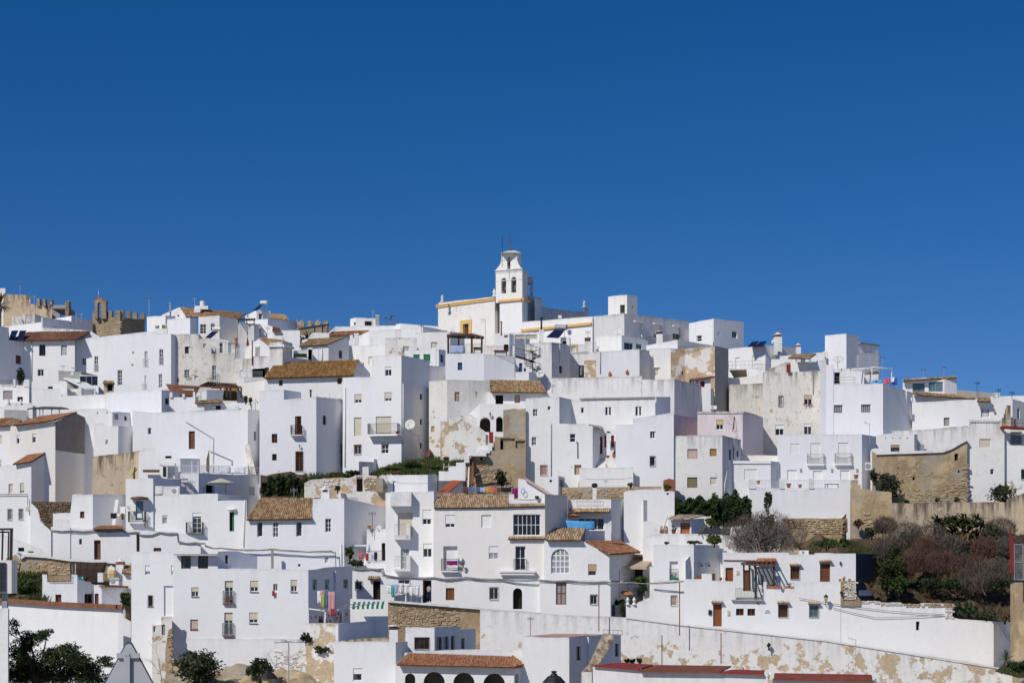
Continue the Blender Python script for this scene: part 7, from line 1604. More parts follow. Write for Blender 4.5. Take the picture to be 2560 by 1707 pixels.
# terrace house lower left with reed pergola
h=H('terrace_house','white terrace house with dark slatted pergola at the lower left',172.5,[(498,1200),(552,1202),(554,1290),(838,1285),(840,1200),(908,1205),(930,1260,('S',.55)),(1155,1330,('S',.55))],1560,'white2',[('bd',650,1436,722,1560,{'rw':1,'seg':2,'r':.3}),('bd',994,1428,1090,1560,{'rw':1,'c':2,'pn':'dark','seg':6,'r':.2})],back=5)
rail(h.root,P(560,1285,172.3),P(836,1283,172.3),74*mpx(172),.12,'iron')
h=H('terrace_house','low white wing with flat stained roof and air conditioner at the lower left',174,[(1104,1325),(1196,1325),(1475,1345,('S',.9))],1560,'white2',[('bd',1112,1424,1160,1560,{'rw':1,'r':.2})],back=3)
MB().bar(P(1200,1338,173.6),P(1475,1346,176.5),.8,.16).done('roof_edge','coping',h.root)
acunit('air conditioner on the low white wing',1290,1235,1392,1325,174.5)
pg=root('slatted_pergola',P(1030,1280,176),'dark slatted reed pergola screen on the lower left terrace','pergola')
A,B,C_,D_=P(835,1280,176.5),P(1150,1280,176.5),P(1240,1062,178),P(822,1065,178)
for k in range(17):t_=k/16;beam(pg,A*(1-t_)+D_*t_,B*(1-t_)+C_*t_,.10,.08,'dwood','slat')
for s in(0,.3,.5,.75,1):beam(pg,A*(1-s)+B*s+Vector((0,.15,0)),D_*(1-s)+C_*s+Vector((0,.15,0)),.14,None,'dwood','post')
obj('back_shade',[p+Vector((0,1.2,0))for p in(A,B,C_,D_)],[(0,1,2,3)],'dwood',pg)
beam(pg,P(888,1075,175.5),P(888,1210,175.5),.1,None,'alu','post')
cr=root('deck_chair',P(950,1290,175),'turquoise folding deck chair on the lower left terrace','chair');MB().bar(P(930,1225,174.5),P(965,1300,174.4),1.1,.1).done('seat','cloth_teal',cr);MB().bar(P(975,1228,174.6),P(940,1310,174.8),.06).done('frame','wiron',cr)
ov=root('oven_niche',P(1310,1240,176),'small white gabled shrine niche with ochre arch','niche');MB().add([tuple(P(*p))for p in((1265,1240,176),(1350,1240,176),(1350,1130,176),(1308,1090,176),(1265,1130,176),(1265,1240,177),(1350,1240,177),(1350,1130,177),(1308,1090,177),(1265,1130,177))],[(0,1,2,3,4),(9,8,7,6,5)]+[(i,i+5,(i+1)%5+5,(i+1)%5)for i in range(5)]).done('body','white',ov);MB().box(P(1310,1190,175.95),.5,.1,.72).done('arch_panel','ochre',ov)
chimney('white chimney with small tile cap near the lower left terrace',1362,1010,1450,1230,177,'brick','white')
r_=root('tile_strip',P(1480,1180,177),'small tile roof piece left of the big corner block','roof');roof(r_,(1430,1180,176),(1545,1185,176),(1450,1090,178.5),(1545,1092,178.5),9,4,'tile_old');boxthing('wall',0,0,1440,1180,1545,1420,176.6,2,'white2',r_)
boxthing('terrace_pier','white terrace pier right of the deck chair','pier',1148,1180,1210,1290,174.8,.5,'white2');rail(root('terrace_rail',P(1290,1270,174.5),'black iron rail around the shrine niche terrace','railing'),P(1212,1275,174.5),P(1440,1275,174.5),75*mpx(174),.12)
bush('dark green shrub in the gap left of the big corner block',1480,1590,171.6,56,190,320,.15,'leaf')
# ================================================================ hedge below the tower house (sheet P)
o(400,1180)
hd,at4=patch('hedge_bank',[(1180,330,193),(1900,330,193),(2350,40,201),(1180,10,203)],16,8,.3,'soil')
HX=[(1230,300,60,190),(1310,300,70,250),(1390,300,60,280),(1470,310,75,270),(1550,310,70,300),(1630,310,75,260),(1710,310,70,240),(1790,310,70,260),(1850,250,80,220)]
for k,(x,y,w_,hp_)in enumerate(HX):bush('dark hedge conifer number %s from the left below the tower house'%('one two three four five six seven eight nine'.split()[k]),x,y,194.5+(k%2)*.7,w_,hp_,420,.17,'leafd','conifer_shrub','hedge shrub',group='dark hedge shrubs below the tower house')
grass('bank_grass',at4,2600,.4,'grass',.45,1,.1,1);bush('grassy green scrub right of the dark hedge',2080,110,197.5,170,110,500,.17,'grass');bush('brown and green scrub at the upper right of the hedge bank',2260,40,200.5,110,60,300,.17,'leaf');bush('green tuft on the crumbling stone wall',2090,220,192.6,36,60,110,.12,'leaf')

# ================================================================ big corner block (sheets P, V)
o(400,1180)
h=H('corner_block','big white corner block with beige roller shutters and shaded laundry side',170,[(-337,935,.5),(160,936,0),(162,962),(678,962),(680,1132),(1290,1135),(1744,1146),(2035,1112,('S',.48)),(2262,1108,('S',.48))],1610,'white2',
  [('gl',248,980,362,1132,{'fr':'dwood','rw':1,'fw':.1}),('gl',446,980,565,1132,{'fr':'dwood','rw':1,'fw':.1}),('rh',-176,1095,-116,1205,{'f':.62,'c':2,'col':'wh'}),('rh',132,1096,158,1206,{'f':.6,'c':1,'col':'wh'}),
   ('ni',45,1335,158,1690),('rh',368,1352,455,1462,{'f':.45}),('rh',762,1276,860,1550,{'f':.28,'r':.25}),('rh',1060,1275,1157,1403,{'f':.58}),('gl',1330,1311,1386,1396,{'c':2,'rw':1}),('rh',1536,1264,1613,1405,{'f':.5}),
   ('gl',-140,1450,-86,1574,{'c':2,'rw':1,'fr':'wood','bars':'iron','sill':'giron'}),('rs',356,1730,445,1845,{'col':'pk','fr':'wood'}),('rh',756,1648,856,1920,{'f':.34,'r':.25}),('rh',1050,1648,1151,1772,{'f':.66}),
   ('rh',1794,1260,1846,1385,{'f':.5,'seg':6,'c':1,'col':'sg'}),('rh',1938,1258,1990,1378,{'f':.5,'seg':6,'c':1,'col':'sg'}),('rh',2156,1258,2211,1366,{'f':.5,'seg':7,'c':1,'col':'ob'})],back=6)
for x0,x1,y0,y1 in((740,872,1395,1552),(735,864,1772,1925)):balcony(h,x0,y0,x1,y1,4,.35,.1,'giron','coping')
leaves(h.root,[(h.segs[4].at(*h.segs[4].uv(800,1510),.25),(.45,.12,.4))],160,.1,'cloth_red','flowers');leaves(h.root,[(h.segs[4].at(*h.segs[4].uv(835,1520),.3),(.22,.1,.3))],60,.1,'leaf','plant')
for x0,x1,y in((366,457,1458),(1058,1159,1404),(1534,1614,1404),(1048,1152,1774),(354,447,1845)):s_=h.segs[4]if x0>680 else h.segs[2];slab(s_,*s_.rect(x0,y,x1,y+9),.003,.1).done('sill','coping',h.root)
laundry('red cloth hung below the small window of the corner block',1318,1390,1350,1455,169.8,'cloth_red','hung_cloth','cloth');wallpipe(h,6,[(2052,1160),(2056,1770)],.1)
m=MB();m.bar(P(170,968,169.4),P(676,966,169.4),.9,.12);m.done('eave','alu',h.root)
H('','',170.4,[(676,936,0),(680,934,0),(920,928,('S',.9)),(1144,990,('S',.9))],1150,'white2',[('dk',766,974,806,1072,{'seg':1,'r':.2,'col':'glass'})],back=1,thing=h.root,ext=.5)
for k,(x0,w_,y0,y1,mt)in enumerate(((1850,40,1392,1545,'cloth_white'),(1880,60,1385,1450,'cloth_rose'),(1890,44,1430,1600,'cloth_lime'),(1935,44,1380,1600,'cloth_slate'),(1965,55,1392,1460,'cloth_denim'),(1980,80,1400,1690,'cloth_rose'),(2010,40,1600,1695,'cloth_red'))):
 laundry('%s hung out on the shaded side of the corner block'%('narrow white towel','short rose garment','long lime green garment','long dark teal garment','short denim blue garment','long rose flowered dress','red garment under the dress')[k],x0,y0,x0+w_,y1,167.6-k*.06,mt)
for k,x in enumerate((2045,2262)):pass
wf=root('patio_trellis',P(1840,1770,168),'white metal frame around the small patio with red wall pots','frame')
for a,b in(((1742,1602),(1742,1770)),((1742,1602),(1945,1628)),((1945,1628),(1938,1770)),((1945,1628),(2148,1610)),((2148,1610),(2148,1770))):beam(wf,P(*a,168.5),P(*b,168.5),.13,None,'wiron')
for k,(x,y)in enumerate(((1832,1700),(1980,1675),(1962,1750),(2002,1745),(2066,1665),(2100,1660),(2084,1715),(2192,1665),(1776,1712))):MB().lathe(P(x,y,169.2),[(.03,-.16),(.06,-.05),(.07,.1),(.05,.14)],6).done('wall_pot','redp',wf)
for x0,x1,y0,y1,dd in((1866,1916,1690,1770,169.6),(2112,2146,1660,1770,170.4)):obj('doorway',[P(x0,y1,dd),P(x1,y1,dd),P(x1,y0,dd),P(x0,y0,dd)],[(0,1,2,3)],'room',wf)
# lower wall under the patio, side building with peeling base and weeds
h=H('patio_wall','white stone patio wall with grey shaded curved return below the laundry',167,[(1715,1775,.5),(2105,1775,0),(2350,1765,('S',.8)),(2540,1740,('S',.8)),(2680,1545,('S',.8))],2010,'retain',back=1,cat='wall',par=0)
h=H('stone_base_wall','whitewashed rubble base wall under the corner block with weeds',169.93,[(120,1950),(700,1950),(1300,1950),(1780,1960),(2060,1960)],2560,'white',back=1,cat='wall',par=0);stones(h,2,(1310,2100,1770,2400),.3,.2,'wstone',.5,70,.04);stones(h,3,(1785,1990,2040,2400),.3,.2,'wstone',.6,60,.04)
bush('brown green weed clump on the base wall beside the street lamp',1720,2010,167.6,80,130,300,.13,'leafd');bush('dark green overhanging weed clump on the base wall',1900,2130,167.4,120,90,320,.13,'leafd');bush('tiny weed on the base wall right of the large clumps',1950,1990,167.6,24,50,60,.1,'leafd')
h=H('peeling_annex','low peeling white annex with two small windows at the left foot of the corner block',168.5,[(-94,1795),(14,1792),(16,1700),(142,1694)],2560,'peel',[('gl',-80,1810,-50,1880,{'c':1,'rw':1}),('rs',-12,1790,60,1910,{'col':'sg','fr':'wood'})],back=3)
h.root.location=h.root.location
rb=H('rubble_seam','narrow strip of exposed rubble beside the peeling annex',168.4,[(62,2080),(100,1850),(142,1830)],2300,'rubble',back=.3,cat='wall',ext=.3,par=0);stones(rb,1,(84,1900,140,2290),.3,.2,'stone',.95,40,.08)
dirt,at5=patch('rubble_bank',[(20,2560,160),(2100,2600,160),(1700,2330,166.5),(100,2250,167)],24,8,.4,'tan')
bush('bright olive bush below the corner block',440,2500,160,330,400,2400,.17,'olive',dep=2);bush('brown green shrub behind the left lantern',1180,2440,162,190,250,700,.15,'leafd')
rt=root('bare_shrub',P(1330,2400,162),'thin bare shrub left of the double street lamp','shrub');twigs(rt,P(1330,2440,162),2.2,.6,4,3,.04,'twig','branches',(0,0,1),77)
rt=root('bare_shrub',P(50,2500,160),'thin bare shrub right of the road sign','shrub');twigs(rt,P(20,2500,160),2.4,.6,4,3,.035,'twig','branches',(-.1,0,1),78)
# ================================================================ sheet Q: bay house and cream house
o(850,1160)
h=H('bay_house','white house with stacked boxed balconies and roller blinds',186,[(535,333),(1104,317),(1152,332,'S')],1520,'white',[('rs',680,560,858,850,{'col':'be','r':.25}),('rh',970,534,1074,708,{'f':.62,'col':'wh'}),('rh',978,932,1082,1092,{'f':.38,'col':'wh'}),('gl',714,990,816,1232,{'rw':3,'gl':'curtain','r':.25})],back=9,ext=.3)
sg=h.segs[0]
def bay(x0,y0,x1,y1,x2,dep=1.0,solid=True):u0,u1,v0,v1=sg.rect(x0,y0,x1,y1);return slab(sg,u0,u1,v0,v1,.003,dep).done('box_balcony','white',h.root)
bay(600,330,845,498,888,1.1);bay(645,838,830,890,875,1.1);bay(645,1232,830,1258,865,1.1)
for y0,y1 in((700,892),(1074,1258)):
 for x0,x1 in((786,832),):u0,u1,v0,v1=sg.rect(x0,y0,x1,y1);slab(sg,u0,u1,v0,v1,.9,1.1).done('balcony_cheek','white',h.root);slab(sg,u1-.2,u1,v0,v1,.01,.9).done('balcony_side','white',h.root)
 u0,u1,v0,v1=sg.rect(650,y0+10,790,y1-50);rail(h.root,sg.at(u0,v0),sg.at(u1,v0),v1-v0,.13,'giron',off=1.05)
h=H('cream_house','big cream house with tile roof, arched window and wide black glazed opening',184.24,[(1098,520),(1984,506),(2409,498)]+pts_(1250,1180,(529,255),(792,272,('S',.46))),1420,'cream',
  [('rh',1240,598,1354,742,{'f':.7,'col':'wh'}),('rs',1662,596,1780,742,{'col':'wh'}),('rh',1750,963,1864,1115,{'f':.52,'col':'wh','gl':'curtain'}),('rs',1215,962,1380,1240,{'col':'wh','r':.45})]+wins_(1250,1180,('gl',155,494,476,742,{'c':6,'rw':2,'r':.25,'seg':1}),('gl',180,868,299,1150,{'rw':2,'r':.4,'seg':1})),par=0,back=7,ext=.3)
roof(h.root,(1106,512,184),(1985,504,184),(1160,345,188.5),(1984,345,188.5),40,6,'tile_light',True)
roof(h.root,(1985,500,184),(2406,490,184),(1990,470,184.9),(2400,462,184.9),18,1,'tile_light',True)
balcony(h,1190,1115,1392,1268,0,.55,.12);laundry('purple cloth pair hanging on the cream house balcony',1255,1132,1380,1186,183.6,'cloth_purple','hung_cloth','cloth')
tp=H('roof_terrace','white roof terrace parapet with iron rail on the cream house',185.5,[(1984,350),(2046,352),(2048,412),(2290,412),(2292,372),(2414,372)],508,'white',back=.4,cat='terrace',ext=.3);rail(tp.root,P(2095,408,185.4),P(2300,408,185.4),55*mpx(185),.15,'wiron')
H('house','white sloping roof wall with pale handrail above the roof terrace',189.5,[(2095,168),(2180,178),(2530,400)],500,'white',back=2,par=0);beam(tp.root,P(2180,172,189.2),P(2540,398,189.2),.25,None,'pk','handrail')
hs_=root('hose_reel',P(2155,320,189.3),'coiled blue garden hose on the white roof wall','hose');MB().tube([P(2155,320,189.2)+Vector((.2*math.cos(k*.5),-.02*k*.1,.3*math.sin(k*.5)))for k in range(26)],.035,5).done('coil','cloth_royal',hs_)
pot('dark planter with yellow ball on the roof terrace corner',2315,412,185.2,44,None,'dwood')
for k,(x,w_,mt,n_)in enumerate(((1450,52,'cloth_brown','brown garment'),(1505,76,'cloth_denim','dark blue jeans second'),(1592,56,'cloth_denim','blue garment third'),(1650,66,'cloth_paleblue','pale blue garment fourth'),(1718,55,'cloth_orange','bright orange garment'),(1776,66,'cloth_pink','coral pink garment'),(1845,40,'cloth_brown','brown garment right of the coral one'),(1888,125,'cloth_black','row of black garments'),(2025,66,'cloth_purple','long purple towel at the right'))):laundry(n_+' on the line above the cream house roof',x,272 if k<8 else 280,x+w_,330 if k<8 else 400,187.9,mt)
cable('long clothes line above the cream house tile roof',[(1440,268,188),(2100,276,188)],.02,'cable')
sg=h.segs[1]if False else h.segs[0];m=MB();A,B=P(1875,1262,184.2),Vector();s2=h.segs[1];b0=h.segs[0].at(*h.segs[0].uv(1875,1260),.3);b1=s2.at(*s2.uv(cvx(1250,415),1262),.3);m.bar(b0,b1,.6,.2);m.bar(b0-Z*.25+s2.u*.1,b1-Z*.25-s2.u*.1,.35,.22);m.done('balcony_shelf','frame',h.root);balcony(h,2040,1118,2192,1248,1,.4,.05,'iron','frame')
roof(h.root,s2.at(*s2.uv(1975,880),.4),s2.at(*s2.uv(2430,880),.4),s2.at(*s2.uv(1990,852),.02),s2.at(*s2.uv(2420,852),.02),18,1,'tile_light',True,'sill_hood')
dish('white dish on the cream house wall above the street lantern',1404,1112,38,184,(-.35,-.9,.2));lantern('street lantern with amber glass on the cream house',1444,1196,184.5,70,True,.75)
# tall white street wall below (same houses' ground floor)
h=H('ground_floor','white ground floor of the street houses with doors, person and laundry',184.2,[(140,1228),(480,1232),(500,1320),(1100,1322),(2000,1345),(2340,1358),(2352,1358,-.4)]+pts_(1250,1180,(1300,1264,-.4)),1700,'white',
  [('gl',178,1378,262,1475,{'c':2,'rw':1,'bars':'iron'}),('dk',388,1370,475,1590,{'r':.5}),('gl',690,1362,820,1500,{'c':2,'rw':1,'bars':'iron'}),('dk',974,1364,1074,1620,{'r':1.1,'col':'room'}),('bd',1244,1348,1344,1596,{'c':2,'rw':2,'col':'wood','pn':'woodl'}),('gl',1758,1446,1862,1588,{'c':2,'rw':1,'bars':'iron'})]
  +wins_(1250,1180,('arch',153,1362,261,1608),('bd',658,1292,780,1554,{'c':2,'rw':2,'col':'wood','pn':'sg'}),('gl',1060,1440,1144,1552,{'c':2,'rw':1,'bars':'iron'})),back=6,par=0,cat='house')
sg=h.segs[0];roof(h.root,sg.at(*sg.uv(330,1350),.5),sg.at(*sg.uv(470,1350),.5),sg.at(*sg.uv(340,1318),.02),sg.at(*sg.uv(465,1318),.02),6,1,'tile_light',True,'door_hood')
sg=h.segs[2];u0,u1,v0,v1=sg.rect(974,1364,1000,1620);slab(sg,u0+.02,u0+.12,v0,v1-.03,-1.,-.1).done('open_door','wood',h.root)
for k,(x0,x1,y0,y1,mt,n_)in enumerate(((550,600,1425,1520,'cloth_white','white shirt leftmost'),(600,642,1420,1570,'cloth_teal','teal garment'),(640,680,1408,1520,'cloth_lilac','lilac garment'),(690,745,1395,1520,'cloth_white','white sheet left of the barred window'),(750,812,1400,1530,'cloth_white','white sheet over the barred window'),(815,870,1440,1555,'cloth_white','white sheet second from the right'),(872,935,1425,1555,'cloth_white','white sheet rightmost'))):laundry(n_+' on the street clothes line',x0,y0,x1,y1,183.2,mt,'garment','laundry',.1,0,.08)
cable('street clothes line in front of the white ground floor',[(545,1412,183.2),(940,1426,183.2)],.02,'cable',.1)
# person in the doorway, seen from behind, bending forward
b=P(1042,1615,184.6);b.y=h.segs[2].at(*h.segs[2].uv(1042,1615),-.35).y;pr=root('person',b,'person in grey hoodie and blue jeans standing in the open doorway','person')
def skin_body(name,pts,edges,rads,mat,par):
 me=bpy.data.meshes.new(name);me.from_pydata([tuple(p)for p in pts],edges,[]);ob=bpy.data.objects.new(name,me);COL.objects.link(ob)
 md=ob.modifiers.new('skin','SKIN');me.skin_vertices.new()if not me.skin_vertices else None
 for i,r_ in enumerate(rads):me.skin_vertices[0].data[i].radius=(r_,r_)
 me.skin_vertices[0].data[0].use_root=True;ob.modifiers.new('sub','SUBSURF').render_levels=1;me.materials.append(M[mat]);ob.parent=par;WL[name]=WL[par.name]
S_=1.05;V_=lambda x,y,z:(x*S_,y*S_,z*S_)
skin_body('body',[V_(0,0,.92),V_(0,.05,1.15),V_(0,.16,1.38),V_(0,.27,1.5),V_(0,.36,1.6),V_(0,.4,1.68),V_(.19,.16,1.36),V_(.25,.2,1.1),V_(.2,.36,.95),V_(-.19,.16,1.36),V_(-.25,.2,1.1),V_(-.2,.36,.95),V_(.22,.42,.9),V_(-.22,.42,.9)],[(0,1),(1,2),(2,3),(3,4),(4,5),(2,6),(6,7),(7,8),(2,9),(9,10),(10,11),(8,12),(11,13)],[.16,.16,.17,.07,.1,.09,.07,.055,.04,.07,.055,.04,.035,.035],'hoodie',pr)
skin_body('trousers',[V_(0,0,.9),V_(.1,0,.8),V_(.11,-.02,.45),V_(.11,0,.08),V_(-.1,0,.8),V_(-.11,-.02,.45),V_(-.11,0,.08)],[(0,1),(1,2),(2,3),(0,4),(4,5),(5,6)],[.15,.11,.08,.055,.11,.08,.055],'jeans',pr)
MB().lathe(b+Vector(V_(0,.37,1.58)),[(.05,0),(.1,.06),(.1,.14),(.05,.2)],8).done('hair','hair',pr,smooth=True)
for s in(-1,1):MB().box(b+Vector((s*.115,.05,.04)),.1,.27,.09).done('shoe','cloth_white',pr)
# balcony garden left of the bay house
h=H('patio','sunken patio with plants and red chair left of the bay house',187.8,[(40,945),(65,948),(312,945),(316,764),(425,762),(535,762)],1230,'white',[('ni',70,965,308,1190,{'r':1.2}),('dk',488,925,533,1130,{'r':.8,'col':'room'})],back=2,cat='house')
h2=H('patio_parapet','white parapet and rail in front of the sunken patio',186.6,[(300,1145),(535,1140)],1240,'white',back=.3,cat='parapet');rail(h2.root,P(305,1138,186.5),P(532,1135,186.5),120*mpx(186),.14,'iron')
bush('potted leafy shrub at the left of the sunken patio',115,1110,186.3,55,150,300,.14,'leaff');bush('trailing red-flowered plants along the patio front',190,1195,185.9,120,70,320,.13,'leafd')
for k,(x0,x1,y0,y1,mt)in enumerate(((222,275,1040,1110,'cloth_pink'),(300,335,1045,1135,'cloth_red'),(365,395,1060,1115,'cloth_paleblue'),(400,440,1030,1120,'cloth_black'))):laundry(('orange-red chair cloth in the sunken patio','dark red cloth on the patio rail','pale blue cloth on the patio rail','black garment at the right of the patio rail')[k],x0,y0,x1,y1,186.35,mt)
pr_=root('folded_parasol',P(343,1050,187),'folded pale blue parasol in the sunken patio','parasol');MB().lathe(P(343,1035,187),[(.14,0),(.12,.4),(.02,.9)],8).done('canopy','lb',pr_)
pot('clay jar on the white wall beside the antenna',343,760,187.5,44);antenna('dark antenna on the wall beside the clay jar',380,555,760,187.5,80,1,'iron');dish('cream dish above the sunken patio',458,752,36,186.4,(-.4,-.85,.25))
cable('bundle of power cables along the main street facade',[(130,1212,184.05),(360,1222,184.05),(510,1225,184.05),(530,1305,184.05),(800,1318,184.05),(1100,1322,184.05),(1300,1345,184.05),(1480,1325,184.05),(1900,1350,184),(2352,1356,183.66)]+pts_(1250,1180,(800,1272,183.66),(1240,1282,183.66),(1510,1290,182.6),(1880,1296,182),(2235,1270,181.6)),.05,'cable',.1,3)
# ================================================================ sheet R: right wing, side houses
o(1250,1180)
h=H('right_wing','white right wing with arched gridded window and two tile roofs',183.85,[(520,802),(958,800),(1286,966),(1400,966,('S',.46)),(1585,955,('S',.46))],1264,'white',[('archw',600,900,820,1190,{'c':4,'rw':4,'fw':.09,'bar':.12,'gl':'curtain','seg':0}),('rh',1036,1080,1136,1215,{'f':.6,'col':'tn','c':1,'seg':1})],par=0,back=1.2,ext=.1)
p0,p1=h.C[1],h.C[2];roof(h.root,(536,796,183.2),(956,797,183.2),(586,660,186.8),(1012,664,186.8),14,4,'tile_light',True)
roof(h.root,P(1288,964,183.4),P(1650,940,188.5),P(976,814,184.4),P(1415,816,192),26,10,'tile_red',True)
sg=h.segs[3];wallpipe(h,3,[(1400,1150),(1404,1480)],.06)
H('','',183.9,[(1284,1290),(1300,1560)],1700,'white',back=.5,thing=h.root,ext=.3)if False else None
h4=H('street','narrow white street ledge in front of the ground floor',179.5,[(-240,640),(600,690),(1310,722)],760,'soft',back=4,ext=.5,par=0,cat='street')if False else None
h3=H('side_wall','grey shaded lower side wall beside the dark gate',184,[(1288,960),(1310,1300,('S',.46)),(1500,1310,('S',.46))],1720,'white2',back=.3,cat='wall',ext=.3)
h=H('terrace_flat','white terrace flat with tile eave, glazed doors and grey shaded side',190,[(800,324),(1306,319),(1690,326,('S',.5)),(1692,580,('S',.5))],900,'white',[('gl',920,538,1225,678,{'c':4,'rw':1,'r':.3})],back=6)
roof(h.root,(885,468,188.9),(1290,466,188.9),(800,422,190.2),(1300,418,190.2),18,2,'tile_light',True);roof(h.root,(795,510,188.6),(930,512,188.6),(812,488,189.8),(912,490,189.8),8,1,'tile_red',True);rail(h.root,P(900,384,189.9),P(1208,384,189.9),52*mpx(190),.3,'wiron')
laundry('large bright blue sheet on the terrace line',770,565,1112,676,187.4,'cloth_blue','bed_sheet','bed sheet',0,12,.1)
chimney('tall slim white chimney with round black cowl',1090,185,1136,390,190.5,'flat','cream');MB().lathe(P(1113,182,190.8),[(.18,0),(.32,.15),(.32,.4),(.1,.5)],10).done('cowl','iron',bpy.data.objects['chimney']if False else root('chimney_cowl',P(1113,182,190.8),'round black cowl on the slim white chimney','cowl'))
h=H('parapet_block','grey shaded parapet block between the two tile roofs',187,[(960,790,0),(1002,684,0),(1400,686,('S',.7)),(1402,810,('S',.7))],830,'white2',back=.5,cat='parapet',ext=.3)
H('','',187.5,[(1238,690),(1262,600),(1310,566)],700,'white2',back=.3,thing=h.root,ext=.1,par=0)
h=H('house','white corner strip with shaded side wall and scrolled top',192,[(1686,326,-.5),(1732,328,0),(1898,332,('S',.62))],800,'white2',back=3)
sc=H('scroll_wall','white scrolled garden wall beside the outdoor steps',191,[(1686,578),(1740,572),(1790,600),(1820,660),(1850,700),(1900,715)],900,'white',back=.4,cat='wall',par=0)
h=H('garden_wall','white garden terrace wall with weeds below the brick-door shed',188.5,[(1680,760),(1880,720),(2352,725),(2700,740),(2720,640),(3000,640)],900,'soft',back=1,cat='wall',ext=1.2)
h=H('shed','small white garden shed with brick-red door and lean-to roof',191,[(1975,560),(2250,550),(2352,545,('S',.7)),(2400,545,('S',.7))],760,'white',[('bd',2122,592,2234,726,{'rw':3,'col':'terra','pn':'terra'}),('dk',2146,552,2236,582,{'r':.3})],back=2,cat='shed')
q=[P(1975,545,190.2),P(2235,548,190.2),P(2400,500,193),P(2050,490,193)];obj('roof',q+[p-Z*.08 for p in q],[(0,1,2,3),(7,6,5,4),(0,4,5,1),(1,5,6,2),(2,6,7,3),(3,7,4,0)],'sand',h.root)
stp=root('outdoor_stair',P(1920,680,192),'tiled outdoor steps climbing beside the garden shed','stair')
for k in range(9):a,b=P(1885+k*2,680-k*24,191+k*.35),P(1960+k*3,680-k*24,191+k*.35);MB().box(((a.x+b.x)/2,a.y+.5,a.z-.25),b.x-a.x,1.,.5).done('step','tn' if k%2 else 'sand',stp)
MB().bar(P(1965,520,190),P(1920,660,189.6),.12).done('white_rail','wiron',stp)
pot('round rusty planter with dry plant on the garden shed wall',2043,722,189.5,54,'dry','rust');rosette('spiky pale agave on the white wall right of the shed',2352+25,725,188.6,110,14,'palm','agave','plant',.2,1.3,.08)
bush('small weed on the white garden wall',1960,845,188,34,30,80,.1,'leafd');bush('dark low weeds along the garden wall foot',2290,845,187,110,40,180,.12,'leafd');bush('bright green bush at the left foot of the bare tree',2520,850,186.5,110,130,420,.15,'leaff')
iv=hedge('dense dark ivy hedge below the shutter house',2055,270,2560,510,197,1.6,5200,.17,'ivy');hedge('ivy hedge end beside the bare fig',2500,190,2960,640,197.6,1.6,4200,.17,'ivy');bush('orange-flecked shrub in front of the ivy',2480,640,193,80,110,260,.14,'leaf')
o(1650,1300)
for k,(x,y,d,hp_,lean)in enumerate(((1180,420,187,520,-.25),(1250,420,187.5,560,.2),(1060,400,188,420,-.5),(1400,400,188,430,.5))):
 rt=root('bare_tree',P(x,y,d),('grey leafless fig tree beside the ivy, main stem','leafless fig stem leaning right beside the main stem','leafless fig branches sprawling to the left','leafless fig branches sprawling to the right')[k],'tree','bare fig stems beside the ivy')
 for j in range(3):twigs(rt,P(x+j*20-20,y,d),hp_*mpx(d)*.42,.6,4,4,.09,'twig','branches' if j else 'trunk',(lean+R.uniform(-.3,.3),-.1,1),300+k*7+j,.2,.72)
 hh=hp_*mpx(d);tangle(rt,P(x,y,d)+Vector((lean*2,.6,hh*.5)),(hh*.55,1.,hh*.45),1300,.6,'dtwig')
bush('ivy-covered stems in the middle of the bare fig tree',1230,400,189.5,260,480,1900,.15,'ivy');bush('green leaves on the upright fig shoots',1270,-90,189.5,60,260,240,.14,'leafd')
# dark gate, awning garden between the wing and the niche house
o(1250,1180)
h=H('awning_house','recessed garden house under a beige awning with potted plants',190,[(1480,985),(1560,975),(1812,975)],1420,'white',[('dk',1530,1120,1760,1290,{'r':.6,'col':'wood'})],back=2)
aw=root('awning',P(1640,1100,187.5),'beige scalloped awning over the balcony plants','awning');q=[P(1482,1105,186.6),P(1722,1108,186.6),P(1806,1010,189.6),P(1580,1008,189.6)];obj('fabric',q+[p-Z*.06 for p in q],[(0,1,2,3),(7,6,5,4),(0,4,5,1),(1,5,6,2),(2,6,7,3),(3,7,4,0)],'canvas',aw)
a,b=q[0],q[1];v=[];n=24
for k in range(n+1):p=a+(b-a)*(k/n)-Vector((0,.02,0));v+=[p,p-Z*(.26+.07*abs(math.sin(k*math.pi/3)))]
obj('valance',v,[(2*k,2*k+2,2*k+3,2*k+1)for k in range(n)],'canvas',aw)
roof(h.root,(1575,990,188.9),(1808,990,188.9),(1585,968,189.8),(1808,968,189.8),12,1,'tile_light',True)
H('balcony_wall','white balcony parapet of the awning house with lantern',188,[(1500,1312),(1640,1312),(1762,1316)],1340,'white',back=1.5,cat='balcony',ext=.1);H('house','white lower wall with black lantern below the awning balcony',189,[(1500,1330),(1608,1335)],1500,'white',back=1)
boxthing('pillar','white baluster pillar right of the awning plants','pillar',1762,1110,1806,1500,186.6,.5,'white');bush('lush green potted plants under the beige awning',1640,1305,187,115,80,420,.13,'leaff');bush('green creeper hanging below the awning balcony',1690,1420,186.8,55,160,300,.12,'leaf')
lantern('black lantern on the white wall under the awning balcony',1590,1370,188.6,50,True,.3);lantern('black lantern right of the baluster pillar',1834,1320,183.6,50,True,.3)
r_=root('tile_canopy',P(1490,1440,186),'small slanted tile canopy over the dark gate','canopy');roof(r_,(1470,1442,185),(1570,1442,185),(1420,1400,187),(1530,1398,187),8,2,'tile_red',True)
gt=H('garden_gate','dark metal gate with plants between white walls',184.5,[(1318,1560),(1482,1565)],1720,'slatew',back=.1,cat='gate',ext=.1,par=0);bush('green climber on the dark gate',1440,1700,184,36,170,200,.11,'leaf');bush('dark plants behind the gate',1400,1590,185.5,80,90,260,.12,'leafd')
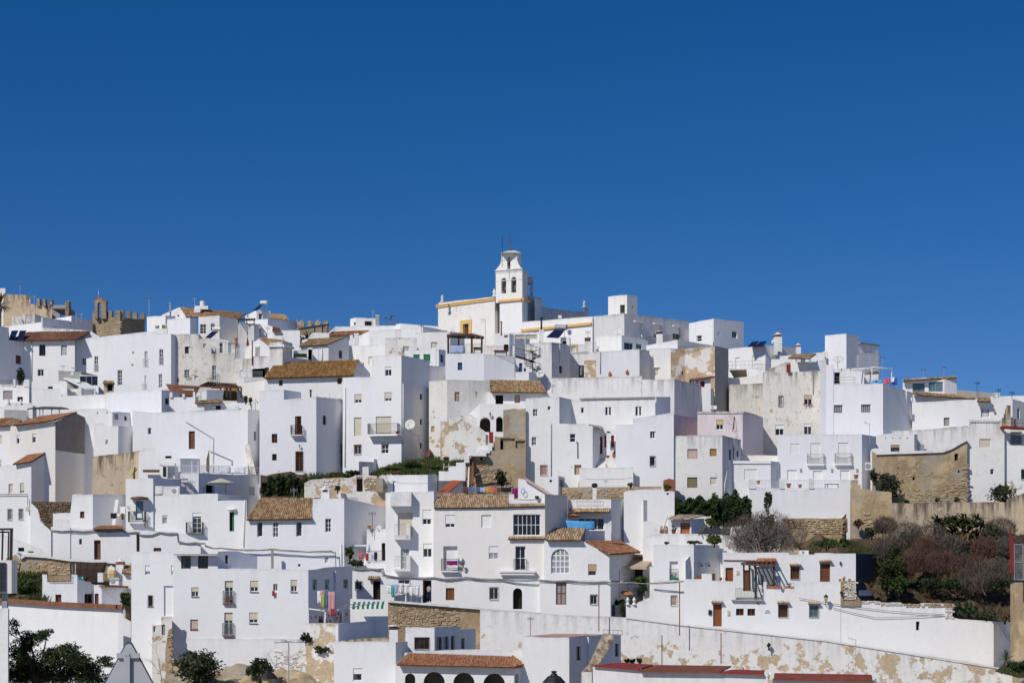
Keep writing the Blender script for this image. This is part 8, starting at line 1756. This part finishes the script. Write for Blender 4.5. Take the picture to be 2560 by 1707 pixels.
obj('back_wall',[P(1300,1720,188.5),P(1620,1720,188.5),P(1620,1440,188.5),P(1300,1440,188.5)],[(0,1,2,3)],'concrete',gt.root)
h=H('ramp_wall','white ramped garden wall right of the dark gate',182.8,[(1482,1555),(1570,1558),(1790,1455),(1812,1410),(1815,1268),(2240,1268),(2400,1290)],1760,'white',[('rs',2008,1446,2082,1565,{'col':'tn','bars':'giron'})],back=.6,cat='wall')
for x in(1502,1578):MB().lathe(P(x,1556,182.7),[(.22,0),(.1,.25),(.2,.5),(.03,.8)],8).done('finial','white',h.root)
# ================================================================ sheet W / X / Y: bottom row
o(800,1387)
h=H('rubble_wall','ochre rubble retaining wall under the street laundry',177.5,[(560,580),(800,548),(1300,590),(1600,615),(1890,632)],960,'rubble',back=1,cat='wall',par=0);stones(h,1,(805,575,1298,860,615,850),.34,.15,'stone',.92,300,.06);stones(h,2,(1302,620,1590,850,640,840),.42,.2,'stone',.7,90,.07);m=MB();m.bar(h.C[1]+Z*.05,h.C[4]+Z*.05,.8,.2);m.done('coping','soft',h.root)
h=H('curved_wall','grey shaded curved patio wall rising to the rubble wall',166,[(215,805,0),(655,770,('S',.62)),(795,560,('S',.62))],1010,'white2',back=.4,cat='wall',ext=.2,par=0)
aw=root('awning',P(560,640,168),'green and white striped folding awning over the small patio','awning');A,B=P(350,605,168),P(745,600,168)
for k in range(14):s0,s1=k/14,(k+1)/14;p,r2=A*(1-s0)+B*s0,A*(1-s1)+B*s1;e=Vector((0,1.6,.45));v=[p-Z*.25,r2-Z*.25,r2,p,p+e,r2+e];obj('stripe',v,[(0,1,2,3),(3,2,5,4)],'gn' if k%2 else 'wh',aw)
for a,b in(((0,650),(480,560)),((180,640),(660,560))):beam(aw,P(*a,167),P(*b,169),.06,None,'alu','arm')
h=H('patio_wall','white patio back wall with hanging clay pot under the striped awning',171,[(355,512),(590,520),(800,540)],810,'white',back=1,cat='wall')
h=H('plain_block','plain white block with one white roller window at the bottom centre',160,[(165,1012),(890,1024),(1030,1012,('S',.55))],1560,'white2',[('rh',388,1330,496,1475,{'f':.45,'col':'wh','c':1,'fr':'frame'})],back=6)
h=H('parapet','tan stained parapet strip behind the plain white block',164.5,[(250,1005),(815,960)],1030,'sand',back=.4,cat='wall',ext=.3)
ck=chimney('white chimney with broad smoke-black top at the bottom centre',815,822,915,1020,161.5,'dark','white')
h=H('back_house','white rear house with wooden barred window and three dark doors',165,[(915,1090),(1004,1090),(1006,850),(1346,846),(1650,838,('S',.6)),(1652,870,('S',.6)),(1830,862,('S',.6))],1170,'white',[('gl',1112,968,1284,1104,{'fr':'wood','c':3,'rw':1,'bars':'iron'}),('dk',1370,962,1440,1110,{'seg':3,'r':.2,'col':'glass'}),('dk',1450,956,1516,1104,{'seg':3,'r':.2,'col':'glass'}),('dk',1540,948,1586,1128,{'seg':3,'r':.2,'col':'wood'}),('dk',1650,975,1702,1100,{'seg':5,'r':.15,'col':'glass'})],back=1)
H('parapet','low white roof parapet in front of the rear house',161,[(900,1150),(1340,1125),(1820,1108),(2352,1115),(2600,1118)],1180,'white',back=.3,cat='wall',ext=.2)
h=H('arcade_house','white arcade with dark arches under a long orange tile roof',157,[(895,1290),(2282,1322),(2400,1318,('S',.7))],1560,'white',[('arch',998,1390,1120,1560,{'col':'room'}),('arch',1215,1372,1468,1560,{'col':'room','r':1.2}),('arch',1565,1380,1818,1560,{'col':'room','r':1.2}),('arch',1920,1390,2176,1560,{'col':'room','r':1.2}),('arch',2298,1385,2338,1560,{'seg':1,'r':.3,'col':'wood'})],par=0,back=4,ext=3)
roof(h.root,(905,1285,156.3),(2285,1316,156.3),(1035,1152,160.5),(2262,1192,160.5),68,7,'tile_red',True);roof(h.root,(2287,1318,156.2),(2408,1292,158.5),(2258,1178,160),(2268,1178,160.4),7,6,'tile_red')
o(1250,1387)
h=H('flat_roof_house','white house with pink flat roof and grey side with drainpipe',158,[(262,955),(814,966),(1212,930,('S',.5)),(1422,936,('S',.5))],1560,'white',[('dk',896,1072,954,1236,{'seg':1,'r':.2,'col':'glass'}),('dk',1352,1040,1400,1190,{'seg':2,'r':.2,'col':'glass'})],par=.06,back=5);wallpipe(h,1,[(1028,960),(1030,1310)],.08)
q=[h.C[0]+Vector((.15,.2,.012)),h.C[1]+Vector((-.1,.2,.012)),h.C[2]+Vector((-.1,.3,.03)),h.C[0]+Vector((3,9,.03))];obj('roof_screed',q,[(0,1,2,3)],'pinkfl',h.root)
st2=root('outdoor_stair',P(1130,1380,154),'tan concrete stair parapet descending between bottom houses','stair');V5=[P(1215,930,157),P(1335,940,157),P(1335,1010,156.6),P(1110,1375,153.5),P(960,1380,153.2),P(1050,1290,154)];V5+=[p+Vector((0,1.2,0))for p in V5];obj('parapet',V5,[(5,4,3,2,1,0),(6,7,8,9,10,11)]+[(i,(i+1)%6,(i+1)%6+6,i+6)for i in range(6)],'sand',st2);rail(st2,P(1215,925,157),P(1440,935,158),50*mpx(157),.5,'rust')
boxthing('pier','small white pier at the foot of the tan stair','pier',962,1375,1080,1540,153,.6,'cream')
h=H('red_roof_shed','white garage building with dull red sloping membrane roof',151,[(1092,1300),(1640,1345),(1655,1330),(1665,1362),(2400,1366)]+pts_(1700,1387,(470,1375),(1000,1390),(1010,1420)),1620,'soft',back=1,par=0,cat='garage',ext=3)
def redpan(name,pts4,mt='redroof'):q=[P(*p)for p in pts4];obj(name,q+[p-Z*.12 for p in q],[(0,1,2,3),(7,6,5,4),(0,4,5,1),(1,5,6,2),(2,6,7,3),(3,7,4,0)],mt,h.root)
redpan('roof',[(1092,1292,150.7),(1640,1336,150.7),(1800,1285,155),(1400,1258,155)]);redpan('roof',[(1640,1355,150.5),(2590,1366,150.5),(2720,1300,155),(1830,1288,155)],'redbr')
o(1700,1387);redpan('roof',[(470,1372,150.6),(990,1388,150.6),(995,1352,153),(615,1342,153)]);
h=H('red_roof_shed','second white garage building with long brown-red roof edge',150,[(1090,1450),(2270,1478),(2310,1440,('S',.9))],1620,'white',back=1,par=0,cat='garage',ext=3);redpan('roof',[(1105,1450,149.6),(2265,1474,149.6),(2262,1436,150.6),(1110,1412,150.6)],'redbr');redpan('roof',[(1105,1412,150.6),(2262,1434,150.6),(2250,1402,153.5),(1112,1384,153.5)])
dish('white dish between the two red-roofed garages',1038,1388,46,149.5,(-.2,-.9,.3))
# ================================================================ foreground
o(0,1387)
h=H('coping_wall','rough white foreground wall with terracotta coping at the lower left',148,[(-80,535,3),(700,590,1.4),(1390,622,0),(1450,628,0)],1700,'white',back=.5,cat='wall',ext=3,par=0);m=MB()
for a,b in zip(h.C,h.C[1:]):m.bar(a+Vector((0,.1,.1)),b+Vector((0,.1,.1)),.9,.36)
m.done('coping','coping',h.root,kind='stuff')
H('wall','low white wall with dark red ledge right of the coping wall',152,[(1385,690),(1540,780)],1500,'white',back=1,ext=3)
h=H('wall','narrow grey wall end at the extreme lower left',60,[(-80,640),(95,625),(108,640,.6)],1600,'white2',back=3,ext=2,par=0)
ac=root('air_conditioner',P(60,450,70),'large air conditioner unit with horizontal grille at the left edge','air conditioner');a,b=P(-90,450,70),P(128,60,70);MB().box(((a.x+b.x)/2,70.5,(a.z+b.z)/2),b.x-a.x,.8,b.z-a.z).done('case','tank',ac)
for k in range(23):MB().box(((P(-90,0,70).x+P(62,0,70).x)/2,70.05,P(0,92+k*15,70).z),P(62,0,70).x-P(-90,0,70).x,.06,.024).done('louvre','dwood' if k<0 else 'iron',ac)
MB().bar(P(60,455,70.5),P(60,1500,70.5)-Z*1.5,.2).done('support_post','giron',ac)
fr=root('steel_frame',P(100,60,70.5),'black steel frame standing on the large air conditioner','frame')
for x,w_,y0 in((25,.06,-290),(95,.05,-280),(128,.1,-310)):MB().bar(P(x,60,70.3),P(x+8,y0,70.3),w_).done('upright','iron',fr)
MB().bar(P(-90,-302,70.3),P(152,-306,70.3),.08).done('top_rail','iron',fr);MB().bar(P(-90,-268,70.4),P(110,-272,70.4),.06).done('inner_rail','iron',fr)
ft=root('leafy_tree',P(420,1900,62),'dark leafy foreground tree in front of the white coping wall','tree');bl=[]
for x,y,rx,ry in((250,1150,150,150),(330,1000,120,110),(480,950,90,70),(330,1330,260,170),(620,1200,170,130),(800,1120,150,90),(900,1230,160,100),(700,1400,330,170),(1000,1330,200,120),(1090,1450,160,120),(1230,1230,80,50),(150,800,50,60),(560,900,60,40),(200,1450,160,130),(1270,1290,50,40),(140,900,30,60)):bl.append((P(x,y,62+R.uniform(-1,1)),(rx*mpx(62),1.0,ry*mpx(62))))
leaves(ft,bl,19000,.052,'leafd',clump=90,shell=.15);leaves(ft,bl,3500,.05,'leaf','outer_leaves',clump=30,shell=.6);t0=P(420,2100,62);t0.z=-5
MB().tube([t0,P(430,1700,62),P(400,1400,62)],.2,8,.12).done('trunk','dbark',ft)
for x,y in((250,1000),(150,740),(560,900),(800,1080),(1000,1120),(1280,1230),(1100,1400),(200,1250),(330,880)):MB().tube([P(410,1500,62),P((410+x)/2+20,(1500+y)/2-20,62),P(x,y,62)],.06,5,.012).done('limb','dbark',ft)
# back of a triangular road sign
sn=root('road_sign',Vector((P(1520,1300,25).x,25,-4.6)),'back of a grey triangular road sign on its post','road sign');D=25.
tri=[(1470,1045),(1488,1022),(1515,1014),(1542,1022),(1560,1045),(2050,1960),(2060,2000),(2030,2025),(1000,2025),(975,2000),(985,1960)]
v=[P(x,y,D)for x,y in tri];N=len(v);c=sum(v,Vector())/N;v2=[p+(c-p)*.05+Vector((0,-.004,0))for p in v];vb=[p+Vector((0,.025,0))for p in v];vi=[p+(c-p)*.05+Vector((0,.012,0))for p in v]
obj('rim',v+v2+vb,[(i,(i+1)%N,(i+1)%N+N,i+N)for i in range(N)]+[(i,i+2*N,(i+1)%N+2*N,(i+1)%N)for i in range(N)],'slatew',sn);obj('panel',v2+vi,[tuple(range(N-1,-1,-1)),tuple(range(N,2*N))]+[(i,(i+1)%N,(i+1)%N+N,i+N)for i in range(N)],'steel',sn)
pa,pb2=P(1495,1150,24.96),P(1495,2000,24.96);MB().bar(pa,(pb2.x,pb2.y,-4.8),.085,.05).done('post','steel',sn);MB().bar(P(1375,1180,24.97),P(1640,1180,24.97),.05,.07).done('clamp','steel',sn)
for x in(1477,1522):MB().lathe(P(x,1178,24.93),[(.008,0),(.006,.012)],6,(Vector((1,0,0)),Z,Vector((0,-1,0)))).done('bolt','rust' if x>1500 else 'alu',sn)
o(400,1387)
for k,(sx,X,Y,sc,D)in enumerate(((400,1275,1335,1.,44),(1250,635,1360,1.25,40))):
 OX=sx;c=P(X,Y,D);mm=mpx(D)*sc*1.;rt=root('street_lantern',Vector((c.x,c.y,-5)),('black street lantern top at the bottom left of the centre','larger black street lantern top at the bottom centre')[k],'street lamp','black street lanterns in the foreground')
 MB().lathe(c,[(8*mm,-26*mm),(26*mm,-20*mm),(28*mm,-8*mm),(22*mm,0),(30*mm,-4*mm)][:1]+[],8)if False else None
 MB().lathe(c,[(112*mm,-112*mm),(108*mm,-104*mm),(60*mm,-52*mm),(34*mm,-42*mm),(30*mm,-26*mm),(14*mm,-22*mm),(27*mm,-14*mm),(26*mm,-2*mm),(10*mm,2*mm)],8).done('hood','iron',rt);MB().lathe(c-Z*112*mm,[(48*mm,-150*mm),(84*mm,-4*mm)],8).done('glass','lampgl',rt);MB().lathe(c-Z*262*mm,[(10*mm,-60*mm),(50*mm,0)],8).done('base','iron',rt);MB().tube([c-Z*300*mm,(c.x,c.y,-5.2)],.05,8).done('pole','iron',rt)
OX=400;D=92.;c=P(1513,1020,D);rt=root('street_lamp',Vector((c.x,c.y,-8)),'slim grey street lamp with two flat heads','street lamp');MB().tube([c,(c.x,c.y,-12)],.03,8,.045).done('pole','giron',rt);MB().bar(P(1470,1018,D),P(1560,1018,D),.08).done('arm','giron',rt)
for x0,x1,dx in((1342,1508,0),(1540,1690,0)):
 a,b=P(x0,1022,D),P(x1,1008,D);cc=(a+b)/2;w_=(b.x-a.x)/2;ax=(Vector((1,0,.05)),Vector((0,1,0)),Z);m=MB();m.lathe(cc-Z*.07,[(w_*.9,0),(w_,.05),(w_*.7,.15),(w_*.2,.18)],12,(Vector((1,0,.04)),Vector((0,.38,0)),Z));m.done('lamp_head','steel',rt)
# ================================================================ antennas, palm
o(0,680)
pt_=root('palm_tree',P(-20,560,270),'date palm crown at the far left skyline edge','palm');c=P(0,400,270);MB().tube([P(-5,640,270)-Z*2,c],.28,8,.22).done('trunk','bark',pt_);fronds(pt_,c,46,2.3,.11,'palm',.7,1.2,5,'frond');fronds(pt_,c-Z*.2,22,1.9,.09,'dry',1.3,.4,6,'dead_frond')
for lb,X,y0,y1,D,w_,st in(('antenna on the stained block at the top left',235,120,262,283,60,1),('small antenna beside the unfinished terrace',402,280,376,281,50,0),('antenna in the gap left of the castle tower',896,448,540,268,50,1),('second small antenna left of the castle tower',955,485,550,268,50,0),('antenna on a tall mast right of the castle tower',1753,285,520,243,60,1),('antenna low on the white terraces of the left',738,1095,1165,221,60,0),('antenna in front of the white upper terrace wall',648,635,700,257,40,1),('antenna with dish-like reflector on the grey block',870,1110,1175,221,60,1)):antenna(lb,X,y0,y1,D,w_,st)
dish('small dish on the grey concrete block',845,1200,26,218);flue('grey metal flue right of the mast antenna',2003,372,520,243,.12,'giron')
o(400,680);antenna('antenna cluster left of the white water tank',280,370,425,253,50,1);antenna('antenna with drum beside the white water tank',405,305,430,253.5,50,0);antenna('thin antenna in front of the white broad wall',1262,650,750,243,50,0);antenna('antenna on the tiled house wall above the ochre roof',1865,880,1020,235,50,0)
dish('dish on the terrace beneath the black canopy',1455,765,28,243);flue('rusty chimney stub on the weathered terrace',893,790,850,231,.14,'terra')
o(800,680);antenna('antenna beside the small rooftop box on the skyline',622,450,628,258.5,50,0);antenna('antenna in front of the church facade',1945,555,780,234,60,2);antenna('dark antenna on the white house left of the pergola',1190,620,800,244,60,0,'iron');antenna('thin antenna beside the green blinds',1368,830,1060,227,40,0)
o(1250,920);antenna('antenna hanging on the streaked white block by the tile roof',620,195,270,211,60,0,'giron');antenna('slanted antenna on the long streaked white block',1668,160,330,211,80,2,'giron');antenna('small antenna in front of the retaining wall hut',1245,1310,1430,195,50,1)
o(2060,820);antenna('antenna right of the narrow white house end',690,325,590,233,60,1);antenna('reddish antenna over the roof room eave',1168,470,600,236,60,1);antenna('reddish antenna over the roof room tiles',1410,440,590,238,60,1);antenna('dark T-shaped antenna on the grey parapet',1800,632,750,233,70,0,'iron');antenna('dark antenna above the round-mouthed chimney',2050,716,800,226,70,0,'iron');antenna('dark antenna on the far right roof',2210,748,830,227,70,0,'iron')
o(1250,1387);antenna('antenna in front of the peeling retaining wall left',360,725,920,170,70,1,'rust')
